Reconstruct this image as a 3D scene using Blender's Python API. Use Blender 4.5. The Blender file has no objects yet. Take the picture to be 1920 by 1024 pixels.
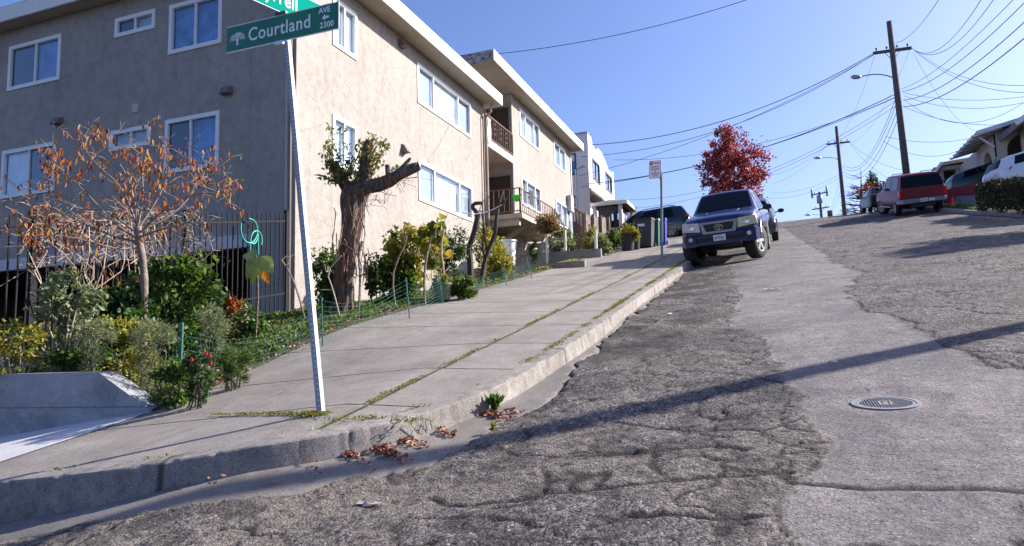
import bpy, bmesh, math, random
import numpy as np
from mathutils import Vector, Matrix
S = bpy.context.scene
R = math.radians
random.seed(7); rng = np.random.default_rng(7)

# ---------------------------------------------------------------- camera
YAW, PITCH, ROLL, F = 0.35753119, 0.11330267, -0.02806602, 1291.29
fw = Vector((-math.sin(YAW)*math.cos(PITCH), math.cos(YAW)*math.cos(PITCH), math.sin(PITCH)))
r0 = Vector((math.cos(YAW), math.sin(YAW), 0)); u0 = r0.cross(fw)
rt = math.cos(ROLL)*r0 + math.sin(ROLL)*u0
up = -math.sin(ROLL)*r0 + math.cos(ROLL)*u0
cam = bpy.data.cameras.new('camera'); cam.lens = F/1920*36; cam.sensor_width = 36
cam.clip_end = 2000; cam.clip_start = 0.05
co = bpy.data.objects.new('camera', cam); S.collection.objects.link(co)
co.matrix_world = Matrix(((rt.x, up.x, -fw.x, 0), (rt.y, up.y, -fw.y, 0), (rt.z, up.z, -fw.z, 0), (0, 0, 0, 1)))
S.camera = co

# ---------------------------------------------------------------- light
SUN_AZ = math.atan2(.795, .607); SUN_EL = R(30)
w = bpy.data.worlds.new('World'); S.world = w; w.use_nodes = True
nt = w.node_tree; bg = nt.nodes['Background']; sky = nt.nodes.new('ShaderNodeTexSky')
sky.sky_type = 'NISHITA'; sky.sun_disc = False; sky.sun_elevation = SUN_EL; sky.sun_rotation = SUN_AZ
sky.air_density = 1.0; sky.dust_density = 1.9; sky.ozone_density = 3.0; sky.altitude = 60
tn = nt.nodes.new('ShaderNodeMix'); tn.data_type = 'RGBA'; tn.blend_type = 'MULTIPLY'; tn.inputs[0].default_value = 1; tn.inputs[7].default_value = (1.03, 1.08, 1.42, 1)
nt.links.new(sky.outputs[0], tn.inputs[6]); nt.links.new(tn.outputs[2], bg.inputs[0]); bg.inputs[1].default_value = 0.07
sl = bpy.data.lights.new('sun', 'SUN'); sl.energy = 5.0; sl.angle = R(0.55); sl.color = (1, .93, .83)
so = bpy.data.objects.new('sun', sl); S.collection.objects.link(so)
sd = Vector((math.sin(SUN_AZ)*math.cos(SUN_EL), math.cos(SUN_AZ)*math.cos(SUN_EL), math.sin(SUN_EL)))
so.rotation_euler = sd.to_track_quat('Z', 'Y').to_euler()
S.view_settings.view_transform = 'Standard'; S.view_settings.look = 'None'
S.view_settings.exposure = 1.15; S.view_settings.gamma = 1
S.render.engine = 'CYCLES'

# ---------------------------------------------------------------- terrain functions
def ss(a, b, x):
    t = np.clip((np.asarray(x, float)-a)/(b-a), 0, 1); return t*t*(3-2*t)
PY = [-60, 0, 18, 28, 36, 46, 52, 60, 80, 120, 220, 400]
PZ = [-12.3, -1.2, 2.13, 4.03, 5.65, 7.75, 8.6, 9.1, 9.2, 8.2, 3, -12]
def prof(y):
    y = np.asarray(y, float); wd = np.clip((y-12)*.5, .01, 4)
    return sum(np.interp(y+k*wd/2, PY, PZ) for k in (-2, -1, 0, 1, 2))/5
def SW(x, y):
    x = np.asarray(x, float); y = np.asarray(y, float)
    z = prof(y) + np.where(x < -1.9, -.03*(np.maximum(x, -6)+1.9), .03*(np.minimum(x, 10)+1.9))
    return z + np.where(x < -3, .12*(np.maximum(x, -12)+3)*(1-ss(4.6, 8.5, y)), 0)
def RD(x, y): return SW(x, y) - .15 - .1*ss(-3, -5, x)
def yard(x, y):
    x = np.asarray(x, float); y = np.asarray(y, float)
    a = SW(-5.5, y) + .02
    b = np.where(y < 11.5, -.1+(y-5)*.16, .94 + np.maximum(0, y-11.5)*.14)
    b = np.where(y > 22, b + (y-22)*.05, b); b = np.minimum(b, SW(-5.5, y)+.05)
    return a + (b-a)*ss(-5.6, -7.2, x)*ss(4.9, 6.2, y)
def ray(px, py):
    return (rt*(px-960) - up*(py-512) + fw*F).normalized()
def at(px, py, dep):
    d = ray(px, py); return d*(dep/d.dot(fw))
def atx(px, py, X):
    d = ray(px, py); return d*(X/d.x)
def aty(px, py, Y):
    d = ray(px, py); return d*(Y/d.y)
_T = .5*1.002**np.arange(2640)
def Gp(px, py, f=None):
    f = f or SW; d = ray(px, py); h = _T*d.z - f(_T*d.x, _T*d.y); k = np.nonzero(h < 0)[0]
    return d*float(_T[k[0]]) if len(k) else d*45

# ---------------------------------------------------------------- noise
def vnoise(x, y, seed=0):
    xi = np.floor(x).astype(np.int64); yi = np.floor(y).astype(np.int64); fx = x-xi; fy = y-yi
    def h(a, b):
        n = (a*374761393 + b*668265263 + seed*2147483647) & 0xffffffff
        n = ((n ^ (n >> 13))*1274126177) & 0xffffffff
        n = n ^ (n >> 16); return (n & 0xffff)/65535.
    u = fx*fx*(3-2*fx); v = fy*fy*(3-2*fy)
    return (h(xi, yi)*(1-u)+h(xi+1, yi)*u)*(1-v) + (h(xi, yi+1)*(1-u)+h(xi+1, yi+1)*u)*v
def fbm(x, y, seed=0, o=4, g=.5):
    s = 0; a = 1; t = 0
    for i in range(o):
        s = s + a*vnoise(x*2**i+17.3*i, y*2**i-9.1*i, seed+i); t += a; a *= g
    return s/t
def worley(x, y, seed=0):
    xi = np.floor(x).astype(np.int64); yi = np.floor(y).astype(np.int64)
    f1 = np.full(x.shape, 9.); f2 = np.full(x.shape, 9.)
    for i in (-1, 0, 1):
        for j in (-1, 0, 1):
            a = xi+i; b = yi+j
            n = (a*374761393 + b*668265263 + seed*977) & 0xffffffff
            n = ((n ^ (n >> 13))*1274126177) & 0xffffffff; n ^= n >> 16
            px = a + (n & 255)/255.; py = b + ((n >> 8) & 255)/255.
            d = np.hypot(px-x, py-y)
            f2 = np.where(d < f1, f1, np.minimum(f2, d)); f1 = np.minimum(f1, d)
    return f1, f2

# ---------------------------------------------------------------- object helpers
def tag(o, label=None, cat=None, group=None, kind=None):
    if label: o['label'] = label
    if cat: o['category'] = cat
    if group: o['group'] = group
    if kind: o['kind'] = kind
    return o
def thing(name, label, cat, loc=(0, 0, 0), group=None, mw=None):
    o = bpy.data.objects.new(name, None); S.collection.objects.link(o)
    if mw is not None: o.matrix_world = mw
    else: o.location = loc
    o.empty_display_size = .1
    return tag(o, label, cat, group)
def mk(name, verts, faces, m, parent=None, smooth=False, rel=True):
    """rel: verts are world coordinates, moved to be relative to an unrotated parent Empty"""
    if parent is not None and rel:
        L = parent.location; 
        if parent.parent: L = L + parent.parent.location
        verts = [(v[0]-L[0], v[1]-L[1], v[2]-L[2]) for v in verts]
    me = bpy.data.meshes.new(name); me.from_pydata([tuple(v) for v in verts], [], faces)
    if smooth: me.polygons.foreach_set('use_smooth', [True]*len(me.polygons))
    if m: me.materials.append(m)
    me.update()
    o = bpy.data.objects.new(name, me); S.collection.objects.link(o)
    if parent is not None: o.parent = parent
    return o
class MB:
    def __init__(s): s.v = []; s.f = []
    def add(s, vs, fs):
        n = len(s.v); s.v += [Vector(v) for v in vs]; s.f += [[n+i for i in f] for f in fs]; return s
    def obox(s, c, ax, ay, az):
        c = Vector(c); ax = Vector(ax); ay = Vector(ay); az = Vector(az)
        vs = [c+i*ax+j*ay+k*az for i in (-1, 1) for j in (-1, 1) for k in (-1, 1)]
        return s.add(vs, [(0, 1, 3, 2), (4, 6, 7, 5), (0, 4, 5, 1), (2, 3, 7, 6), (0, 2, 6, 4), (1, 5, 7, 3)])
    def box(s, x0, x1, y0, y1, z0, z1):
        return s.obox(((x0+x1)/2, (y0+y1)/2, (z0+z1)/2), (abs(x1-x0)/2, 0, 0), (0, abs(y1-y0)/2, 0), (0, 0, abs(z1-z0)/2))
    def bar(s, a, b, w, h=None, ref=(0, 0, 1)):
        a = Vector(a); b = Vector(b); h = h or w; d = (b-a); L = d.length; d.normalize()
        x = d.cross(Vector(ref))
        if x.length < 1e-3: x = d.cross(Vector((0, 1, 0)))
        x.normalize(); z = x.cross(d)
        return s.obox((a+b)/2, d*L/2, x*w/2, z*h/2)
    def tube(s, pts, r, n=6, cap=True, jit=0):
        pts = [Vector(p) for p in pts]; m = len(pts)
        rr = r if isinstance(r, (list, tuple)) else [r]*m
        t0 = (pts[1]-pts[0]).normalized(); x = t0.cross(Vector((0, 0, 1)))
        if x.length < .05: x = Vector((1, 0, 0))
        x.normalize(); base = len(s.v)
        for i, p in enumerate(pts):
            t = (pts[min(i+1, m-1)]-pts[max(i-1, 0)])
            if t.length < 1e-9: t = t0
            t.normalize(); x = (x - t*x.dot(t)); x.normalize(); y = t.cross(x)
            for k in range(n):
                a = 2*math.pi*k/n; q = rr[i]*(1+(random.uniform(-jit, jit) if jit else 0))
                s.v.append(p + x*math.cos(a)*q + y*math.sin(a)*q)
        for i in range(m-1):
            for k in range(n):
                a = base+i*n+k; b = base+i*n+(k+1) % n
                s.f.append([a, b, b+n, a+n])
        if cap:
            s.f.append([base+k for k in range(n)][::-1]); s.f.append([base+(m-1)*n+k for k in range(n)])
        return s
    def lathe(s, prof_, c=(0, 0, 0), ax='z', n=20):
        base = len(s.v); c = Vector(c)
        for r_, h in prof_:
            for k in range(n):
                a = 2*math.pi*k/n; ca = r_*math.cos(a); sa = r_*math.sin(a)
                s.v.append(c+Vector({'z': (ca, sa, h), 'y': (ca, h, sa), 'x': (h, ca, sa)}[ax]))
        for i in range(len(prof_)-1):
            for k in range(n):
                a = base+i*n+k; b = base+i*n+(k+1) % n
                s.f.append([a, b, b+n, a+n])
        return s
    def prism(s, poly, off):
        """poly: list of 3D points (planar), extruded by off"""
        n = len(poly); off = Vector(off); a = [Vector(p) for p in poly]
        return s.add(a+[p+off for p in a], [list(range(n))[::-1], list(range(n, 2*n))]+[[i, (i+1) % n, n+(i+1) % n, n+i] for i in range(n)])
    def build(s, name, m, parent=None, smooth=False, rel=True):
        return mk(name, s.v, s.f, m, parent, smooth, rel)
def shade_auto(o, ang=40):
    me = o.data; me.polygons.foreach_set('use_smooth', [True]*len(me.polygons))
    bm = bmesh.new(); bm.from_mesh(me); bmesh.ops.recalc_face_normals(bm, faces=bm.faces)
    for e in bm.edges:
        if len(e.link_faces) == 2 and e.calc_face_angle(0) > R(ang): e.smooth = False
    bm.to_mesh(me); bm.free()

# ---------------------------------------------------------------- materials
def newmat(name):
    m = bpy.data.materials.new(name); m.use_nodes = True
    return m, m.node_tree, m.node_tree.nodes['Principled BSDF']
def N(nt, typ, **kw):
    n = nt.nodes.new(typ)
    for k, v in kw.items():
        if k.startswith('i_'): n.inputs[k[2:].replace('_', ' ')].default_value = v
        else: setattr(n, k, v)
    return n
def ramp(nt, fac, stops):
    r = nt.nodes.new('ShaderNodeValToRGB'); e = r.color_ramp.elements
    while len(e) < len(stops): e.new(.5)
    for i, (p, c) in enumerate(stops): e[i].position = p; e[i].color = (*c, 1) if len(c) == 3 else c
    if fac is not None: nt.links.new(fac, r.inputs[0])
    return r
def mixc(nt, fac, a, b, typ='MIX'):
    m = nt.nodes.new('ShaderNodeMix'); m.data_type = 'RGBA'; m.blend_type = typ
    for s, v in ((0, fac), (6, a), (7, b)):
        if hasattr(v, 'is_linked') or hasattr(v, 'links'): nt.links.new(v, m.inputs[s])
        elif isinstance(v, (int, float)): m.inputs[s].default_value = v
        else: m.inputs[s].default_value = (*v, 1)
    return m.outputs[2]
def math_(nt, op, a, b=None, c=None):
    m = nt.nodes.new('ShaderNodeMath'); m.operation = op
    for i, v in enumerate((a, b, c)):
        if v is None: continue
        if isinstance(v, (int, float)): m.inputs[i].default_value = v
        else: nt.links.new(v, m.inputs[i])
    return m.outputs[0]
def noise(nt, vec, scale, detail=4, rough=.55):
    n = N(nt, 'ShaderNodeTexNoise', i_Scale=scale, i_Detail=detail, i_Roughness=rough)
    nt.links.new(vec, n.inputs['Vector']); return n.outputs['Fac']
def coord(nt, world=True):
    if world: return N(nt, 'ShaderNodeNewGeometry').outputs['Position']
    return N(nt, 'ShaderNodeTexCoord').outputs['Object']
def bump(nt, b, h, dist=.01, st=1.):
    n = N(nt, 'ShaderNodeBump', i_Distance=dist, i_Strength=st); nt.links.new(h, n.inputs['Height'])
    nt.links.new(n.outputs[0], b.inputs['Normal']); return n
_mc = {}
def mat(name, col, rough=.6, metal=0., var=.12, vs=3., bs=0., bscale=40., spec=.5, world=True, coat=0):
    if name in _mc: return _mc[name]
    m, nt, b = newmat(name); c = coord(nt, world)
    if var > 0:
        f = noise(nt, c, vs, 5)
        lo = tuple(x*(1-var) for x in col); hi = tuple(min(1, x*(1+var)) for x in col)
        r = ramp(nt, f, [(.3, lo), (.7, hi)]); nt.links.new(r.outputs[0], b.inputs['Base Color'])
    else: b.inputs['Base Color'].default_value = (*col, 1)
    b.inputs['Roughness'].default_value = rough; b.inputs['Metallic'].default_value = metal
    b.inputs['Specular IOR Level'].default_value = spec
    if coat: b.inputs['Coat Weight'].default_value = coat; b.inputs['Coat Roughness'].default_value = .05
    if bs > 0: bump(nt, b, noise(nt, c, bscale, 4), bs)
    _mc[name] = m; return m
def leafmat(name, cols, trans=.35, rough=.5):
    if name in _mc: return _mc[name]
    m, nt, b = newmat(name); g = N(nt, 'ShaderNodeNewGeometry')
    r = ramp(nt, g.outputs['Random Per Island'], [(i/(len(cols)-1), c) for i, c in enumerate(cols)])
    nt.links.new(r.outputs[0], b.inputs['Base Color']); b.inputs['Roughness'].default_value = rough
    b.inputs['Specular IOR Level'].default_value = .35
    t = N(nt, 'ShaderNodeBsdfTranslucent'); mx = N(nt, 'ShaderNodeMixShader'); mx.inputs[0].default_value = trans
    br = mixc(nt, 1., r.outputs[0], (1.5, 1.4, .7), 'MULTIPLY'); nt.links.new(br, t.inputs[0])
    nt.links.new(b.outputs[0], mx.inputs[1]); nt.links.new(t.outputs[0], mx.inputs[2])
    nt.links.new(mx.outputs[0], nt.nodes['Material Output'].inputs[0])
    _mc[name] = m; return m

# ================================================================ GROUND
KERB = [(-30, 3.0), (-14, 3.0), (-8, 3.04), (-6, 3.07), (-4.72, 3.1), (-4.02, 3.13), (-3.51, 3.23), (-3.05, 3.4), (-2.72, 3.64),
        (-2.42, 3.95), (-2.22, 4.3), (-2.04, 4.86), (-1.94, 5.6), (-1.9, 6.5), (-1.9, 8), (-1.9, 12), (-1.9, 18), (-1.9, 30), (-1.9, 95)]
def smooth_poly(P, it=3):
    P = [np.array(p, float) for p in P]
    for _ in range(it):
        Q = [P[0]]
        for a, b in zip(P[:-1], P[1:]): Q += [a*.75+b*.25, a*.25+b*.75]
        Q.append(P[-1]); P = Q
    return np.array(P)
KC = smooth_poly(KERB, 3)
def resample(P, step):
    d = np.r_[0, np.cumsum(np.hypot(*np.diff(P, axis=0).T))]
    s = [0]
    while s[-1] < d[-1]:
        i = np.interp(s[-1], d, P[:, 0]), np.interp(s[-1], d, P[:, 1]); s.append(s[-1]+step(i))
    s = np.array(s[:-1]); return np.c_[np.interp(s, d, P[:, 0]), np.interp(s, d, P[:, 1])], s
def kdist(x, y):
    """signed distance to the kerb line, positive on the road side"""
    best = np.full(x.shape, 1e9); sg = np.ones(x.shape)
    P = KC[::2]
    for a, b in zip(P[:-1], P[1:]):
        d = b-a; L = (d**2).sum()
        t = np.clip(((x-a[0])*d[0]+(y-a[1])*d[1])/L, 0, 1)
        qx = x-(a[0]+t*d[0]); qy = y-(a[1]+t*d[1]); dd = np.hypot(qx, qy)
        cr = d[0]*qy-d[1]*qx
        m = dd < best; best = np.where(m, dd, best); sg = np.where(m, np.where(cr < 0, 1., -1.), sg)
    return best*sg
def polydist(x, y, P, closed=True):
    P = np.array(P, float); best = np.full(x.shape, 1e9); ins = np.zeros(x.shape, bool); n = len(P)
    for i in range(n if closed else n-1):
        a = P[i]; b = P[(i+1) % n]; d = b-a; L = (d**2).sum()+1e-9
        t = np.clip(((x-a[0])*d[0]+(y-a[1])*d[1])/L, 0, 1)
        best = np.minimum(best, np.hypot(x-a[0]-t*d[0], y-a[1]-t*d[1]))
        if closed:
            c = ((a[1] > y) != (b[1] > y)) & (x < (b[0]-a[0])*(y-a[1])/(b[1]-a[1]+1e-12)+a[0]); ins ^= c
    return np.where(ins, best, -best) if closed else best

def grid_mesh(name, X, Y, Z, m, keep=None, attrs=None, smooth=True):
    ny, nx = X.shape; me = bpy.data.meshes.new(name)
    idx = np.arange(nx*ny).reshape(ny, nx)
    q = np.stack([idx[:-1, :-1], idx[:-1, 1:], idx[1:, 1:], idx[1:, :-1]], -1).reshape(-1, 4)
    if keep is not None:
        k = keep.ravel(); q = q[k[q].any(1)]
    me.vertices.add(nx*ny); me.vertices.foreach_set('co', np.stack([X, Y, Z], -1).astype(np.float32).ravel())
    me.loops.add(len(q)*4); me.loops.foreach_set('vertex_index', q.ravel().astype(np.int32))
    me.polygons.add(len(q)); me.polygons.foreach_set('loop_start', np.arange(0, len(q)*4, 4, dtype=np.int32))
    me.polygons.foreach_set('loop_total', np.full(len(q), 4, np.int32))
    me.update(calc_edges=True); me.validate()
    me.polygons.foreach_set('use_smooth', [smooth]*len(me.polygons))
    for k_, v in (attrs or {}).items():
        a = me.attributes.new(k_, 'FLOAT', 'POINT'); a.data.foreach_set('value', v.astype(np.float32).ravel())
    me.materials.append(m); o = bpy.data.objects.new(name, me); S.collection.objects.link(o); return o

# --- road material
m_road, nt, b = newmat('old_asphalt'); c = coord(nt)
A = lambda n: N(nt, 'ShaderNodeAttribute', attribute_name=n).outputs['Fac']
patch, dirt, crack = A('patch'), A('dirt'), A('crack')
vo = N(nt, 'ShaderNodeTexVoronoi', i_Scale=66.); nt.links.new(c, vo.inputs['Vector'])
vcol = ramp(nt, vo.outputs['Color'], [(.0, (.018, .017, .019)), (.25, (.08, .074, .075)), (.55, (.20, .184, .182)), (.82, (.32, .295, .29)), (1, (.54, .50, .48))])
vo2 = N(nt, 'ShaderNodeTexVoronoi', i_Scale=120.); nt.links.new(c, vo2.inputs['Vector'])
pcol = ramp(nt, vo2.outputs['Color'], [(0, (.075, .07, .074)), (.35, (.195, .182, .185)), (.75, (.255, .238, .24)), (1, (.45, .42, .41))])
n1 = noise(nt, c, 1.1, 6); n2 = noise(nt, c, 9, 5, .6)
base = mixc(nt, patch, vcol.outputs[0], pcol.outputs[0])
big = ramp(nt, n1, [(.3, (.66, .65, .67)), (.72, (1.25, 1.2, 1.15))])
base = mixc(nt, 1., base, big.outputs[0], 'MULTIPLY')
med = ramp(nt, n2, [(.3, (.72, .71, .73)), (.7, (1.18, 1.17, 1.15))])
base = mixc(nt, 1., base, med.outputs[0], 'MULTIPLY')
dn = math_(nt, 'MULTIPLY', dirt, ramp(nt, noise(nt, c, 14, 6, .65), [(.3, (.25,)*3), (.62, (1,)*3)]).outputs[0])
base = mixc(nt, math_(nt, 'MINIMUM', dn, .85), base, (.24, .205, .175))
pit = ramp(nt, noise(nt, c, 22, 6, .72), [(.36, (.22, .21, .22)), (.5, (1,)*3)])
base = mixc(nt, math_(nt, 'MULTIPLY', math_(nt, 'SUBTRACT', 1., patch), .9), base, mixc(nt, 1., base, pit.outputs[0], 'MULTIPLY'))
pit2 = ramp(nt, noise(nt, c, 30, 5, .75), [(.34, (.35, .34, .35)), (.44, (1,)*3)])
base = mixc(nt, 1., base, pit2.outputs[0], 'MULTIPLY')
base = mixc(nt, math_(nt, 'MINIMUM', math_(nt, 'MULTIPLY', crack, 1.15), .93), base, (.03, .027, .026))
nt.links.new(base, b.inputs['Base Color']); b.inputs['Roughness'].default_value = .88; b.inputs['Specular IOR Level'].default_value = .3
hv = math_(nt, 'MULTIPLY', vo.outputs['Distance'], math_(nt, 'SUBTRACT', 1.15, patch))
h2 = math_(nt, 'ADD', math_(nt, 'MULTIPLY', hv, -.45), math_(nt, 'MULTIPLY', noise(nt, c, 210, 3), .3))
h2 = math_(nt, 'ADD', h2, math_(nt, 'MULTIPLY', noise(nt, c, 34, 5, .7), math_(nt, 'SUBTRACT', 1.5, patch)))
h2 = math_(nt, 'ADD', h2, math_(nt, 'MULTIPLY', noise(nt, c, 11, 4, .7), math_(nt, 'MULTIPLY', math_(nt, 'SUBTRACT', 1.05, patch), 1.3)))
bump(nt, b, h2, .022, 1.)

# --- concrete material (sidewalk) with tooled joints, moss and stains
def concrete(name, base_c, joints=False, ysp=1.22, dark=1.):
    m, nt, b = newmat(name); c = coord(nt)
    f = noise(nt, c, 1.3, 7, .62); f2 = noise(nt, c, 95, 3, .7); f3 = noise(nt, c, 7, 5, .6)
    bc = ramp(nt, f, [(.28, tuple(x*.72 for x in base_c)), (.72, tuple(x*1.15 for x in base_c))]).outputs[0]
    bc = mixc(nt, 1., bc, ramp(nt, f2, [(.33, (.56,)*3), (.5, (1.,)*3), (.68, (1.35,)*3)]).outputs[0], 'MULTIPLY')
    bc = mixc(nt, 1., bc, ramp(nt, f3, [(.3, (.84, .84, .85)), (.6, (1.04, 1.03, 1.02))]).outputs[0], 'MULTIPLY')
    h = math_(nt, 'MULTIPLY', f2, .5)
    # wandering stains
    st = ramp(nt, noise(nt, c, 2.7, 8, .7), [(.6, (0, 0, 0)), (.68, (.3,)*3)]).outputs[0]
    bc = mixc(nt, st, bc, tuple(x*.45 for x in base_c))
    if joints:
        se = N(nt, 'ShaderNodeSeparateXYZ'); nt.links.new(c, se.inputs[0])
        wob = math_(nt, 'MULTIPLY', math_(nt, 'SUBTRACT', noise(nt, c, 4, 4), .5), .05)
        def line(v, off, w_, sp=None):
            v = math_(nt, 'ADD', v, wob)
            if sp: v = math_(nt, 'SUBTRACT', math_(nt, 'PINGPONG', math_(nt, 'ADD', v, -off), sp/2), 0.)
            else: v = math_(nt, 'ABSOLUTE', math_(nt, 'SUBTRACT', v, off))
            return ramp(nt, math_(nt, 'DIVIDE', v, w_), [(.35, (1,)*3), (1., (0,)*3)]).outputs[0]
        jl = line(se.outputs[0], -2.82, .028); jc = line(se.outputs[1], .75, .02, ysp)
        jm = line(se.outputs[0], -4.2, .012)
        jb = math_(nt, 'MAXIMUM', jl, math_(nt, 'MAXIMUM', jc, math_(nt, 'MULTIPLY', jm, .35)))
        bc = mixc(nt, math_(nt, 'MULTIPLY', jb, .8), bc, (.05, .05, .04))
        moss = math_(nt, 'MULTIPLY', line(se.outputs[0], -2.82, .06), ramp(nt, noise(nt, c, 9, 4), [(.42, (0,)*3), (.55, (1,)*3)]).outputs[0])
        bc = mixc(nt, math_(nt, 'MULTIPLY', moss, .8), bc, (.10, .125, .03))
        h = math_(nt, 'SUBTRACT', h, math_(nt, 'MULTIPLY', jb, 2.5))
    nt.links.new(bc, b.inputs['Base Color']); b.inputs['Roughness'].default_value = .85; b.inputs['Specular IOR Level'].default_value = .3
    bump(nt, b, math_(nt, 'ADD', h, math_(nt, 'MULTIPLY', f3, .6)), .006, .8)
    _mc[name] = m; return m
m_side = concrete('sidewalk_concrete', (.28, .252, .226), True)
m_kerb = concrete('kerb_concrete', (.285, .26, .24))
nt = m_kerb.node_tree; b = nt.nodes['Principled BSDF']; src = b.inputs['Base Color'].links[0].from_socket; c = coord(nt)
mp = N(nt, 'ShaderNodeMapping'); mp.inputs['Scale'].default_value = (6, 6, 5); nt.links.new(c, mp.inputs[0])
bc = mixc(nt, 1., src, ramp(nt, noise(nt, mp.outputs[0], 1.6, 7, .68), [(.33, (.62, .61, .60)), (.5, (.95, .95, .95)), (.7, (1.1, 1.09, 1.07))]).outputs[0], 'MULTIPLY')
bc = mixc(nt, math_(nt, 'MULTIPLY', N(nt, 'ShaderNodeAttribute', attribute_name='joint').outputs['Fac'], .92), bc, (.025, .022, .02)); nt.links.new(bc, b.inputs['Base Color'])
m_gutter = concrete('gutter_concrete', (.215, .195, .18))
m_wallc = concrete('retaining_concrete', (.27, .28, .30))
nt = m_wallc.node_tree; b = nt.nodes['Principled BSDF']; src = b.inputs['Base Color'].links[0].from_socket; c = coord(nt)
mp = N(nt, 'ShaderNodeMapping'); mp.inputs['Scale'].default_value = (1.4, 1.4, 1.6); nt.links.new(c, mp.inputs[0]); f_ = noise(nt, mp.outputs[0], 1.5, 5, .5)
se = N(nt, 'ShaderNodeSeparateXYZ'); nt.links.new(c, se.inputs[0])
src = mixc(nt, ramp(nt, f_, [(.45, (0,)*3), (.55, (.35,)*3)]).outputs[0], src, (.46, .47, .49)); src = mixc(nt, ramp(nt, noise(nt, c, 2.1, 6, .6), [(.5, (0,)*3), (.6, (.4,)*3)]).outputs[0], src, (.19, .205, .24))
wl_ = ramp(nt, math_(nt, 'DIVIDE', math_(nt, 'ABSOLUTE', math_(nt, 'ADD', se.outputs[2], .42)), .01), [(.4, (1,)*3), (1, (0,)*3)]).outputs[0]
nt.links.new(mixc(nt, math_(nt, 'MULTIPLY', wl_, .6), src, (.09, .085, .08)), b.inputs['Base Color'])

# --- road: one adaptive grid reaching over the crest
ys = [1.6]
while ys[-1] < 130: ys.append(ys[-1] + max(.014, .005*(ys[-1]-1.2)*max(1, ys[-1]/16)))
ys = np.array([-40, -15, -5, 0, 1.0]+ys)
xs = [0.]; 
while xs[-1] < 60: xs.append(xs[-1] + max(.015, .02*(1 if xs[-1] < 5.5 else (xs[-1]-4.5)**2)))
xl = [0.]
while xl[-1] > -60: xl.append(xl[-1] - max(.015, .019*(1 if xl[-1] > -5.5 else (-xl[-1]-4.5)**2)))
xs = np.array(sorted(set(xl[1:]+xs)))
X, Y = np.meshgrid(xs, ys)
Z = RD(X, Y); kd = kdist(X, Y)
def uv(pts): return [(lambda p: (p.x, p.y))(Gp(a, b_, RD)) for a, b_ in pts]
PATCH = uv([(1440, 427), (1425, 470), (1370, 500), (1385, 560), (1362, 612), (1440, 650), (1440, 680), (1470, 712), (1488, 745), (1490, 790), (1530, 830),
            (1540, 880), (1490, 925), (1480, 1000), (1500, 1060), (1980, 1070), (2000, 700), (1850, 700), (1800, 665), (1750, 640), (1690, 605), (1640, 590),
            (1590, 555), (1600, 530), (1625, 515), (1570, 495), (1530, 465), (1490, 440), (1470, 427)])
wx = (fbm(X*3, Y*3, 5)-.5)*.3; wy = (fbm(X*3, Y*3, 9)-.5)*.3
pd = polydist(X+wx, Y+wy, PATCH)
pm = ss(-.03, .06, pd + (fbm(X*14, Y*14, 12, 3)-.5)*.07); far = 1-ss(9, 22, Y); 
# gutter pan / broken asphalt edge
edge = .02 + (.10+.16*ss(8.5, 5.5, Y))*fbm(X*1.1, Y*1.1, 21)+.15*ss(7.5, 5, Y) + .22*(fbm(X*4, Y*4, 22)-.5) + .12*ss(5.2, 3.2, Y)
pan = 1-ss(0, .03, kd-edge)
wearz = (1-ss(.9, 2.3, kd + (fbm(X*.9, Y*.9, 31)-.5)*1.4)) * (1-pan)
lump = (fbm(X*2.1, Y*2.1, 41, 4)-.5); rid = 1-np.abs(fbm(X*2.6, Y*2.6, 43, 5)*2-1)
rough_l = ss(.3, -1.2, X)*(1-ss(9, 14, Y))
H = (fbm(X*.5, Y*.5, 3)-.5)*.05
H += (1-pan)*(1-pm)*(.012 + lump*(.012+.028*rough_l*far) + (rid-.8)*.018*rough_l)
H += wearz*(-.03*fbm(X*1.5, Y*1.5, 33))
H += (1-pan)*.022*far
H += pm*.008
pt = ss(.47, .36, fbm(X*5.5, Y*5.5, 151, 4, .6)); H -= pt*(1-pm)*(1-pan)*.006*(.4+.6*rough_l)*far
bl = ss(.5, .72, fbm(X*3.1+4, Y*3.1, 155, 4)); H += bl*(1-pm)*(1-pan)*.008*rough_l*far
# scattered dents and crumbled holes on the left
hn = fbm(X*1.7+5, Y*1.7, 57, 4); hole = ss(.62, .7, hn)*(1-pm)*(1-pan)*(rough_l*.8+.12)
H -= hole*.012
f1, f2 = worley(X*2.6+wx*3, Y*2.6+wy*3, 3)
cr = (1-ss(.0, .075, f2-f1))*(1-pm)*(1-pan)*ss(.44, .56, fbm(X*.7, Y*.7, 61))*.9
def wander(seed, sc, wdt, thr):
    n = fbm(X*sc, Y*sc, seed, 5); return (1-ss(0, wdt, np.abs(n-.5)))*ss(thr, thr+.05, fbm(X*.6+9, Y*.6, seed+5))
cr = np.maximum(cr, wander(71, .55, .010, .38)*(1-pan)*(1-.85*pm)); cr = np.maximum(cr, wander(171, .9, .010, .40)*(1-pan)*(1-pm)*ss(.8, -.2, X)); cr = np.maximum(cr, wander(77, .8, .011, .45)*(1-pan)*(1-pm))
pe = (1-ss(0, .022, np.abs(pd-.0)))*far*ss(.25, .45, fbm(X*2, Y*2, 83)); cr = np.maximum(cr, pe*.9)
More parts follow.
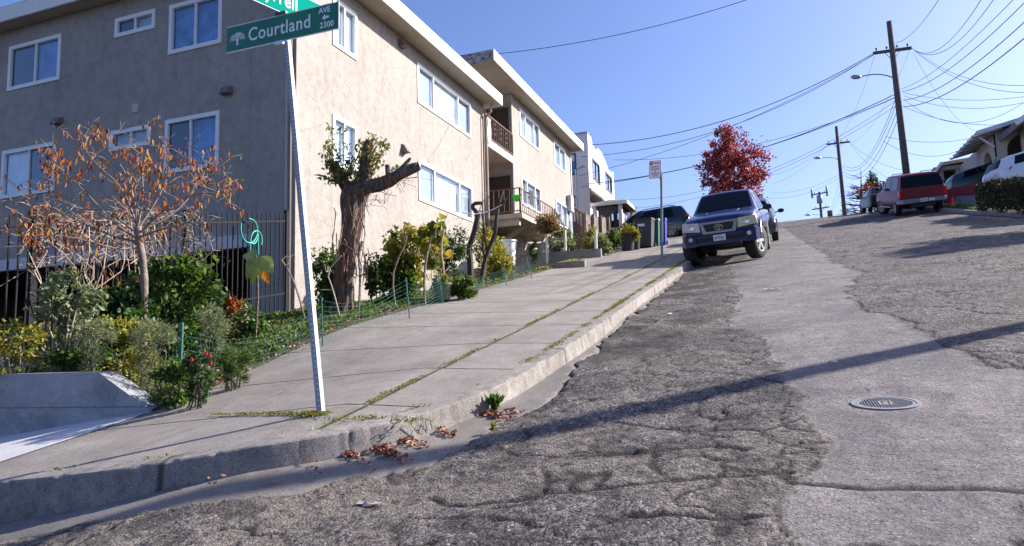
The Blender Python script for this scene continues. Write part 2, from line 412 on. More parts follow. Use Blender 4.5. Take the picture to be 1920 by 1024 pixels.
LN = [uv([(1375, 512), (1420, 497), (1480, 492), (1560, 495)]), uv([(1440, 545), (1520, 528), (1610, 523)]), uv([(1100, 1010), (1180, 990), (1290, 985), (1400, 1000)]), uv([(1060, 880), (1120, 860), (1230, 862), (1330, 850), (1400, 860)]), uv([(1180, 700), (1250, 672), (1330, 660), (1420, 668)]), uv([(1480, 925), (1560, 930), (1640, 938), (1760, 936), (1920, 940), (1990, 940)]), uv([(1160, 795), (1240, 805), (1340, 815), (1430, 818), (1500, 795)]),
      uv([(800, 940), (860, 960), (960, 955), (1040, 940), (1140, 930), (1300, 918), (1400, 910), (1480, 905)])]
for Lp in LN:
    d = polydist(X+wx*.25, Y+wy*.25, Lp, False); cr = np.maximum(cr, (1-ss(.006, .03, d))*(.75+.25*fbm(X*8, Y*8, 87)))
cr *= (1-ss(16, 30, Y)*.6)
CRK = cr.copy(); cr = np.maximum(cr, .42*pt*(1-pm)*(1-pan)); cr = np.maximum(cr, .74*(1-ss(.5, 1.9, kd+(fbm(X*1.6, Y*1.6, 161)-.5)*1.6))*(1-pan)*ss(5.0, 7.5, Y)*ss(.35, .55, fbm(X*2.3, Y*1.3, 163, 4)))
H -= CRK*.014
# coarse micro relief on the rough asphalt
H += (1-pm)*(1-pan)*(fbm(X*17, Y*17, 91, 3, .65)-.5)*.013*far + pm*(fbm(X*21, Y*21, 92, 2)-.5)*.004
H -= ss(.05, .0, kd)*ss(-.5, 0, kd)*0
hb = (1-ss(0.1, .45, np.hypot((X+.55)/1.2, Y-4.45)))  # round dent with a dark middle
H -= hb*.03*(1-pm)
dirt = np.clip(.8*ss(.48, .62, fbm(X*1.1+3, Y*1.1, 101, 5))*(1-pm)*ss(1.5, -1.2, X)*(1-ss(6, 11, Y))*(1-pan*.7) + hole*.7 + .35*wearz*fbm(X*3, Y*3, 105), 0, 1)
H = np.where(Y > 34, H*.3, H); Z = Z+H
MHX, MHY = [float(v) for v in Gp(1661, 764, RD)[:2]]     # flat seat for the iron cover
mz_ = float(RD(MHX, MHY))+.02; dm_ = np.hypot(X-MHX, Y-MHY); mw_ = 1-ss(.2, .42, dm_)
Z = Z*(1-mw_) + (mz_+.12*(Y-MHY)+.02*(X-MHX))*mw_
Z = np.where(kd < -.12, Z-.06, Z); Z -= .03*pan
o = grid_mesh('road', X, Y, Z, m_road, keep=(kd > -.25), attrs={'patch': np.maximum(pm*.97, pan*.0), 'dirt': dirt, 'crack': np.clip(cr, 0, 1)})
tag(o, kind='structure')
# keep the height so that litter can lie on it
def roadF(x, y):
    x = np.asarray(x); y = np.asarray(y); return Z[np.clip(np.searchsorted(ys, y), 0, len(ys)-1), np.clip(np.searchsorted(xs, x), 0, len(xs)-1)]
def road_h(x, y):
    i = min(len(ys)-1, int(np.searchsorted(ys, y))); j = min(len(xs)-1, int(np.searchsorted(xs, x))); return float(Z[i, j])
# gutter pan: its own concrete sheet a little above the road bed
K, s_ = resample(KC, lambda p: .02 if p[1] < 9 and p[0] > -6 else (.06 if p[1] < 26 and p[0] > -9 else .35))
T = np.gradient(K, axis=0); T /= np.hypot(*T.T)[:, None]; NR = np.c_[T[:, 1], -T[:, 0]]   # to the road side
tt = np.linspace(-.03, .95, 30)
GX = K[:, None, 0]+NR[:, None, 0]*tt; GY = K[:, None, 1]+NR[:, None, 1]*tt
e2_ = .02 + (.10+.16*ss(8.5, 5.5, GY))*fbm(GX*1.1, GY*1.1, 21)+.15*ss(7.5, 5, GY) + .22*(fbm(GX*4, GY*4, 22)-.5) + .12*ss(5.2, 3.2, GY)
GZ = RD(GX, GY) + (fbm(GX*.5, GY*.5, 3)-.5)*.05 + .004 + (fbm(GX*6, GY*6, 15)-.5)*.006 - .05*ss(.0, .06, tt[None]-e2_)
o = grid_mesh('gutter', GX[:, ::-1], GY[:, ::-1], GZ[:, ::-1], m_gutter, keep=(tt[None] < e2_+.08)[:, ::-1]); tag(o, kind='structure')

# --- kerb: profile swept along the line, worn and cracked
prof_k = [(-.165, -.03), (-.150, .006), (-.04, .006), (-.012, .003), (-.002, -.006), (.001, -.024), (.004, -.07), (.009, -.13), (.014, -.2), (.02, -.42)]
V = []; Fc = []; JT = []
n = len(prof_k)
gaps = [Gp(715, 800), Gp(920, 735), Gp(1060, 655), Gp(300, 870)]
gaps = [(g.x, g.y) for g in gaps] + [(-1.9, 6.45+2.9*i) for i in range(1, 18)]
CH = fbm(K[:, 0]*9, K[:, 1]*9, 201, 3)
for i in range(len(K)):
    kx, ky = K[i]; ch = 0
    g = min(math.hypot(kx-a, ky-b_) for a, b_ in gaps); gr = max(0, 1-g/.018)
    chip = max(0, CH[i]-.58)*.13
    for j, (t, h) in enumerate(prof_k):
        q = t - gr*.012*(j > 1) - chip*(2 < j < 7)*.6 + (random.random()-.5)*.002*(j > 2)
        x = kx+NR[i, 0]*q; y = ky+NR[i, 1]*q
        V.append((x, y, float(SW(x, y))+h - gr*.014*(j < 6) - chip*.3*(2 < j < 6)))
        JT.append(max(0., min(1., 1.6-g/.018)))
    if i:
        for j in range(n-1):
            a = (i-1)*n+j; Fc.append((a, a+n, a+n+1, a+1))
o = mk('kerb', V, Fc, m_kerb, smooth=True); shade_auto(o, 24); a_ = o.data.attributes.new('joint', 'FLOAT', 'POINT'); a_.data.foreach_set('value', np.array(JT, np.float32)); tag(o, kind='structure')

# --- sidewalk sheet between kerb and back edge
tb = np.r_[0, np.geomspace(.01, 1, 60)]
inner = K - NR*.155
B = np.zeros_like(inner)
B[:, 0] = np.where(inner[:, 1] > 5.2, -5.52, 0); B[:, 1] = inner[:, 1]
turn = ss(5.6, 3.2, K[:, 1])*1.0
ang = np.clip(np.interp(s_, [s_[np.argmin(abs(K[:, 0]+6.2)+abs(K[:, 1]-3.07))], s_[np.argmin(abs(K[:, 0]+1.92)+abs(K[:, 1]-5.9))]], [0, 1]), 0, 1)
lx = np.minimum(inner[:, 0], -5.52)
for i in range(len(K)):
    if ang[i] <= 0: B[i] = (inner[i, 0], 4.93 + (-5.55-inner[i, 0])*-.12 if inner[i, 0] > -8 else 4.64)
    elif ang[i] >= 1: B[i] = (-5.52, inner[i, 1])
    else:
        a = ang[i]; c0 = np.array((-6.2, 4.86)); c1 = np.array((-5.54, 5.03)); c2 = np.array((-5.52, 5.9))
        B[i] = (c0*(1-a*2)+c1*a*2) if a < .5 else (c1*(2-a*2)+c2*(a*2-1))
u_ = np.linspace(0, 1, 40)
SX = inner[:, None, 0]*(1-u_)+B[:, None, 0]*u_; SY = inner[:, None, 1]*(1-u_)+B[:, None, 1]*u_
SZ = SW(SX, SY)-.004 + (fbm(SX*1.2, SY*1.2, 301)-.5)*.008
o = grid_mesh('sidewalk', SX, SY, SZ, m_side); tag(o, kind='structure')

# --- ground (yards) sheet, far terrain
m_soil, nt, b = newmat('garden_soil'); c = coord(nt)
r_ = ramp(nt, noise(nt, c, 2.2, 6), [(.35, (.075, .052, .034)), (.5, (.06, .062, .022)), (.65, (.055, .085, .02))])
bc = mixc(nt, 1., r_.outputs[0], ramp(nt, noise(nt, c, 40, 3), [(.3, (.55,)*3), (.7, (1.3,)*3)]).outputs[0], 'MULTIPLY')
nt.links.new(bc, b.inputs['Base Color']); b.inputs['Roughness'].default_value = .95; bump(nt, b, noise(nt, c, 30, 4), .03)
gx = np.r_[-400, -200, -100, -60, -40, -30, -24, -20, -17, -15, np.arange(-13, -9.2, .5), np.arange(-9.2, -5.3, .1)]
gy = np.r_[np.arange(4.95, 14, .12), np.arange(14, 40, .4), np.arange(40, 110, 3), 120, 150, 200, 300, 400]
X2, Y2 = np.meshgrid(gx, gy)
Z2 = yard(X2, Y2) + (fbm(X2*1.5, Y2*1.5, 5)-.5)*.12*ss(-5.6, -6.2, X2)*(Y2 < 40)
Z2 = np.where(X2 < -9.15, np.where(Y2 < 12, -.45 + (Y2-5)*.12, Z2), Z2)
Z2 = np.where(X2 > -5.45, SW(X2, Y2)-.06, Z2)
Z2 = np.where((X2 < -24), Z2-(-24-X2)*.06, Z2)
o = grid_mesh('ground', X2, Y2, Z2, m_soil); tag(o, kind='structure')

# ================================================================ BUILDING MATERIALS
def stucco(name, col, world=True):
    m, nt, b = newmat(name); c = coord(nt)
    n1 = noise(nt, c, .55, 6, .6); n2 = noise(nt, c, 5, 6, .62); n3 = noise(nt, c, 38, 4, .6)
    st = N(nt, 'ShaderNodeMapping'); st.inputs['Scale'].default_value = (4, 4, .5); nt.links.new(c, st.inputs[0])
    n4 = noise(nt, st.outputs[0], 1., 5, .65)
    bc = ramp(nt, n1, [(.3, tuple(x*.9 for x in col)), (.7, tuple(x*1.06 for x in col))]).outputs[0]
    bc = mixc(nt, 1., bc, ramp(nt, n2, [(.3, (.85, .84, .83)), (.6, (1.03,)*3)]).outputs[0], 'MULTIPLY')
    bc = mixc(nt, 1., bc, ramp(nt, n4, [(.3, (.94, .935, .93)), (.55, (1.01,)*3)]).outputs[0], 'MULTIPLY')
    s2 = N(nt, 'ShaderNodeMapping'); s2.inputs['Scale'].default_value = (7, 7, .45); nt.links.new(c, s2.inputs[0])
    bc = mixc(nt, 1., bc, ramp(nt, noise(nt, s2.outputs[0], .9, 4, .6), [(.3, (.90, .895, .89)), (.42, (1.,)*3)]).outputs[0], 'MULTIPLY')
    vc = N(nt, 'ShaderNodeTexVoronoi', i_Scale=.55); vc.feature = 'DISTANCE_TO_EDGE'; wv = mixc(nt, .12, c, N(nt, 'ShaderNodeTexNoise', i_Scale=2.5, i_Detail=6).outputs['Color']); nt.links.new(wv, vc.inputs['Vector'])
    bc = mixc(nt, 1., bc, ramp(nt, vc.outputs['Distance'], [(.0, (.78, .77, .76)), (.006, (1,)*3)]).outputs[0], 'MULTIPLY')
    nt.links.new(bc, b.inputs['Base Color']); b.inputs['Roughness'].default_value = .9; b.inputs['Specular IOR Level'].default_value = .2
    bump(nt, b, math_(nt, 'ADD', n3, math_(nt, 'MULTIPLY', n2, .8)), .03, .7); return m
m_stucco = stucco('tan_stucco', (.385, .350, .322))
m_white = mat('white_vinyl', (.78, .78, .78), .45, var=.03)
m_fascia = mat('white_fascia_paint', (.80, .775, .72), .6, var=.08, vs=2, bs=.004)
m_soffit = mat('soffit_paint', (.36, .30, .24), .85, var=.1, vs=2)
m_beam = mat('beam_paint', (.55, .53, .55), .7, var=.08)
m_dark = mat('dark_carport', (.03, .03, .032), .95, var=.1)  # near-black colour paints in the carport's deep shade
m_door = mat('dark_brown_door', (.035, .024, .02), .6, var=.2, vs=6)
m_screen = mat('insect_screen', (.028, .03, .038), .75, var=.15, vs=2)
m_curt_b = mat('blue_grey_curtain', (.14, .30, .55), .9, var=.35, vs=3.5, bs=.02, bscale=7)
m_curt_w = mat('white_curtain', (.80, .83, .88), .9, var=.2, vs=2.5, bs=.03, bscale=9)
m_curt_g = mat('grey_blind', (.42, .43, .45), .9, var=.12, vs=2)
m_roof = mat('roof_gravel', (.25, .24, .22), .95)
m_metal_d = mat('dark_metal', (.06, .06, .065), .5, .3, var=.1)
m_rust = mat('brown_painted_iron', (.13, .065, .05), .6, .2, var=.2, vs=8)
m_galv = mat('galvanised_steel', (.52, .55, .58), .42, .75, var=.1, vs=9)
m_glass, nt, b = newmat('window_glass'); b.inputs['Base Color'].default_value = (.02, .03, .04, 1)
b.inputs['Roughness'].default_value = .03; b.inputs['Specular IOR Level'].default_value = 1.
tr = N(nt, 'ShaderNodeBsdfTransparent'); tr.inputs[0].default_value = (.9, .94, .97, 1)
gl = N(nt, 'ShaderNodeBsdfGlossy'); gl.inputs['Roughness'].default_value = .02; gl.inputs[0].default_value = (.9, .95, 1, 1)
lw = N(nt, 'ShaderNodeLayerWeight', i_Blend=.5); mx = N(nt, 'ShaderNodeMixShader')
nt.links.new(math_(nt, 'ADD', .045, math_(nt, 'MULTIPLY', math_(nt, 'POWER', lw.outputs['Facing'], 4.), .9)), mx.inputs[0]); nt.links.new(tr.outputs[0], mx.inputs[1]); nt.links.new(gl.outputs[0], mx.inputs[2])
nt.links.new(mx.outputs[0], nt.nodes['Material Output'].inputs[0])

class Plane_:
    """a wall plane: point(u, z, d) with d outwards"""
    def __init__(s, o, u, n): s.o = Vector(o); s.u = Vector(u); s.n = Vector(n)
    def p(s, u, z, d=0): return s.o + s.u*u + Vector((0, 0, z)) + s.n*d
    def box(s, mb, u0, u1, z0, z1, d0, d1):
        c = s.p((u0+u1)/2, (z0+z1)/2, (d0+d1)/2)
        mb.obox(c, s.u*(abs(u1-u0)/2), s.n*(abs(d1-d0)/2), (0, 0, abs(z1-z0)/2))
FRONT = Plane_((0, 11.5, 0), (1, 0, 0), (0, -1, 0))
SIDE = Plane_((-9.02, 0, 0), (0, 1, 0), (1, 0, 0))
def wall_holes(mb, P, u0, u1, z0, z1, holes, depth=.14):
    us = sorted({u0, u1} | {h[i] for h in holes for i in (0, 1)}); zs = sorted({z0, z1} | {h[i] for h in holes for i in (2, 3)})
    for a, b in zip(us[:-1], us[1:]):
        for c, d in zip(zs[:-1], zs[1:]):
            um, zm = (a+b)/2, (c+d)/2
            if any(h[0] < um < h[1] and h[2] < zm < h[3] for h in holes): continue
            mb.add([P.p(a, c), P.p(b, c), P.p(b, d), P.p(a, d)], [(0, 1, 2, 3)])
    for a, b, c, d in holes:
        for q in ([(a, c), (b, c)], [(b, c), (b, d)], [(b, d), (a, d)], [(a, d), (a, c)]):
            mb.add([P.p(*q[0]), P.p(*q[1]), P.p(*q[1], -depth), P.p(*q[0], -depth)], [(0, 1, 2, 3)])
def window(P, u0, u1, z0, z1, splits, kinds, parent, label=None, tw=.075, fm=None):
    """frame with its mullions; panes, curtains and screens behind"""
    fm = fm or m_white
    f = MB()
    P.box(f, u0-.02, u1+.02, z1-tw, z1+.02, -.06, .025); P.box(f, u0-.02, u1+.02, z0-.02, z0+tw, -.06, .03)
    P.box(f, u0-.02, u0+tw, z0+tw, z1-tw, -.06, .025); P.box(f, u1-tw, u1+.02, z0+tw, z1-tw, -.06, .025)
    e = [u0+tw] + [u0+(u1-u0)*s for s in splits] + [u1-tw]
    for s in e[1:-1]: P.box(f, s-.025, s+.025, z0+tw, z1-tw, -.055, .008)
    fo = f.build('window', fm, parent)
    if label: fo['label'] = label
    g = MB()
    for a, b in zip(e[:-1], e[1:]): P.box(g, a, b, z0+tw, z1-tw, -.035, -.029)
    g.build('pane', m_glass, fo)
    for k, mm, nm in (('b', m_curt_b, 'curtain'), ('w', m_curt_w, 'curtain'), ('g', m_curt_g, 'blind'), ('d', m_screen, 'screen')):
        c = MB()
        for a, b, kk in zip(e[:-1], e[1:], kinds):
            if kk != k: continue
            if k in 'bw':      # pleated cloth
                n = max(6, int((b-a)/.05)); row = [P.p(a+(b-a)*i/n, 0, -.085-.025*(i % 2)) for i in range(n+1)]
                vs = [r_+Vector((0, 0, z)) for z in (z0+.02, z1-.02) for r_ in row]
                c.add(vs, [(i, i+1, n+2+i, n+1+i) for i in range(n)])
            else:
                c = MB(); P.box(c, a, b, z0+.02, z1-.02, -.058 if k == 'd' else -.1, -.04 if k == 'd' else -.09); c.build(nm, mm, fo); c = MB()
        if c.v: c.build(nm, mm, fo)
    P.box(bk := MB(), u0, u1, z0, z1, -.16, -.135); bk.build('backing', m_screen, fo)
    return fo

# ================================================================ APARTMENT BUILDING
apt = thing('apartment_building', 'tan stucco three storey apartment building with white framed windows and flat white edged roofs', 'apartment building', (-9.02, 11.5, .9))
FW = [(-18.03, -16.16, 7.04, 8.20, [.52], 'db'), (-14.29, -13.05, 7.76, 8.20, [.5], 'dg'), (-12.57, -11.06, 7.02, 8.18, [.5], 'bb'),
      (-18.07, -16.16, 4.21, 5.42, [.5], 'wd'), (-14.29, -13.08, 4.96, 5.41, [.5], 'gg'), (-12.6, -11.07, 4.21, 5.43, [.47], 'db'),
      (-22.4, -20.6, 7.04, 8.2, [.5], 'db'), (-22.4, -20.6, 4.21, 5.42, [.5], 'db')]
SWN = [(12.79, 13.74, 7.14, 8.30, [.5], 'gw'), (16.85, 20.56, 7.14, 8.30, [.27, .74], 'gwg'), (12.79, 13.74, 4.30, 5.46, [.5], 'gw'), (16.85, 20.56, 4.30, 5.44, [.27, .74], 'gwg')]
SWF = [(25.5, 28.02, 8.66, 9.80, [.28, .72], 'wwg'), (30.2, 32.1, 8.63, 9.79, [.5], 'gw'), (25.5, 27.95, 5.85, 6.98, [.28, .72], 'gwg'), (30.2, 32.1, 5.83, 6.97, [.5], 'gw')]
wl = MB(); H4 = lambda L: [h[:4] for h in L]
wall_holes(wl, FRONT, -26, -9.02, 2.6, 8.67, H4(FW)); wall_holes(wl, FRONT, -10.15, -9.02, -.5, 2.6, [])
wall_holes(wl, SIDE, 11.5, 21.75, -.5, 8.67, H4(SWN)); wall_holes(wl, SIDE, 24.6, 33.0, 2.2, 10.1, H4(SWF))
RB = -10.7
wl.add([(-9.02, 21.75, 1), (RB, 21.75, 1), (RB, 21.75, 10.1), (-9.02, 21.75, 8.67)], [(0, 3, 2, 1)])
wl.add([(RB, 21.75, 1), (RB, 24.6, 1), (RB, 24.6, 10.1), (RB, 21.75, 10.1)], [(0, 1, 2, 3)])
wl.add([(RB, 24.6, 1), (-9.02, 24.6, 1), (-9.02, 24.6, 10.1), (RB, 24.6, 10.1)], [(0, 1, 2, 3)])
wl.add([(-26, 21.9, 8.6), (RB, 21.9, 8.6), (RB, 21.9, 10.1), (-26, 21.9, 10.1)], [(0, 1, 2, 3)])
wl.add([(-9.02, 33, 2), (-26, 33, 2), (-26, 33, 10.1), (-9.02, 33, 10.1)], [(0, 1, 2, 3)])
wl.add([(-26, 33, 0), (-26, 11.5, 0), (-26, 11.5, 10.1), (-26, 33, 10.1)], [(0, 1, 2, 3)])
wl.box(-10.8, -9.02, 21.72, 24.63, 7.31, 7.44)
wl.build('wall', m_stucco, apt)
for L, P in ((FW, FRONT), (SWN, SIDE), (SWF, SIDE)):
    for h in L: window(P, *h[:4], h[4], h[5], apt)
rf = MB(); rf.box(-26.4, -8.44, 11.1, 22.0, 8.69, 8.98); rf.box(-26.4, -8.45, 21.38, 33.5, 10.12, 10.42)
ro = rf.build('roof', m_soffit, apt)
fa = MB(); fa.box(-8.44, -8.405, 11.06, 22.03, 8.66, 9.03); fa.box(-26.4, -8.44, 11.06, 11.1, 8.66, 9.03)
fa.box(-8.45, -8.415, 21.34, 33.54, 10.09, 10.46); fa.box(-26.4, -8.44, 22.0, 22.03, 8.66, 8.95); fa.box(-26.4, -8.45, 33.5, 33.54, 10.09, 10.46)
fa.build('fascia', m_fascia, ro)
m_weath, nt, b = newmat('peeling_fascia_board'); c = coord(nt)
mp = N(nt, 'ShaderNodeMapping'); mp.inputs['Scale'].default_value = (2.2, 2, 7); nt.links.new(c, mp.inputs[0])
nt.links.new(ramp(nt, noise(nt, mp.outputs[0], 2.2, 7, .7), [(.42, (.10, .075, .06)), (.5, (.33, .28, .25)), (.6, (.45, .42, .38))]).outputs[0], b.inputs['Base Color'])
fb = MB(); fb.box(-26.4, -8.45, 21.34, 21.38, 10.09, 10.46); fb.build('fascia', m_weath, ro)['label'] = 'peeling weathered fascia board'
rs = MB(); rs.box(-26.4, -8.405, 11.06, 22.03, 9.03, 9.045); rs.box(-26.4, -8.415, 21.34, 33.54, 10.46, 10.475); rs.build('roof_edge', mat('grey_roof_edge', (.3, .31, .33), .5, .4), ro)
# carport
bm_ = MB(); bm_.box(-26, -10.15, 11.46, 11.62, 2.34, 2.62); bm_.build('beam', m_beam, apt)
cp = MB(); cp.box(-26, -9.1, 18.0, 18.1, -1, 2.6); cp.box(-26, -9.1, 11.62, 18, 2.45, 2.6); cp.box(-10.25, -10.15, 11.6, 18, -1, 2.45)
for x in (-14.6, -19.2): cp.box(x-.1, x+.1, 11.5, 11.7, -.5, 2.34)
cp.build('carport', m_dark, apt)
pp = MB(); pp.tube([(-9.1, 11.42, .6), (-9.1, 11.42, 8.66)], .035, 8); pp.build('downpipe', mat('brown_pipe', (.12, .10, .09), .5), apt)
pp = MB(); pp.tube([(-9.2, 11.44, .6), (-9.2, 11.44, 8.66)], .03, 8); pp.build('downpipe', mat('pale_pipe', (.5, .48, .46), .5), apt)
m_pipe = mat('tan_pipe', (.36, .29, .23), .6, var=.15)
pp = MB(); pp.tube([(-8.7, 21.7, 8.66), (-8.75, 21.72, 8.4), (-8.93, 21.72, 8.2), (-8.93, 21.72, 1.8)], .045, 8); pp.build('downpipe', m_pipe, apt)
pp = MB(); pp.tube([(-8.95, 21.5, 2.2), (-8.95, 21.5, 8.2)], .03, 8); pp.build('downpipe', m_rust, apt)
pp = MB(); pp.tube([(-9.0, 33.05, 3), (-9.0, 33.05, 10)], .03, 8); pp.build('downpipe', m_galv, apt)
for x, z in ((-10.82, 5.84), (-16.07, 5.92)):
    v = MB(); v.add([(x-.13, 11.5, z-.08), (x+.13, 11.5, z-.08), (x+.13, 11.5, z+.1), (x-.13, 11.5, z+.1), (x-.13, 11.33, z-.08), (x+.13, 11.33, z-.08), (x+.1, 11.4, z+.08), (x-.1, 11.4, z+.08)],
                    [(4, 5, 6, 7), (0, 4, 7, 3), (1, 2, 6, 5), (3, 7, 6, 2), (0, 1, 5, 4)]); v.build('vent_hood', mat('vent_brown', (.16, .13, .12), .7), apt)
v = MB(); v.box(-13.64, -13.46, 11.47, 11.5, 5.78, 5.98); v.build('wall_plate', mat('plate_cream', (.45, .47, .42), .7), apt)
for y, z in ((16.0, 5.52), (15.9, 8.45)):
    v = MB(); v.add([(-9.02, y-.13, z-.1), (-9.02, y+.13, z-.1), (-9.02, y+.13, z+.12), (-9.02, y-.13, z+.12), (-8.83, y-.1, z-.1), (-8.83, y+.1, z-.1), (-8.95, y+.08, z+.1), (-8.95, y-.08, z+.1)],
                    [(4, 5, 6, 7), (0, 4, 7, 3), (1, 2, 6, 5), (3, 7, 6, 2), (0, 1, 5, 4)]); v.build('vent_hood', mat('vent_brown', (.16, .13, .12), .7), apt)
# recess: doors, balcony slab, railings
for z in (4.75, 7.5):
    d = MB(); d.box(RB, RB+.06, 22.6, 23.75, z, z+2.1); do = d.build('door', m_door, apt)
    q = MB(); q.tube([(RB+.06, 22.72, z+1), (RB+.12, 22.72, z+1)], .03, 8); q.build('handle', m_galv, do)
d = MB(); d.box(-10.05, -9.1, 24.52, 24.59, 4.75, 6.8); d.build('door', m_door, apt)
d = MB(); d.box(-10.05, -9.1, 24.52, 24.59, 7.5, 9.55); d.build('door', m_door, apt)
sl_ = MB(); sl_.box(-10.7, -8.98, 21.78, 24.58, 7.44, 7.52); sl_.box(-9.03, -8.97, 21.78, 24.6, 7.26, 7.52); sl_.build('balcony_slab', m_fascia, apt)
def railing(a, b, z0, z1, parent, m, n, posts=True, name='railing'):
    a = Vector(a); b = Vector(b); r = MB()
    for z in (z1, z0+.1): r.bar(a+Vector((0, 0, z)), b+Vector((0, 0, z)), .04, .03)
    for i in range(n+1):
        p = a.lerp(b, i/n); th = .045 if i in (0, n) else .018
        r.bar(p+Vector((0, 0, z0 if i in (0, n) else z0+.1)), p+Vector((0, 0, z1)), th, th, (0, 1, 0))
    for k in range(1, n-1, 3):   # short cross pieces of the pattern
        for f_ in (.35, .6, .8):
            p = a.lerp(b, k/n); q = a.lerp(b, (k+1)/n); z = z0+.1+(z1-z0-.1)*f_; r.bar(p+Vector((0, 0, z)), q+Vector((0, 0, z)), .015)
    return r.build(name, m, parent)
railing((-9.0, 21.85, 0), (-9.0, 24.55, 0), 7.5, 8.42, apt, m_rust, 14)
# lower landing that juts out, its brackets and the stair below
DX = -7.75
dk = MB(); dk.box(-10.7, DX, 21.9, 25.9, 4.55, 4.72); dk.box(-10.7, DX-.15, 22.0, 22.15, 4.32, 4.55); dk.box(-9.0, DX-.15, 25.6, 25.75, 4.32, 4.55)
dk.add([(-9.02, 23.2, 3.9), (-9.02, 23.3, 3.9), (-8.0, 23.3, 4.5), (-8.0, 23.2, 4.5), (-9.02, 23.2, 4.1), (-9.02, 23.3, 4.1), (-8.2, 23.3, 4.55), (-8.2, 23.2, 4.55)], [(0, 1, 2, 3), (4, 7, 6, 5), (0, 3, 7, 4), (1, 5, 6, 2)])
dk.build('landing', mat('tan_paint', (.42, .35, .28), .8, var=.12), apt)
railing((-10.6, 22.0, 0), (DX-.1, 22.0, 0), 4.72, 5.62, apt, m_rust, 14)
railing((DX-.1, 22.0, 0), (DX-.1, 25.8, 0), 4.72, 5.62, apt, m_rust, 18)
bd = MB(); bd.box(-10.65, -9.0, 21.93, 21.97, 5.42, 5.6); bd.build('rail_board', mat('pale_board', (.5, .44, .38), .8), apt)
sv = MB()
for i in range(9):
    y = 25.95+i*.3; z = 4.6-i*.12; sv.box(DX-1.1, DX, y, y+.28, z-.05, z)
sv.build('step', m_kerb, apt)
railing((DX-.05, 25.9, 0), (DX-.05, 28.4, -.95), 4.72, 5.6, apt, m_rust, 8, name='handrail')
fl = MB()
for i in range(5):
    y = 25.2+i*.0; z = 3.28+i*.26; x = -8.95+i*.14
    fl.box(x, x+.72, 24.0+i*.2, 24.26+i*.2, z-.14, z); fl.box(x+.85, x+1.25, 24.0+i*.2, 24.26+i*.2, z-.14, z)
fl.build('step', mat('cream_step', (.62, .56, .48), .8), apt)
st_ = MB(); st_.bar((-8.2, 23.95, 3.0), (-7.75, 24.9, 4.45), .08, .2); st_.build('stringer', mat('tan_paint', (.42, .35, .28), .8), apt)
st_ = MB(); st_.box(-9.4, -9.3, 23.0, 23.1, 2.6, 4.4); st_.build('support_post', m_fascia, apt)
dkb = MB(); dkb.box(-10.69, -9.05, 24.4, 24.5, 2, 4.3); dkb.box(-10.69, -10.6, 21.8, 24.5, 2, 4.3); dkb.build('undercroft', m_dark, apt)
ebx = MB(); ebx.box(-9.0, -8.8, 32.1, 32.6, 6.75, 7.55); ebo = ebx.build('electric_box', mat('grey_box', (.42, .41, .4), .6), apt)
eb2 = MB(); eb2.tube([(-8.9, 32.25, 4), (-8.9, 32.25, 6.75)], .035, 6); eb2.tube([(-8.9, 32.45, 4), (-8.9, 32.45, 6.75)], .03, 6); eb2.build('conduit', m_galv, ebo)
# washing on the railing
def cloth(name, P0, w_, h_, m, label, taper=0, ax=(0, 1, 0)):
    ax = Vector(ax); n = 8; vs = []; P0 = Vector(P0); nrm = Vector((1, 0, 0)) if abs(ax.y) > .5 else Vector((0, -1, 0))
    for j in range(n+1):
        for i in range(n+1):
            u = (i/n-.5)*w_*(1-taper*(j/n)**1.5); vs.append(P0+ax*u+Vector((0, 0, -h_*j/n))+nrm*(.02*math.sin(i*2.1+j)+.02))
    nn = len(vs); vs += [v-nrm*.012 for v in vs]; fs = []
    for j in range(n):
        for i in range(n):
            a = j*(n+1)+i; fs.append((a, a+1, a+n+2, a+n+1)); fs.append((nn+a, nn+a+n+1, nn+a+n+2, nn+a+1))
    o = mk(name, vs, fs, m, smooth=True); tag(o, label, 'laundry'); return o
pc = aty(969, 368, 21.97); cloth('hanging_cloth', aty(969, 365.5, 21.95), .34, .24, mat('green_cloth', (.05, .55, .03), .8), 'bright green cloth hung over the landing railing', .7, (1, 0, 0))
cloth('hanging_cloth', atx(995, 358, DX-.05), .5, .5, mat('black_cloth', (.04, .04, .05), .9), 'dark sock like garment pegged on the landing railing', .1)
cloth('hanging_cloth', atx(972, 393, -8.6), .3, .22, mat('grey_cloth', (.3, .28, .27), .9), 'small grey rag on the lower bar of the landing railing', .1)
cloth('hanging_cloth', atx(916, 222, -8.98), .3, 1.0, mat('white_cloth', (.65, .6, .68), .9), 'white cloth hanging from the upper balcony railing', .1)
cloth('hanging_cloth', Vector((-10.4, 23.0, 8.9)), .5, .35, mat('red_cloth', (.6, .02, .02), .8), 'red cloth hanging inside the upper balcony', .2, (1, 0, 0))

# ================================================================ RETAINING WALL
rw = MB(); y0 = lambda x: 4.93 + (-5.55-x)*-.12
segs = [(-16, -.08), (-6.25, -.085), (-6.1, -.09), (-5.5, -.455)]
vs = []
for x, zt in segs:
    y = max(3.9, y0(x))
    for dy in (0, .2 if x < -5.6 else .22): vs += [(x, y+dy, -2), (x, y+dy, zt + (.002 if dy else 0))]
fs = []
for i in range(3):
    a = i*4; fs += [(a, a+4, a+5, a+1), (a+1, a+5, a+7, a+3), (a+3, a+7, a+6, a+2)]
fs += [(12, 14, 15, 13)]
tag(rw.add(vs, fs).build('retaining_wall', m_wallc), 'low grey concrete retaining wall along the bottom left garden edge', 'retaining wall')
m_apron = mat('pale_concrete', (.52, .51, .52), .85, var=.08, vs=3, bs=.004)
ap = [tuple(Gp(x, y)[:2]) for x, y in ((285, 771), (200, 799), (130, 823), (60, 846), (0, 866), (-60, 884))] + [(-12, 3.5), (-12, 4.2), (-9, 4.5), (-7, 4.76), (-5.62, 4.95)]
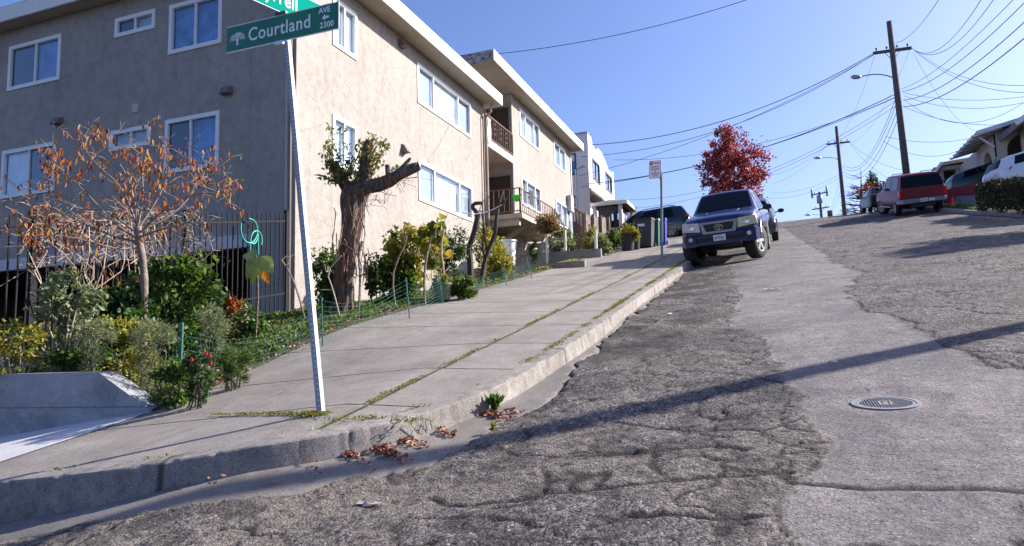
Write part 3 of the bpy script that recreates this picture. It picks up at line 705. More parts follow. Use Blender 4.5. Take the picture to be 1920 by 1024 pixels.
ax_, ay_ = np.meshgrid(np.linspace(-12, -4.8, 140), np.linspace(3.3, 4.98, 60))
kk = polydist(ax_, ay_, ap) > -.02
tag(grid_mesh('apron', ax_, ay_, SW(ax_, ay_)+.004, m_apron, keep=kk), kind='structure')

# ================================================================ PICKET FENCE
m_fence = mat('black_iron', (.018, .018, .022), .75, .0, var=.15, vs=8, spec=.15)
fe = thing('picket_fence', 'black iron picket fence running from the building corner down behind the garden', 'fence', (-9.1, 11.3, 1))
def ftop(y): return 1.96+(y-5.98)*(2.9-1.96)/(11.23-5.98)
nP = 50; P0 = Vector((-9.06, 11.34, 0)); P1 = Vector((-9.2, 5.1, 0))
for i in range(nP+1):
    p = P0.lerp(P1, i/nP); zt = ftop(p.y); zb = float(yard(-9.0, p.y))+.05
    pk = MB(); pk.box(p.x-.009, p.x+.009, p.y-.009, p.y+.009, zb, zt-.03)
    pk.add([(p.x-.012, p.y-.012, zt-.03), (p.x+.012, p.y-.012, zt-.03), (p.x+.012, p.y+.012, zt-.03), (p.x-.012, p.y+.012, zt-.03), (p.x, p.y, zt+.03)], [(0, 1, 4), (1, 2, 4), (2, 3, 4), (3, 0, 4)])
    pk.build('picket', m_fence, fe)
for i in (0, 20, 40):
    p = P0.lerp(P1, (i+.5)/nP); zt = ftop(p.y); q = MB(); q.box(p.x-.035, p.x+.035, p.y-.035, p.y+.035, zt-2.1, zt+.04); q.box(p.x-.045, p.x+.045, p.y-.045, p.y+.045, zt+.04, zt+.06); q.build('post', m_fence, fe)
for dz in (-.16, -1.62):
    q = MB(); q.bar(P0+Vector((0, 0, ftop(P0.y)+dz)), P1+Vector((0, 0, ftop(P1.y)+dz)), .03, .035); q.build('rail', m_fence, fe)
m_hose = mat('green_rubber', (.01, .30, .22), .45, var=.1)
hs = MB()
def hp(px, py): 
    v = atx(px, py, -8.98); return v
pts = [(452, 418), (451, 432), (455, 448), (464, 456), (474, 455), (480, 446), (483, 436), (481, 420), (474, 412), (466, 410)]
def spl(pts, it=2):
    P = [Vector(p) for p in pts]
    for _ in range(it):
        Q = [P[0]]
        for a, b in zip(P[:-1], P[1:]): Q += [a*.75+b*.25, a*.25+b*.75]
        Q.append(P[-1]); P = Q
    return P
hs.tube(spl([hp(*p) for p in pts]), .016, 8); hs.tube(spl([hp(*p) for p in [(469, 476), (469, 450), (473, 436), (481, 432), (489, 438), (491, 450), (490, 460)]]), .016, 8)
hs.tube(spl([hp(*p) for p in [(484, 478), (484, 455), (482, 432), (482, 424)]]), .014, 8); hs.tube(spl([hp(*p) for p in [(470, 456), (477, 458), (482, 450), (484, 440)]]), .016, 8)
tag(hs.build('garden_hose', m_hose, smooth=True), 'coiled green garden hose hanging on the black fence', 'hose')

# ================================================================ STREET SIGN
def textmesh(name, s, size, M, m, parent, sx=1., depth=.0015, align='CENTER', bold=0., space=1.):
    cu = bpy.data.curves.new(name, 'FONT'); cu.body = s; cu.size = size; cu.align_x = align; cu.align_y = 'CENTER'; cu.extrude = depth; cu.offset = bold; cu.space_character = space
    t = bpy.data.objects.new(name, cu); S.collection.objects.link(t); bpy.context.view_layer.update()
    me = bpy.data.meshes.new_from_object(t.evaluated_get(bpy.context.evaluated_depsgraph_get()))
    bpy.data.objects.remove(t); bpy.data.curves.remove(cu); me.transform(Matrix.Diagonal((sx, 1, 1, 1))); me.transform(M)
    me.materials.clear(); me.materials.append(m); o = bpy.data.objects.new(name, me); S.collection.objects.link(o); o.parent = parent; return o
def frame(o, x, z_up):
    """matrix with local x along x, local y along up, local z = normal"""
    x = Vector(x).normalized(); y = Vector(z_up).normalized(); z = x.cross(y).normalized(); y = z.cross(x)
    return Matrix(((x.x, y.x, z.x, o[0]), (x.y, y.y, z.y, o[1]), (x.z, y.z, z.z, o[2]), (0, 0, 0, 1)))
m_green = mat('sign_green', (.0, .155, .09), .4, var=.04)
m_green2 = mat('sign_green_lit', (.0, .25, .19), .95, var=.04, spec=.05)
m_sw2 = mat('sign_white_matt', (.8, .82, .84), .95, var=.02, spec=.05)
m_sw = mat('sign_white', (.82, .84, .86), .4, var=.02)
pb = Gp(603, 774); TY = 4.62
pt = aty(539, 76, TY)
sgn = thing('street_sign', 'green Courtland Ave street sign on a leaning perforated steel post at the corner', 'street sign', pb)
po = MB(); d_ = (pt-pb).normalized(); ax = Vector((1, 0, 0)); ax = (ax-d_*ax.dot(d_)).normalized(); ay = d_.cross(ax)
pw = .022; po.obox((pb+pt)/2+Vector((0, 0, -.04)), d_*((pt-pb).length/2+.06), ax*pw, ay*pw); post = po.build('post', mat('post_galvanised', (.30, .315, .34), .55, .2, var=.08, vs=12), sgn)
L = (pt-pb).length
for i in range(int(L/.0254/1.6)):
    ho = MB()
    c = pb + d_*(L-.06-i*.0254*1.6)
    for s_y in (-1,):
        q = c+ay*(pw+.0008)*(-1 if ay.y > 0 else 1); n0 = len(ho.v); ho.v += [q+ax*math.cos(k*math.pi/3)*.006+d_*math.sin(k*math.pi/3)*.006 for k in range(6)]; ho.f.append(list(range(n0, n0+6)))
    ho.build('hole', m_sw, post)  # white disc painting the sunlight seen through each post hole
bl, br_ = aty(425, 76, TY-.03), aty(635.5, 28, TY-.03); bc_ = (bl+br_)/2; bx = (br_-bl); W = bx.length; bx.normalize()
bu = (aty(530, 27, TY-.03)-aty(532, 77, TY-.03)); Hh = bu.length; bu.normalize()
M0 = frame(bc_, bx, bu); 
def rrect(w, h, r, n=4):
    o_ = []
    for cx, cy, a0 in ((w/2-r, h/2-r, 0), (-w/2+r, h/2-r, 90), (-w/2+r, -h/2+r, 180), (w/2-r, -h/2+r, 270)):
        for i in range(n+1): a = R(a0+90*i/n); o_.append((cx+r*math.cos(a), cy+r*math.sin(a)))
    return o_
def plate(name, w, h, M, m, parent, th=.003, r=.01, z=0):
    p = MB(); p.prism([M@Vector((x, y, z)) for x, y in rrect(w, h, r)], M.to_3x3()@Vector((0, 0, -th))); return p.build(name, m, parent)
bd_ = plate('blade', W, Hh, M0, m_sw, sgn, .004, .006)
plate('green_face', W-.004, Hh-.018, M0, m_green, bd_, .002, .004, z=.0018)
rel = lambda M: Matrix.Translation(-sgn.location)@M
def onb(x, y): return rel(M0@Matrix.Translation((x*W/2, y*Hh/2, .003)))
textmesh('lettering', 'Courtland', Hh*.69, onb(-.03, -.02), m_sw, bd_, .88, bold=.0015, space=1.08)
textmesh('lettering', 'AVE', Hh*.27, onb(.76, .56), m_sw, bd_, 1.0, bold=.0012)
textmesh('lettering', '2300', Hh*.29, onb(.80, -.52), m_sw, bd_, .95, bold=.0012, space=1.05)
ar = MB(); Ma = M0@Matrix.Translation((.78*W/2, .04*Hh/2, .003))
ar.prism([Ma@Vector((x*Hh, y*Hh, 0)) for x, y in ((-.14, 0), (-.02, .12), (-.02, .045), (.13, .045), (.13, -.045), (-.02, -.045), (-.02, -.12))], Ma.to_3x3()@Vector((0, 0, .0015))); ar.build('arrow', m_sw, bd_)
lg = MB(); Ml = M0@Matrix.Translation((-.79*W/2, -.02*Hh/2, .003)); off = Ml.to_3x3()@Vector((0, 0, .0015))
def blob(cx, cy, rx, ry, a=0):
    lg.prism([Ml@Vector(((cx+rx*math.cos(t)*math.cos(a)-ry*math.sin(t)*math.sin(a))*Hh, (cy+rx*math.cos(t)*math.sin(a)+ry*math.sin(t)*math.cos(a))*Hh, 0)) for t in [k*math.pi/4 for k in range(8)]], off)
for rad, n_ in ((.31, 15), (.235, 12), (.16, 8), (.09, 4)):
    for k in range(n_):
        a = math.pi*(-.06+1.12*(k+.5)/n_) + random.uniform(-.08, .08); blob(rad*math.cos(a), rad*math.sin(a)*.72-.04, .042 if rad > .1 else .03, .022, a+random.uniform(-.7, .7)+1.4)
lg.prism([Ml@Vector((x*Hh, y*Hh, 0)) for x, y in ((-.05, -.26), (.05, -.26), (.03, -.12), (.13, 0), (.1, .02), (.015, -.05), (.0, .08), (-.02, .08), (-.02, -.05), (-.12, .0), (-.14, -.02), (-.03, -.12))], off)
lg.build('tree_emblem', m_sw, bd_)
bk = MB(); bk.obox(M0@Vector((.0, Hh/2+.012, -.004)), bx*.055, bu*.012, M0.to_3x3()@Vector((0, 0, .016))); bk.build('bracket', m_metal_d, sgn)
bk = MB(); bk.obox(M0@Vector((-.005, -Hh/2-.016, -.01)), bx*.045, bu*.017, M0.to_3x3()@Vector((0, 0, .03))); bk.build('bracket', m_galv, sgn)
# upper blade, crossing
uy = Vector((.27, 1, .0)).normalized(); cb = M0@Vector((.0, Hh/2+.02+Hh*.5, -.0)); M1 = frame(cb+uy*.06, uy, (0, 0, 1)); W2 = .84
bd2 = plate('blade', W2, Hh, M1, m_sw2, sgn, .004, .006); plate('green_face', W2-.004, Hh-.014, M1, m_green2, bd2, .002, .004, z=.0018)
textmesh('lettering', 'Tyrrell', Hh*.69, rel(M1@Matrix.Translation((-.1, -.0, .003))), m_sw2, bd2, .86, bold=.002, space=1.05)
textmesh('lettering', 'ST', Hh*.25, rel(M1@Matrix.Translation((.31, -.02, .003))), m_sw2, bd2, .95, bold=.001)
plate('back_face', W2-.004, Hh-.014, M1@Matrix.Rotation(math.pi, 4, 'Y'), m_green2, bd2, .002, .004, z=.0058)

# no parking sign
nb = Gp(1241, 497); ntp = nb+Vector((-.05, -.02, 0)); ntp = aty(1240, 327, nb.y+.0); 
nps = thing('parking_sign', 'small white and red no parking sign on a thin grey post beside the kerb', 'sign', nb)
q = MB(); q.bar(nb-Vector((0, 0, .1)), ntp, .055, .055, (0, 1, 0)); q.build('post', mat('post_green_grey', (.20, .24, .24), .5, .3), nps)
c0 = aty(1228, 318, nb.y-.05); xx = (aty(1239, 317.5, nb.y-.05)-aty(1217, 318.5, nb.y-.05)); hh = (aty(1228, 302, nb.y-.05)-aty(1228, 335, nb.y-.05)); Mn = frame(c0, xx+Vector((0, -.06, 0)), hh); wN, hN = xx.length*1.05, hh.length
m_red = mat('sign_red', (.45, .03, .03), .5, var=.03)
pl = plate('plate', wN, hN, Mn, m_red, nps, .004, .03); plate('face', wN*.93, hN*.95, Mn, m_sw, pl, .002, .026, z=.0015)
reln = lambda x, y: Matrix.Translation(-nps.location)@Mn@Matrix.Translation((x*wN, y*hN, .003))
plate('red_square', wN*.26, hN*.2, Mn@Matrix.Translation((-.32*wN, .36*hN, 0)), m_red, pl, .001, .006, z=.003)
textmesh('lettering', 'NO', hN*.13, Matrix.Translation(-nps.location)@Mn@Matrix.Translation((-.32*wN, .36*hN, .0045)), m_sw, pl, .8)
for t, y, s_ in (('PARKING', .36, .115), ('9:00 AM TO', .15, .115), ('12:00 NOON', .02, .115), ('3RD', -.11, .08), ('THURSDAY', -.24, .12), ('STREET SWEEPING', -.36, .055)):
    textmesh('lettering', t, hN*s_, reln(.15 if y == .36 else 0, y), m_red, pl, .78, bold=.001)
q = MB(); q.obox(Mn@Vector((wN*.46, -hN*.33, -.03)), Mn.to_3x3()@Vector((.02, 0, 0)), Mn.to_3x3()@Vector((0, .1, 0)), Mn.to_3x3()@Vector((0, 0, .02))); q.build('bracket', m_metal_d, nps)

# ================================================================ VEGETATION
G_ = [(.02, .055, .012), (.045, .095, .02), (.09, .16, .03), (.15, .2, .05)]
m_lg = leafmat('leaf_green', G_); m_ldk = leafmat('leaf_dark_green', [(.015, .04, .01), (.03, .075, .018), (.06, .12, .03)])
m_ly = leafmat('leaf_yellow_green', [(.07, .12, .02), (.16, .2, .03), (.3, .27, .04), (.38, .26, .05)])
m_lor = leafmat('leaf_orange', [(.14, .03, .022), (.26, .055, .025), (.40, .13, .025), (.38, .22, .04), (.2, .04, .04)], .4)
m_lred = leafmat('leaf_red', [(.07, .006, .016), (.18, .014, .034), (.30, .03, .06), (.45, .12, .14), (.11, .02, .035)], .3)
m_lgr = leafmat('leaf_grey_green', [(.10, .14, .08), (.17, .21, .12), (.26, .28, .18)])
m_lbr = leafmat('leaf_dry_brown', [(.10, .05, .03), (.2, .09, .05), (.3, .15, .08), (.4, .24, .15)], .1)
m_lpk = leafmat('leaf_pinkish', [(.10, .10, .03), (.25, .13, .08), (.35, .2, .14), (.08, .13, .03)])
m_bark = mat('grey_bark', (.19, .155, .13), .9, var=.35, vs=12, bs=.03, bscale=25)
m_stem = mat('shrub_stem', (.075, .06, .04), .9, var=.3, vs=12)
m_barkp = mat('pale_bark', (.20, .16, .135), .9, var=.25, vs=14, bs=.01, bscale=30)
m_barkd = mat('dark_bark', (.055, .045, .042), .9, var=.3, vs=10, bs=.02, bscale=25)
m_twig = mat('dry_twig', (.40, .31, .24), .9, var=.3, vs=8)
m_flow = mat('red_petals', (.55, .02, .04), .6, var=.1)

def leaves(name, C, D, L, W, m, parent, fold=.25, rel=True):
    """C centres, D directions (base->tip); each leaf a folded six-point blade"""
    C = np.asarray(C, float); n = len(C); D = np.asarray(D, float); D = D/np.linalg.norm(D, axis=1)[:, None]
    Rn = rng.normal(size=(n, 3)); Sd = np.cross(D, Rn); Sd /= np.linalg.norm(Sd, axis=1)[:, None]; Nn = np.cross(D, Sd)
    L = (L*rng.uniform(.65, 1.25, n))[:, None]; W_ = L*W
    b = C-D*L/2; t = C+D*L/2+Nn*L*rng.uniform(-.2, .2, n)[:, None]
    l1 = C-D*L*.18+Sd*W_/2+Nn*W_*fold; r1 = C-D*L*.18-Sd*W_/2+Nn*W_*fold; l2 = C+D*L*.2+Sd*W_*.4+Nn*W_*fold*.8; r2 = C+D*L*.2-Sd*W_*.4+Nn*W_*fold*.8
    V = np.stack([b, r1, r2, t, l2, l1], 1).reshape(-1, 3)
    if parent is not None and rel: V = V-np.array(parent.location)
    me = bpy.data.meshes.new(name); me.vertices.add(len(V)); me.vertices.foreach_set('co', V.astype(np.float32).ravel())
    base = np.arange(n)[:, None]*6
    q = np.concatenate([base+np.array([0, 1, 2, 3]), base+np.array([0, 3, 4, 5])], 1).reshape(-1, 4)
    me.loops.add(q.size); me.loops.foreach_set('vertex_index', q.ravel().astype(np.int32))
    me.polygons.add(len(q)); me.polygons.foreach_set('loop_start', np.arange(0, q.size, 4, dtype=np.int32)); me.polygons.foreach_set('loop_total', np.full(len(q), 4, np.int32))
    me.update(calc_edges=True); me.materials.append(m)
    o = bpy.data.objects.new(name, me); S.collection.objects.link(o)
    if parent is not None: o.parent = parent
    return o
def crown_pts(c, rad, n, clumps=26, cr=.3, shell=.55, flat=0.):
    """leaf positions in clumps scattered through an ellipsoid"""
    c = np.array(c); rad = np.array(rad)
    d = rng.normal(size=(clumps, 3)); d /= np.linalg.norm(d, axis=1)[:, None]
    rr = rng.uniform(shell, .95, clumps)[:, None]; cc = d*rr
    k = rng.integers(0, clumps, n); off = rng.normal(size=(n, 3))*cr*rng.uniform(.5, 1.2, clumps)[k][:, None]
    p = cc[k]+off*.75; P = c+p*rad
    out = p/np.linalg.norm(p, axis=1)[:, None] + rng.normal(size=(n, 3))*.7
    return P, out, c+cc*rad
def shrub(name, label, c, rad, n, size, m, base, stems=6, aspect=.5, cat='shrub', clumps=24, cr=.3, group=None, mstem=None, stem_r=.007, keepz=None):
    base = Vector(base); t = thing(name, label, cat, base, group)
    P, D, cc = crown_pts(c, rad, n, clumps, cr)
    if keepz is not None:
        k = P[:, 2] > keepz; P, D = P[k], D[k]
    if keepz is not None and c[2]-base.z > rad[2]*.5:     # leaves down to the ground
        h = (c[2]-base.z)/2; P2, D2, _ = crown_pts((c[0], c[1], base.z+h*.8), (rad[0]*.75, rad[1]*.75, h*1.1), n//2, max(8, clumps//2), cr); k = P2[:, 2] > base.z+.02
        P = np.r_[P, P2[k]]; D = np.r_[D, D2[k]]
    leaves('foliage', P, D, size, aspect, m, t)
    sm = MB()
    for i in range(stems):
        e = Vector(cc[i % len(cc)]); a = base+Vector((random.uniform(-.08, .08), random.uniform(-.08, .08), -.03)); mid = a.lerp(e, .5)+Vector((random.uniform(-.1, .1), random.uniform(-.1, .1), .08))
        sm.tube([a, mid, e], [stem_r*1.3, stem_r, stem_r*.4], 5)
    sm.build('stem', mstem or m_stem, t); return t
def wiggle(a, b, n=5, amp=.06):
    a = Vector(a); b = Vector(b); L = (b-a).length
    return [a.lerp(b, i/n)+(Vector((random.gauss(0, 1), random.gauss(0, 1), random.gauss(0, 1)))*amp*L*(0 if i in (0, n) else 1)) for i in range(n+1)]

def yG(px, py): return Gp(px, py, yard)
# ---- young peach tree with hanging orange leaves
b0 = at(270, 604, 8.3); b0.z = float(yard(b0.x, b0.y)); D0 = b0.dot(fw)
pt_ = thing('peach_tree', 'young tree with a pale trunk and curled orange autumn leaves in the corner garden', 'tree', b0)
def pp_(px, py, dd=0): return at(px, py, D0+dd)
tr_ = MB(); trunk = [b0-Vector((0, 0, .1)), pp_(272, 560), pp_(270, 500), pp_(262, 455), pp_(258, 425)]
tr_.tube(spl(trunk), [.055]*5+[.048]*6+[.036]*6 if False else .042, 9, jit=.08); tr_.build('trunk', m_barkp, pt_, True)
br = MB(); tips = []
mains = [([(260, 450), (215, 420), (165, 365), (120, 320), (90, 300)], -.5), ([(258, 430), (252, 370), (235, 320), (205, 285), (185, 255)], .3), ([(258, 425), (270, 360), (262, 300), (272, 275)], -.2),
         ([(259, 428), (295, 375), (320, 320), (312, 290)], .4), ([(260, 440), (310, 390), (370, 360), (420, 365), (450, 392)], -.3), ([(262, 455), (200, 440), (120, 400), (50, 385), (5, 380)], -.2),
         ([(262, 460), (225, 470), (160, 450), (100, 440), (60, 450)], -.9), ([(258, 425), (230, 350), (180, 310), (150, 265)], .8), ([(260, 435), (330, 400), (375, 345), (388, 310)], .7),
         ([(260, 440), (195, 390), (140, 395), (80, 350)], .5), ([(262, 445), (300, 430), (350, 420), (385, 395)], -.6)]
for P_, dz in mains:
    m_ = len(P_); pts = spl([pp_(x, y, dz*i/(m_-1)) for i, (x, y) in enumerate(P_)], 2)
    br.tube(pts, [max(.0035, .016*(1-i/len(pts))) for i in range(len(pts))], 5)
    for k in range(9):
        i = random.randint(len(pts)//4, len(pts)-1); a = pts[i]; b = a+Vector((random.gauss(0, .22), random.gauss(0, .2), random.uniform(-.02, .38)))
        w_ = wiggle(a, b, 4, .07); br.tube(w_, [.0048, .0042, .0036, .003, .002], 4); tips.append((w_[-1], 1)); tips.append((w_[2], .6))
        for _ in range(2):
            c = w_[3]; e = c+Vector((random.gauss(0, .12), random.gauss(0, .12), random.uniform(-.05, .16))); br.tube([c, c.lerp(e, .5)+Vector((0, 0, .02)), e], [.004, .003, .002], 3); tips.append((e, .7))
    tips.append((pts[-1], 1.3))
br.build('branch', m_barkp, pt_, True)
C, D = [], []
for p, wgt in tips:
    for _ in range(int(random.choice([0, 0, 1, 2, 5])*wgt+.4)):
        C.append(p+Vector((random.gauss(0, .035), random.gauss(0, .035), random.uniform(-.1, .0)))); D.append((random.gauss(0, .3), random.gauss(0, .3), -1))
for cx, cy, n_ in ((185, 262, 10), (95, 300, 26), (150, 330, 16), (300, 330, 22), (365, 350, 16), (100, 310, 36), (60, 450, 50), (130, 445, 45), (30, 420, 20), (275, 300, 30), (240, 360, 24), (280, 370, 20), (370, 320, 16), (85, 410, 22), (190, 480, 14), (215, 530, 10)):
    for _ in range(n_):
        C.append(pp_(cx+random.gauss(0, 16), cy+random.gauss(0, 15), random.gauss(-.2, .25))); D.append((random.gauss(0, .35), random.gauss(0, .3), -1))
leaves('foliage', C, D, .08, .32, m_lor, pt_, .6)

# ---- dry vine tangle on the fence
dv = thing('dry_vine', 'dry brown leafless vine tangled over the black picket fence', 'vine', (-9.05, 7.6, .4))
tw = MB()
for i in range(330):
    y = random.uniform(6.1, 9.0); zt = ftop(y); a = Vector((-9.0+random.gauss(0, .12), y, zt+random.uniform(-.75, .05)))
    b = a+Vector((random.gauss(0, .14), random.gauss(0, .35), random.uniform(-.35, .2))); w_ = wiggle(a, b, 5, .12); tw.tube(w_, [.0045, .004, .004, .0035, .003, .002], 3, False)
for i in range(24):
    y = random.uniform(6.3, 8.8); a = Vector((-8.9, y, float(yard(-8.9, y)))); b = Vector((-9.0+random.gauss(0, .1), y+random.gauss(0, .3), ftop(y)-.2)); tw.tube(wiggle(a, b, 5, .05), .008, 4)
tw.build('twig', m_twig, dv)
C = [(-8.95+random.gauss(0, .13), y_ := random.uniform(6.1, 9.0), ftop(y_)-.1+random.uniform(-.6, .1)) for _ in range(260)]
leaves('foliage', C, rng.normal(size=(260, 3))-[0, 0, .8], .05, .5, m_lbr, dv)

# ---- shrubs: name, label, pixel centre, px half sizes, depth, leaves, leaf size, material, stems
def pshrub(name, label, cx, cy, rx, ry, dep, n, size, m, aspect=.5, ground=True, clumps=24, cr=.3, stems=6, gf=yard, ryd=.8, **k):
    c = at(cx, cy, dep); s_ = dep/F; rad = (rx*s_, rx*s_*ryd, ry*s_)
    base = Vector((c.x, c.y, float(gf(c.x, c.y)))) if ground else c-Vector((0, 0, ry*s_))
    return shrub(name, label, c, rad, n, size, m, base, stems, aspect, clumps=clumps, cr=cr, keepz=base.z, **k)
pshrub('leafy_shrub', 'broad bright green leafy shrub in front of the picket fence behind the peach tree', 325, 545, 90, 62, 8.9, 2600, .085, m_lg, .62, clumps=40, cr=.28)
pshrub('leafy_shrub', 'dark green leafy bush low at the foot of the peach tree trunk', 215, 590, 62, 48, 8.2, 1500, .085, m_ldk, .7, clumps=26)
pshrub('leafy_shrub', 'pale yellowish leafy shrub with bare twigs at the far left of the garden', 125, 560, 60, 62, 7.6, 1700, .06, m_lgr, .6, clumps=40, cr=.22, mstem=m_twig, stems=14)
pshrub('leafy_shrub', 'ragged yellow and green shrub beside the fence at the left picture edge', 40, 640, 55, 36, 7.2, 800, .05, m_ly, .5, clumps=26, mstem=m_twig, stems=10)
pshrub('lavender_bush', 'rounded silvery green bush with fine leaves above the retaining wall', 285, 632, 48, 36, 6.9, 2200, .04, m_lgr, .14, clumps=40, cr=.24)
pshrub('lavender_bush', 'silvery green fine leaved clump left of the wide rounded bush', 180, 632, 40, 34, 6.9, 1300, .045, m_lgr, .14, clumps=26, cr=.26)
pshrub('low_plant', 'small round yellow and orange leaved plant above the retaining wall', 262, 672, 34, 20, 7.15, 800, .03, m_ly, .6, clumps=16)
pshrub('leafy_shrub', 'low green spreading shrub at the end of the black fence under the big leaves', 470, 600, 36, 26, 9.2, 700, .06, m_lg, .6, clumps=18)
pshrub('croton_plant', 'small orange leaved plant in front of the black fence', 440, 580, 22, 18, 9.6, 260, .07, m_lor, .45, clumps=12)
pshrub('lavender_bush', 'feathery grey green bush behind the green netting left of the sign post', 400, 600, 36, 28, 8.2, 1300, .045, m_lgr, .14, clumps=26, cr=.26)
pshrub('fennel_plant', 'feathery bright green low plant beside the red flowers', 440, 672, 32, 20, 6.9, 1600, .06, m_lg, .07, clumps=24, cr=.3)
rp = pshrub('rose_bush', 'small thorny bush with red flowers next to the green stake', 375, 682, 36, 26, 6.3, 1100, .03, m_ldk, .6, clumps=18, cr=.26, mstem=m_stem, stems=8)
for px, py in ((358, 675), (385, 664), (394, 682), (392, 668)):
    q = MB(); p = at(px, py, 6.15)
    for k in range(6): a = k*1.05; q.obox(p+Vector((.009*math.cos(a), .002*k, .009*math.sin(a))), Vector((.009, 0, .003)), Vector((0, .003, .002)), Vector((.002, 0, .009)))
    q.build('flower', m_flow, rp)
pshrub('low_plant', 'loose mass of low green foliage along the top of the retaining wall', 150, 668, 75, 14, 7.3, 2200, .045, m_lg, .7, clumps=40, cr=.3, ryd=.4)
pshrub('low_plant', 'weedy green plants around the foot of the thick green stake', 330, 700, 40, 18, 6.5, 1500, .04, m_lg, .6, clumps=26, cr=.3)
pshrub('low_plant', 'mixed weedy foliage between the silvery bush and the fence', 225, 620, 60, 22, 7.6, 1300, .055, m_ly, .6, clumps=26, cr=.3)
# big-leaved stem
bs = at(480, 585, 9.0); bs.z = float(yard(bs.x, bs.y)); bt = thing('large_leaved_plant', 'single stem with a few very large yellow green drooping leaves in front of the fence', 'plant', bs)
q = MB(); q.tube([bs, at(484, 560, 9.0), at(483, 500, 9.0), at(481, 478, 9.0)], [.012, .011, .009, .007], 6); q.build('stem', m_bark, bt)
def bigleaf(p, d, L, W_, parent, m, nrm=None, curl=.25):
    p = Vector(p); d = Vector(d).normalized(); n_ = Vector(nrm or (0.3, -1, .3)).normalized(); s_ = d.cross(n_).normalized(); n_ = s_.cross(d)
    prof2 = [(0, .05), (.12, .75), (.3, 1), (.5, .92), (.7, .62), (.87, .3), (1, .02)]; vs = []
    for t, w_ in prof2:
        for sgn_ in (-1, -.5, 0, .5, 1):
            vs.append(p+d*L*t+s_*sgn_*w_*W_/2 + n_*(-abs(sgn_)*W_*.12*w_ + .02*L*math.sin(t*12+sgn_*3)) - n_*curl*L*t*t)
    fs = [(i*5+j, i*5+j+1, i*5+j+6, i*5+j+5) for i in range(6) for j in range(4)]
    return mk('leaf', vs, fs, m, parent, True)
m_bl = mat('big_leaf_green', (.30, .34, .07), .5, var=.35, vs=14); m_bl2 = mat('big_leaf_yellow', (.42, .42, .07), .5, var=.3, vs=10)
for (x, y), d, L, W_, mm in (((481, 478), (-.9, 0, .12), .29, .17, m_bl), ((481, 482), (-.55, -.1, -.75), .33, .25, m_bl), ((484, 488), (.2, 0, -1), .26, .16, m_bl2), ((486, 482), (.7, -.1, -.6), .30, .22, m_bl), ((492, 500), (.35, 0, -1), .24, .12, m_lor), ((476, 498), (-.2, -.1, -1), .25, .14, m_bl)):
    bigleaf(at(x, y, 8.95), d, L, W_, bt, mm)

# ---- pollarded stump
tb_ = at(643, 566, 12.2); tb_.z = float(yard(tb_.x, tb_.y)); TD = tb_.dot(fw)
stp = thing('pollarded_tree', 'thick shaggy barked pruned tree stump with cut limbs and leafy sprouts before the building', 'tree', tb_)
def sp(px, py, dd=0): return at(px, py, TD+dd)
m_shag, nt, b = newmat('shaggy_bark'); c = coord(nt)
mp = N(nt, 'ShaderNodeMapping'); mp.inputs['Scale'].default_value = (22, 22, 1.6); nt.links.new(c, mp.inputs[0])
f_ = noise(nt, mp.outputs[0], 1.6, 6, .65); f2_ = noise(nt, c, 3, 4)
bc = mixc(nt, ramp(nt, f2_, [(.48, (0,)*3), (.62, (1,)*3)]).outputs[0], ramp(nt, f_, [(.35, (.035, .028, .024)), (.55, (.15, .12, .10)), (.68, (.30, .25, .215))]).outputs[0], ramp(nt, f_, [(.35, (.05, .025, .015)), (.6, (.25, .12, .07))]).outputs[0])
nt.links.new(bc, b.inputs['Base Color']); b.inputs['Roughness'].default_value = .95; bump(nt, b, f_, .06, 1)
def limb(pts, rs, n=18, rough_=.16, seed=0):
    """fluted limb: ridges run along it"""
    mb = MB(); pts = spl(pts, 2); m_ = len(pts); rr = np.interp(np.linspace(0, 1, m_), np.linspace(0, 1, len(rs)), rs)
    x = None; base = 0
    for i, p in enumerate(pts):
        t = (pts[min(i+1, m_-1)]-pts[max(i-1, 0)]).normalized()
        if x is None: x = t.orthogonal().normalized()
        x = (x-t*x.dot(t)).normalized(); y = t.cross(x)
        for k in range(n):
            a = 2*math.pi*k/n; q = rr[i]*(1+rough_*math.sin(k*2.7+seed+.35*i)*math.sin(k*1.3+seed*2)+random.uniform(-.05, .05)); mb.v.append(p+x*math.cos(a)*q+y*math.sin(a)*q)
    for i in range(m_-1):
        for k in range(n): a = i*n+k; b_ = i*n+(k+1) % n; mb.f.append([a, b_, b_+n, a+n])
    mb.f.append([(m_-1)*n+k for k in range(n)]); return mb
s1 = TD/F
limb([tb_-Vector((0, 0, .15)), sp(645, 540), sp(650, 480), sp(660, 420), sp(662, 372), sp(668, 350)], [23*s1, 18*s1, 16*s1, 18*s1, 24*s1, 16*s1], 26, .18, 1).build('trunk', m_shag, stp)
limb([sp(662, 372), sp(688, 345, -.1), sp(700, 350, -.15), sp(728, 342, -.2), sp(755, 322, -.2), sp(787, 311, -.2)], [22*s1, 15*s1, 13*s1, 12*s1, 10*s1, 7*s1], 14, .15, 2).build('limb', m_shag, stp)
limb([sp(735, 330, -.2), sp(752, 318, -.2), sp(770, 296, -.2)], [6*s1, 5*s1, 2*s1], 9, .15, 3).build('limb', m_shag, stp)
limb([sp(727, 335, -.2), sp(728, 320, -.2), sp(726, 309, -.2)], [6*s1, 5*s1, 4*s1], 9, .1, 3).build('limb', m_shag, stp)
limb([sp(672, 352), sp(685, 325), sp(686, 300), sp(688, 275), sp(694, 264)], [16*s1, 13*s1, 10*s1, 9*s1, 7*s1], 12, .12, 4).build('limb', m_shag, stp)
limb([sp(655, 360), sp(640, 335), sp(632, 318), sp(628, 303)], [14*s1, 10*s1, 8*s1, 6*s1], 12, .12, 5).build('limb', m_shag, stp)
pe_ = MB()
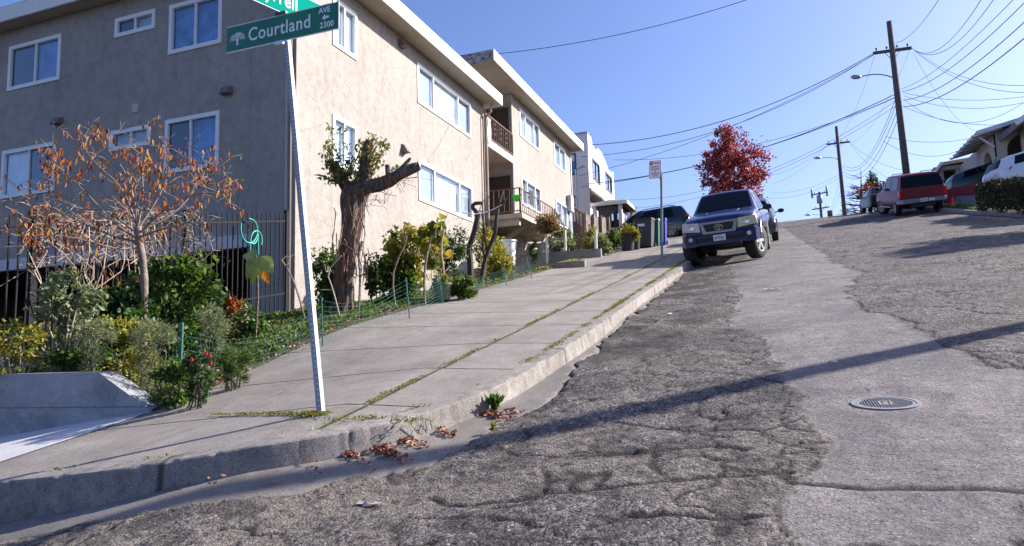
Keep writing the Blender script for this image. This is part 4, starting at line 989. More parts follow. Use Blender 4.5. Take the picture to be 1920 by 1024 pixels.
for i in range(55):  # hanging strips of bark
    a = sp(random.uniform(622, 690), random.uniform(360, 500), -.33+random.random()*.06); 
    pe_.tube([a, a+Vector((random.gauss(0, .03), random.gauss(0, .02), -.12)), a+Vector((random.gauss(0, .06), random.gauss(0, .02), -random.uniform(.25, .6)))], [.008, .011, .003], 3, False)
for px, py in ((720, 352), (760, 330), (745, 335), (700, 365), (690, 375)):
    for _ in range(7):
        a = sp(px+random.uniform(-9, 9), py, -.25); pe_.tube([a, a+Vector((random.gauss(0, .05), 0, -.08)), a+Vector((random.gauss(0, .1), 0, -random.uniform(.1, .3)))], .004, 3, False)
pe_.build('bark_strip', mat('red_brown_bark', (.23, .12, .075), .95, var=.4, vs=20), stp)
tw = MB(); C = []; D = []
for (ax_1, ay_1), (bx_, by_), n_ in [((632, 345), (600, 330), 14), ((632, 340), (615, 265), 30), ((638, 345), (640, 240), 20), ((640, 345), (605, 290), 22), ((684, 330), (700, 250), 30), ((684, 330), (720, 262), 30), ((680, 335), (672, 265), 26), ((690, 335), (712, 300), 18), ((630, 350), (620, 235), 24), ((650, 350), (655, 285), 22), ((735, 322), (745, 312), 5), ((700, 310), (726, 275), 14), ((645, 350), (625, 300), 24), ((690, 320), (690, 262), 18), ((668, 345), (660, 300), 18), ((640, 350), (662, 310), 18)]:
    a = sp(ax_1, ay_1, -.05); b = sp(bx_, by_, random.uniform(-.35, .2)); w_ = wiggle(a, b, 6, .04); tw.tube(w_, [.009, .008, .007, .006, .005, .004, .003], 4)
    for k in range(int(n_*3.2)):
        t = random.uniform(.12, 1)*6; i = min(5, int(t)); p = w_[i].lerp(w_[i+1], t-i); C.append(p+Vector((random.gauss(0, .05), random.gauss(0, .05), random.gauss(0, .03)))); D.append(((b-a).normalized()*.8+Vector((random.gauss(0, .6), random.gauss(0, .6), random.gauss(0, .4)))))
tw.build('twig', m_bark, stp)
leaves('foliage', C, D, .085, .42, leafmat('leaf_olive', [(.05, .08, .02), (.11, .15, .04), (.2, .21, .07), (.3, .17, .1)]), stp)
# broken wire basket stub on the limb
q = MB(); q.tube([sp(760, 335, -.2), sp(784, 332, -.2), sp(782, 318, -.2)], .008, 4); q.build('wire', m_metal_d, stp)

# ---- bushes along the facade
def stick(name, label, pts, dep, r0_, m, side=0, gf=yard, cat='stake'):
    P_ = [at(x, y, dep) for x, y in pts]; g = P_[0].copy(); g.z = float(gf(g.x, g.y)); t = thing(name, label, cat, g)
    q = MB(); n_ = len(P_); P_[0] = g-Vector((0, 0, .05)); q.tube(spl(P_, 1), r0_, 6, jit=.1)
    for _ in range(side):
        i = random.randint(1, n_-1); a = P_[i]; b = a+Vector((random.gauss(0, .2), random.gauss(0, .15), random.uniform(.05, .3))); q.tube(wiggle(a, b, 3, .08), [r0_*.5, r0_*.4, r0_*.3, r0_*.2], 4)
    q.build('stem', m, t); return t
pshrub('leafy_shrub', 'green shrub half hidden behind the shaggy stump', 612, 512, 34, 48, 12.9, 1500, .07, m_lg, .6, clumps=26)
pshrub('leafy_shrub', 'small green shrub just right of the shaggy stump', 705, 515, 26, 34, 12.6, 800, .07, m_lg, .6, clumps=18)
pshrub('leafy_shrub', 'yellow green shrub with large leaves against the sunny wall', 762, 470, 44, 46, 13.0, 1700, .09, m_ly, .6, clumps=30, cr=.26)
pshrub('leafy_shrub', 'dense green bush under the long lower window', 752, 520, 44, 44, 12.9, 2000, .065, m_lg, .6, clumps=30, cr=.26)
pshrub('round_bush', 'dense dark green rounded bush left of the twin dark trunks', 842, 465, 38, 40, 15.2, 2600, .06, m_ldk, .55, clumps=40, cr=.24, mstem=m_barkd)
sb = pshrub('sapling', 'slender sapling with large yellow green leaves in front of the dense bush', 812, 440, 30, 30, 12.4, 130, .17, m_ly, .75, clumps=12, cr=.3, mstem=m_twig, stems=4)
pshrub('leafy_shrub', 'yellow green shrub left of the white bin', 928, 487, 32, 36, 17.0, 1800, .07, m_ly, .55, clumps=30)
pshrub('leafy_shrub', 'thin yellow green shrub between the two dark trunks', 905, 455, 26, 40, 16.6, 700, .075, m_ly, .55, clumps=22)
pshrub('artichoke_plant', 'low bright green plant with broad leaves behind the netting', 866, 535, 30, 14, 12.2, 420, .14, m_lg, .3, clumps=14)
stick('sapling', 'forked grey stem right of the stump', [(742, 562), (735, 520), (745, 488), (762, 452)], 11.2, .014, m_barkp, 4, cat='sapling')
stick('sapling', 'thin bare stem close beside the stump trunk', [(672, 575), (676, 520), (672, 480), (680, 452)], 11.0, .02, m_bark, 3, cat='sapling')
stick('sapling', 'curved pale stem left of the stump', [(640, 585), (625, 545), (612, 510), (640, 480)], 10.5, .012, m_twig, 4, cat='sapling')
stick('sapling', 'pale broken stick leaning at the fence end by the building corner', [(575, 580), (556, 540), (540, 505), (528, 488)], 11.0, .016, m_barkp, 3, cat='sapling')
stick('wooden_stake', 'pale stake with bare twigs in front of the potted plant', [(797, 562), (795, 520), (799, 485), (806, 455)], 11.6, .022, m_barkp, 5)
stick('wooden_stake', 'brown stake leaning right beside the potted plant', [(828, 550), (833, 510), (826, 470), (832, 430)], 12.0, .018, m_twig, 4)
# twin dark trunks
for lab, P_, r_, ds in (('dark leaning trunk of a heavily pruned tree, left of the pair', [(882, 530), (882, 490), (878, 465), (888, 440), (896, 405), (895, 400), (884, 388), (890, 381), (903, 381)], .062, 15.6), ('dark slanting pruned trunk, right of the pair, rising past the landing', [(900, 525), (905, 505), (915, 470), (928, 440), (930, 415), (934, 385), (942, 358)], .052, 15.8)):
    g = at(*P_[0], ds); g.z = float(yard(g.x, g.y)); t = thing('pruned_tree', lab, 'tree', g)
    pts = [at(x, y, ds) for x, y in P_]; pts[0] = g-Vector((0, 0, .1)); limb(pts, [r_*1.3, r_, r_*.8, r_*.6], 12, .1, 7).build('trunk', m_barkd, t)
    if ds > 15.7: limb([at(934, 390, ds), at(944, 382, ds), at(951, 368, ds)], [r_*.6, r_*.5, r_*.3], 8, .1).build('limb', m_barkd, t)
    else:
        for a, b in (((905, 470), (904, 378)), ((896, 430), (893, 395)), ((912, 470), (903, 400)), ((908, 480), (898, 460))): limb([at(*a, ds+.2), at((a[0]+b[0])/2+2, (a[1]+b[1])/2, ds+.2), at(*b, ds+.2)], [.022, .02, .012], 6, .05).build('limb', m_barkd, t)
q = MB(); q.tube(spl([at(866, 399, 15.4), at(890, 402, 15.4), at(915, 398, 15.5), at(941, 384, 15.6)]), .012, 5); tag(q.build('rope', mat('white_rope', (.7, .68, .64), .9)), 'white rope strung from the window past the two dark trunks', 'rope')
# pots
def pot(px, py, dep, r_, h_, m, label, gf=yard, square=False):
    g = at(px, py, dep); g.z = float(gf(g.x, g.y)); t = thing('plant_pot', label, 'pot', g); q = MB()
    q.lathe([(r_*.75, 0), (r_*.95, h_*.85), (r_*1.08, h_*.86), (r_*1.08, h_), (r_*.92, h_), (r_*.9, h_*.9), (0, h_*.9)], g, n=4 if square else 18); o_ = q.build('pot', m, t); 
    if not square: shade_auto(o_)
    return t, g
pot(830, 556, 12.0, .17, .3, mat('green_glazed_pot', (.10, .15, .09), .4), 'green round plant pot in the planting bed')
pshrub('potted_plant', 'small yellow green plant growing in the round green pot', 830, 530, 16, 14, 12.0, 260, .06, m_ly, .5, ground=False, clumps=10)
pt1, g1 = pot(1177, 468, 25.6, .3, .62, mat('black_plastic_pot', (.02, .02, .025), .5), 'tall black pot at the sidewalk edge holding the yellow bush', SW)
pot(1191, 467, 26.0, .22, .5, mat('black_plastic_pot', (.02, .02, .025), .5), 'smaller dark pot behind the tall black pot', SW)
pshrub('potted_shrub', 'yellow orange bush growing from the tall black pot', 1178, 437, 20, 16, 25.6, 1500, .08, m_ly, .5, ground=False, clumps=26, cr=.25)
# garden around the landing and beyond
pshrub('climbing_rose', 'pinkish leaved climbing bush at the corner of the landing', 1028, 420, 24, 18, 23.0, 1400, .09, m_lpk, .5, ground=False, clumps=24)
pshrub('leafy_shrub', 'grey green shrub below the pinkish bush', 1045, 452, 22, 24, 23.5, 1200, .08, m_lgr, .5, clumps=22)
pshrub('leafy_shrub', 'airy green shrub under the small right hand window', 1068, 450, 18, 26, 25, 900, .09, m_lg, .5, clumps=20)
pshrub('leafy_shrub', 'yellow green garden shrub before the wooden fence near the stakes', 1112, 455, 17, 26, 24, 1300, .09, m_ly, .5, clumps=22)
pshrub('leafy_shrub', 'silvery bush on the edge of the sidewalk below the wooden fence', 1130, 462, 18, 24, 23.6, 1300, .08, m_lgr, .5, clumps=24)
pshrub('leafy_shrub', 'bright green shrub left of the tall black pot', 1150, 452, 12, 20, 24.6, 900, .09, m_lg, .5, clumps=18)
pshrub('leafy_shrub', 'dark little bush beside the open stair', 1003, 468, 12, 16, 22.5, 500, .07, m_ldk, .5, clumps=14)
for px, lab in ((1026, 'white garden post under the pinkish climbing bush'), (1060, 'thin wooden post between the landing and the garden shrubs'), (1118, 'pale wooden post standing in the silvery bush')):
    stick('garden_post', lab, [(px, 482 if px > 1100 else 476), (px-1, 432)], 23.2, .045, m_fascia, 0, cat='post')
# planter walls and grass patch
for lab, p0, p1, h_ in (('upper long concrete planter kerb beside the path', (950, 489), (1128, 482), .42), ('lower concrete planter kerb with pale top', (955, 507), (1098, 500), .28)):
    a = atx(*p0, -8.9) if p0[1] < 500 else atx(*p0, -8.6); b = Gp(*p1); q = MB(); a.z = float(SW(-5.5, b.y)); b.z = a.z; q.bar(Vector((-8.9, b.y, a.z-.3+h_/2)), Vector((b.x, b.y, a.z-.3+h_/2)), .16, h_+.3)
    tag(q.build('planter_wall', m_kerb), lab, 'planter wall')
wb = aty(953, 481, 20.6); wb.z = 2.75
q = thing('white_bin', 'white plastic bin standing by the landing', 'bin', wb); r_ = MB(); r_.lathe([(.0, 0), (.22, 0), (.27, .75), (.3, .76), (.3, .82), (.26, .82), (.25, .5), (0, .5)], wb, n=16); o_ = r_.build('body', mat('white_plastic', (.8, .8, .82), .5, var=.04), q); shade_auto(o_)

# ---- red tree, far trees
def tree(name, label, g, h, c, rad, n, size, m, clumps, cr=.24, trunk_r=.12, barkm=None, group=None, limbs=9):
    g = Vector(g); t = thing(name, label, 'tree', g, group); P, D, cc = crown_pts(c, rad, n, clumps, cr, .35)
    leaves('crown', P, D, size, .6, m, t); q = MB(); c = Vector(c)
    q.tube([g-Vector((0, 0, .3)), g.lerp(c, .5)+Vector((.1, 0, 0)), c], [trunk_r, trunk_r*.7, trunk_r*.4], 8)
    for i in range(limbs):
        e = Vector(cc[i]); a = g.lerp(c, random.uniform(.4, .95)); q.tube(wiggle(a, e, 4, .05), [trunk_r*.4, trunk_r*.3, trunk_r*.2, trunk_r*.12, trunk_r*.05], 5)
    q.build('trunk', barkm or m_bark, t); return t
g = Vector((-2.8, 44.5, float(SW(-2.8, 44.5)))); c = at(1374, 322, g.dot(fw)); s_ = g.dot(fw)/F
tree('red_maple', 'round crowned tree with dense dark red leaves behind the blue pickup', g, 7, c, (72*s_, 66*s_, 74*s_), 11500, .15, m_lred, 170, .12, .13)
gt = bpy.data.objects['red_maple']; P, D, cc = crown_pts(at(1362, 262, g.dot(fw)), (26*s_, 26*s_, 28*s_), 1300, 20, .22, .3); leaves('crown', P, D, .13, .6, m_lred, gt)
g = at(1180, 440, 47); tree('garden_tree', 'small rounded green tree beyond the porch roof', (g.x, g.y, 6.5), 3, at(1180, 400, 47), (.7, .7, .5), 1500, .12, m_ly, 26)
def farbase(px, y):
    d = ray(px, 400); x = d.x/d.y*y; return Vector((x, y, float(SW(x, y))))
# bare tree, red bush, conifer beyond the crest
g = farbase(1612, 70); t = thing('bare_tree', 'leafless tree with fine upswept branches beside the second utility pole', 'tree', g); q = MB(); dd = g.dot(fw)
top = at(1614, 318, dd); q.tube([g, g.lerp(top, .5), top], [.16, .1, .02], 6)
for i in range(46):
    f = random.uniform(.2, .95); a = g.lerp(top, f); sgn_ = random.choice((-1, 1)); L = (1.05-f)*random.uniform(1.6, 3.2)
    b = a+Vector((sgn_*L, random.gauss(0, .8), L*random.uniform(.05, .35))); w_ = wiggle(a, b, 5, .04); q.tube(w_, [.045, .04, .032, .026, .02, .014], 4)
    for _ in range(5):
        j = random.randint(1, 4); e = w_[j]+Vector((sgn_*random.uniform(.2, .7), random.gauss(0, .3), random.uniform(-.15, .5))); q.tube([w_[j], e], [.02, .01], 3)
q.build('branch', m_barkd, t)
g = farbase(1642, 62); c = at(1642, 360, g.dot(fw)); tree('red_bush', 'dark reddish bush peeking over the black sedan', g, 3, c, (1.4, 1.4, .9), 2600, .16, leafmat('leaf_maroon', [(.04, .015, .015), (.12, .03, .03), (.2, .07, .05)]), 30)
g = farbase(1637, 66); c = at(1637, 343, g.dot(fw)); tree('conifer', 'small dark conifer tip above the reddish bush', g, 4, c, (.5, .5, 1.0), 1500, .14, m_ldk, 22)

# ---- right hedge, off-frame street tree throwing shade
hb_ = Gp(1870, 404); t = thing('clipped_hedge', 'dark clipped hedge at the top of the right hand kerb', 'hedge', hb_)
ha = Vector((8.1, 23.5, 0)); hbv = Vector((8.3, 31.0, 0)); C = []; D = []
for _ in range(15000):
    u = random.random(); p = ha.lerp(hbv, u); z0 = float(SW(p.x, p.y)); x = random.uniform(-.55, .55); z = random.uniform(.02, .95); k = random.choice((0, 1, 2))
    if k == 0: x = random.choice((-.55, .55))+random.gauss(0, .05)
    elif k == 1: z = .95+random.gauss(0, .05)
    if u < .03 or u > .97 or k != 2 or random.random() < .3:
        C.append((p.x+x, p.y, z0+z+.1*math.sin(u*19))); D.append((random.gauss(0, 1), random.gauss(0, 1), random.gauss(0, 1)))
leaves('foliage', C, D, .09, .6, leafmat('leaf_hedge', [(.015, .022, .010), (.035, .042, .018), (.065, .055, .028)], .05, .95), t)
q = MB()
for i in range(24): p = ha.lerp(hbv, (i+.5)/24); z0 = float(SW(p.x, p.y)); q.tube([p+Vector((0, 0, z0)), p+Vector((random.gauss(0, .2), 0, z0+.8))], [.03, .01], 5)
q.build('stem', m_bark, t)
g = Vector((10.6, 21.9, float(SW(10.6, 21.9)))); tree('street_tree', 'leafy street tree on the right pavement just outside the picture', g, 5, g+Vector((0, 0, 3.3)), (1.7, 1.9, 1.0), 5200, .16, m_ldk, 46, .2, .14)

# ================================================================ GROUND COVER
# weeds in the garden bed
def bedpts(n):
    y = 5.05+14*rng.random(n*4)**1.7; x = rng.uniform(-9., -5.5, n*4)
    k = (x < -5.5-.12*rng.random(n*4)) & ((fbm(x*1.3, y*1.3, 401, 3) > .42) | (rng.random(n*4) > .8))
    x = x[k][:n]; y = y[k][:n]; return np.stack([x, y, yard(x, y)+(fbm(x*1.5, y*1.5, 5)-.5)*.12], 1)
BP = bedpts(9000)
tag(leaves('grass', BP+[0, 0, .03], rng.normal(size=BP.shape)*[.5, .5, 0]+[0, 0, 1], .09, .13, m_lg, None), 'green grass and weeds growing in the garden bed', kind='stuff')
BP2 = bedpts(9000); BP2[:, 2] += rng.uniform(.01, .05, len(BP2))
tag(leaves('ground_cover', BP2, rng.normal(size=BP2.shape)*[1, 1, .5], .06, .7, leafmat('leaf_cover', [(.03, .07, .015), (.07, .12, .025), (.13, .18, .04), (.2, .2, .06)]), None), 'low broad leaved ground cover in the garden bed', kind='stuff')
def litpt():
    y = 5.05+16*random.random()**1.5; x = -5.5-abs(random.gauss(0, .35))+.1
    return (x, y, float(max(yard(x, y), SW(x, y)))+.012)
LP = [litpt() for _ in range(1500)]; D = rng.normal(size=(1500, 3))*[1, 1, .25]
tag(leaves('leaf_litter', LP, D, .04, .55, m_lbr, None), 'dry brown leaves and bark along the garden edge of the sidewalk', kind='stuff')
gpts = [(x_, y_, float(yard(x_, y_))+.03) for x_, y_ in ((random.uniform(-8.9, -5.55), random.uniform(17.5, 20.8)) for _ in range(7000))]
tag(leaves('lawn', gpts, [(random.gauss(0, .5), random.gauss(0, .5), 1) for _ in gpts], .1, .14, leafmat('leaf_lawn', [(.12, .2, .02), (.2, .28, .03), (.3, .34, .06)]), None), 'bright sunlit patch of lawn below the planter kerbs', kind='stuff')
# moss and weeds along kerb back and long joint
MP = []; KV = fbm(K[:, 0]*3, K[:, 1]*3, 411, 3)
for i in range(len(K)):
    if K[i, 1] > 26 or K[i, 0] < -5: continue
    v = KV[i]
    for _ in range(int(9*max(0, v-.33)*(2.2 if K[i, 1] > 4.2 else .8)*(1 if K[i, 1] < 9 else 5))):
        t_ = -.165+random.gauss(0, .016); MP.append((K[i, 0]+NR[i, 0]*t_+random.gauss(0, .02), K[i, 1]+NR[i, 1]*t_+random.gauss(0, .02)))
y = 4.45+17*rng.random(2300)**1.3; y = y[fbm(y*1.7, y*0+.5, 421, 3) > .42+.15*rng.random(2300)]
MP += [(-2.82+random.gauss(0, .018), v) for v in y]
for _ in range(500): a = random.random(); p0 = Gp(380, 779); p1 = Gp(600, 776); p = p0.lerp(p1, a**.6); MP.append((p.x, p.y+random.gauss(0, .012+.03*a*a)))
for cx, cy, n_ in ((590, 778, 260), (690, 785, 60), (770, 790, 60), (640, 790, 30)):
    p = Gp(cx, cy)
    for _ in range(n_): MP.append((p.x+random.gauss(0, .07), p.y+random.gauss(0, .03)))
C = [(x, y, z+.01) for (x, y), z in zip(MP, SW(*np.array(MP).T))]; D = rng.normal(size=(len(C), 3))*[1, 1, .6]+[0, 0, .5]
tag(leaves('moss', C, D, .026, .35, leafmat('leaf_moss', [(.08, .11, .02), (.16, .19, .03), (.24, .2, .07), (.12, .15, .03)]), None), 'moss and small weeds in the sidewalk joints and behind the kerb', kind='stuff')
# dry leaf piles in the gutter, a weed in the kerb joint
C = []
for (px, py), n_, sx_, sy_ in (((700, 838), 330, .16, .035), ((760, 828), 150, .10, .03), ((650, 852), 160, .16, .022), ((560, 868), 20, .3, .03), ((830, 812), 60, .10, .015), ((925, 783), 90, .07, .03), ((960, 775), 30, .05, .02), ((300, 925), 10, .3, .02), ((200, 940), 10, .3, .02), ((420, 905), 8, .2, .03), ((1250, 535), 12, .05, .1)):
    p = Gp(px, py, RD)
    for _ in range(n_):
        u = random.gauss(0, sx_); v = random.gauss(0, sy_); x = p.x+u; y = p.y-.62*u+v if px < 1000 else p.y+v
        if px < 500: y = p.y+v
        C.append((x, y, max(road_h(x, y), float(RD(x, y)))+random.uniform(.006, .035)))
tag(leaves('fallen_leaves', C, rng.normal(size=(len(C), 3))*[1, 1, .4], .032, .55, leafmat('leaf_fallen', [(.10, .03, .02), (.22, .07, .045), (.34, .13, .08), (.42, .24, .17)], .1), None, .5), 'reddish brown fallen leaves drifted along the gutter', kind='stuff')
def weed(px, py, n_, size, lab, f=RD, m=None):
    p = Gp(px, py, f); p.z = max(p.z, road_h(p.x, p.y) if f is RD else p.z); t = thing('weed', lab, 'weed', p)
    C = []; D = []
    for _ in range(n_):
        a = random.uniform(0, 6.28); e = random.uniform(.1, 1); d = Vector((math.cos(a)*e*.7, math.sin(a)*e*.7, 1)); C.append(p+d*size*random.uniform(.3, 1.3)); D.append(d+Vector((random.gauss(0, .3), random.gauss(0, .3), 0)))
    leaves('foliage', C, D, size*.8, .3, m or m_lg, t)
    q = MB()
    for _ in range(6): a = random.uniform(0, 6.28); q.tube([p, p+Vector((math.cos(a)*.3, math.sin(a)*.3, 1))*size*1.3], [.003, .0015], 4)
    q.build('stem', m_bark, t)
weed(928, 772, 120, .085, 'leafy weed growing from the gap between two kerb stones'); weed(926, 812, 60, .035, 'small grass tuft in the gutter below the kerb', m=m_ly)
weed(718, 836, 50, .05, 'thin weed in the kerb joint beside the leaf pile')

# ================================================================ VEHICLES
def paint(name, col, coat=.8, rough=.35, metal=.3):
    return mat(name, col, rough, metal, var=.03, vs=2, coat=coat, world=False)
m_tyre = mat('tyre_rubber', (.02, .02, .021), .85, var=.2, vs=20, world=False)
m_rim = mat('alloy_rim', (.36, .36, .36), .6, .0, var=.04, world=False)
m_chrome = mat('chrome', (.75, .76, .8), .15, 1., var=0)
m_bplast = mat('black_plastic', (.018, .018, .02), .55, var=.1, world=False)
m_cglass, nt, b = newmat('car_glass'); b.inputs['Base Color'].default_value = (.004, .008, .014, 1); b.inputs['Roughness'].default_value = .08; b.inputs['Specular IOR Level'].default_value = .16
m_lens, nt, b = newmat('lamp_lens'); b.inputs['Base Color'].default_value = (.60, .62, .60, 1); b.inputs['Roughness'].default_value = .15; b.inputs['Metallic'].default_value = .0
m_lensy, nt, b = newmat('lamp_lens_hazy'); b.inputs['Base Color'].default_value = (.62, .62, .40, 1); b.inputs['Roughness'].default_value = .25
m_rlens, nt, b = newmat('tail_lens'); b.inputs['Base Color'].default_value = (.62, .012, .018, 1); b.inputs['Roughness'].default_value = .15
m_plate = mat('number_plate_white', (.7, .71, .75), .5, var=.02)
m_pblue = mat('plate_ink', (.03, .05, .25), .5, var=.0)
RING = [(0, 0), (.85, 0), (.96, .12), (1., .5), (.99, .86)]
def ring(st):
    x, zl, w_, zb, zr, wr = st
    P_ = [(x, 0, zl), (x, w_*.8, zl), (x, w_*.95, zl+.06), (x, w_, zl+(zb-zl)*.45), (x, w_*.985, zl+(zb-zl)*.8), (x, w_*.94, zb), (x, wr+(w_*.94-wr)*.06, zr-(zr-zb)*.1-.01), (x, wr*.93, zr-.008), (x, wr*.6, zr+.015), (x, 0, zr+.03)]
    return P_+[(a, -b_, c_) for a, b_, c_ in P_[-2:0:-1]]
def interp_st(sts, x):
    s = sorted(sts, key=lambda q: q[0])
    for a, b_ in zip(s[:-1], s[1:]):
        if a[0] <= x <= b_[0]:
            t = (x-a[0])/(b_[0]-a[0]+1e-9); return tuple(p+(q-p)*t for p, q in zip(a, b_))
    return s[0] if x < s[0][0] else s[-1]
def vehicle(name, label, cat, M, sts, m_body, wheels, wr_, side_glass, wind=None, rear=None, steer=0., rimspokes=6, ww=.24, mirrors=None, group=None):
    """M places the car: x forward, y left, z up; returns the root Empty. All part meshes are in car space."""
    root = thing(name, label, cat, mw=M, group=group); sts = sorted(sts, key=lambda q: -q[0])
    mb = MB(); n = len(ring(sts[0]))
    for s in sts: mb.v += [Vector(p) for p in ring(s)]
    for i in range(len(sts)-1):
        for k in range(n): a = i*n+k; b_ = i*n+(k+1) % n; mb.f.append([a, b_, b_+n, a+n])
    mb.f.append(list(range(n))[::-1]); mb.f.append([(len(sts)-1)*n+k for k in range(n)])
    body = mb.build('body', m_body, root, rel=False); bm = bmesh.new(); bm.from_mesh(body.data); bmesh.ops.recalc_face_normals(bm, faces=bm.faces); bm.to_mesh(body.data); bm.free()
    # wheel arches
    for wx_ in wheels:
        c = MB(); c.lathe([(0, -1.4), (wr_*1.17, -1.4), (wr_*1.17, 1.4), (0, 1.4)], (wx_, 0, wr_*1.02), 'y', 24)
        cu = c.build('cut', None, None); md = body.modifiers.new('b', 'BOOLEAN'); md.object = cu; md.operation = 'DIFFERENCE'; md.solver = 'EXACT'
        bm = bmesh.new(); bm.from_mesh(cu.data); bmesh.ops.remove_doubles(bm, verts=bm.verts, dist=1e-5); bmesh.ops.recalc_face_normals(bm, faces=bm.faces); bm.to_mesh(cu.data); bm.free()
        bpy.context.view_layer.update(); me = bpy.data.meshes.new_from_object(body.evaluated_get(bpy.context.evaluated_depsgraph_get()))
        body.modifiers.clear(); old = body.data; body.data = me; bpy.data.objects.remove(cu)
    body.data.name = 'body'; shade_auto(body, 38)
    under = MB(); under.box(min(wheels)-.1, max(wheels)+.1, -.62, .62, wr_*.75, wr_*1.5); under.build('chassis', m_bplast, root, rel=False)
    def GP(x, v, s): 
        st = interp_st(sts, x); _, zl, w_, zb, zr, wr2 = st
        y = w_*.94+(wr2-w_*.94)*v; z = zb+(zr-.04-zb)*v; return Vector((x, s*(y+.012), z+.0))
    for s in (-1, 1):
        for (x0, x1, x2, x3) in side_glass:   # bottom from x0 to x1, top from x3 to x2 (counter-clockwise)
            q = MB(); pts = [GP(x0, .08, s), GP(x1, .08, s), GP(x2, .9, s), GP(x3, .9, s)]; q.prism(pts, (0, -s*.02, 0)); q.build('side_window', m_cglass, root, rel=False)
    def topglass(x0, x1, nm):
        a = interp_st(sts, x0); b_ = interp_st(sts, x1); q = MB(); N_ = 8; dz = Vector((0, 0, .014)); vs = []
        nrm = Vector((-(b_[4]-a[4]), 0, (b_[0]-a[0]))); nrm = nrm.normalized() if nrm.z > 0 else -nrm.normalized()
        if abs(b_[0]-a[0]) < .4 and nrm.z < .5 and a[0] < b_[0]: pass
        for t in (.05, .94):
            st = tuple(p+(q_-p)*t for p, q_ in zip(a, b_))
            for i in range(N_+1):
                u = (i/N_*2-1)*.92; vs.append(Vector((st[0], u*st[5], st[4]+.03*(1-u*u)))+nrm*.015)
        m_ = len(vs); vs += [v-nrm*.012 for v in vs]
        q.add(vs, [(i, i+1, i+N_+2, i+N_+1) for i in range(N_)]+[(m_+i, m_+i+N_+1, m_+i+N_+2, m_+i+1) for i in range(N_)]); q.build(nm, m_cglass, root, rel=False)
    if wind: topglass(*wind, 'windscreen')
    if rear: topglass(*rear, 'rear_window')
    wd = max(s[2] for s in sts)
    for wx_ in wheels:
        for s in (-1, 1):
            t = thing_part = MB(); r_ = wr_
            t.lathe([(r_*.62, -ww/2), (r_*.9, -ww/2), (r_*.985, -ww*.36), (r_, -ww*.2), (r_, ww*.2), (r_*.985, ww*.36), (r_*.9, ww/2), (r_*.62, ww/2), (r_*.6, 0), (r_*.62, -ww/2)], ax='y', n=28)
            o = t.build('wheel', m_tyre, root, rel=False); shade_auto(o, 50); o.location = (wx_, s*(wd-ww/2-.03), r_)
            if wx_ == max(wheels): o.rotation_euler = (0, 0, steer)
            rm = MB(); f_ = s*ww/2
            rm.lathe([(r_*.62, f_*.9), (r_*.64, f_*1.0), (r_*.57, f_*.95), (r_*.55, f_*.3)], ax='y', n=28)
            for k in range(rimspokes):
                a = 2*math.pi*k/rimspokes; dx, dz = math.cos(a), math.sin(a); px_, pz_ = -dz, dx
                rm.obox((dx*r_*.33, f_*.72, dz*r_*.33), (dx*r_*.26, 0, dz*r_*.26), (0, f_*.12, 0), (px_*r_*.075, 0, pz_*r_*.075))
            rm.lathe([(0, f_*.9), (r_*.12, f_*.88), (r_*.16, f_*.7)], ax='y', n=14); ro_ = rm.build('rim', m_rim, o, rel=False); shade_auto(ro_, 40)
            hb2 = MB(); hb2.lathe([(0, f_*.35), (r_*.56, f_*.35)], ax='y', n=24); hb2.build('brake_disc', m_bplast, o, rel=False)
    if mirrors:
        for s in (-1, 1):
            mx_, mz_ = mirrors; q = MB(); q.lathe([(0, -.06), (.075, -.06), (.115, -.03), (.125, .04), (.11, .05), (0, .05)], (mx_, s*(wd+.15), mz_), 'x', 8)
            for v in q.v: v.z = mz_+(v.z-mz_)*.68
            q.bar((mx_, s*(wd-.08), mz_-.05), (mx_, s*(wd+.1), mz_-.03), .05, .04); o = q.build('wing_mirror', m_bplast, root, rel=False); shade_auto(o)
    return root
def placeM(x, y, head, f=RD, wb=1.5, tw=.8, pitch=None, z=None, roll=None):
    """head: direction of the car's nose, degrees from +x towards +y"""
    h = R(head); d = Vector((math.cos(h), math.sin(h), 0)); l = Vector((-d.y, d.x, 0)); g = lambda p: float(f(p[0], p[1]))
    c = Vector((x, y, 0)); zf = g(c+d*wb); zr = g(c-d*wb); zl_ = g(c+l*tw); zr2 = g(c-l*tw)
    pf = (zf-zr)/(2*wb) if pitch is None else math.tan(R(pitch)); pl_ = (zl_-zr2)/(2*tw) if roll is None else math.tan(R(roll))
    X_ = (d+Vector((0, 0, pf))).normalized(); Y_ = (l+Vector((0, 0, pl_))); Z_ = X_.cross(Y_).normalized(); Y_ = Z_.cross(X_)
    z = (zf+zr)/2 if z is None else z
    return Matrix(((X_.x, Y_.x, Z_.x, x), (X_.y, Y_.y, Z_.y, y), (X_.z, Y_.z, Z_.z, z), (0, 0, 0, 1)))
def lp(root, name, m, fn, parent=None, auto=False):
    q = MB(); fn(q); o = q.build(name, m, parent or root, rel=False)
    if auto: shade_auto(o)
    return o
def plate_on(root, x, z, sx, txt, y=0):
    """number plate at nose/tail; sx=+1 faces forward"""
    o = lp(root, 'number_plate', m_plate, lambda q: q.box(x-.006, x+.006, y-.152, y+.152, z-.076, z+.076))
    Mx = Matrix(((0, 0, sx, x+sx*.008), (sx, 0, 0, y), (0, 1, 0, z-.012), (0, 0, 0, 1)))
    textmesh('lettering', txt, .088, Mx, m_pblue, o, .82, .001, bold=.001)
    Mt = Matrix(((0, 0, sx, x+sx*.008), (sx, 0, 0, y), (0, 1, 0, z+.052), (0, 0, 0, 1))); textmesh('lettering', 'California', .032, Mt, mat('plate_red', (.4, .03, .03), .5, var=0), o, 1, .001)

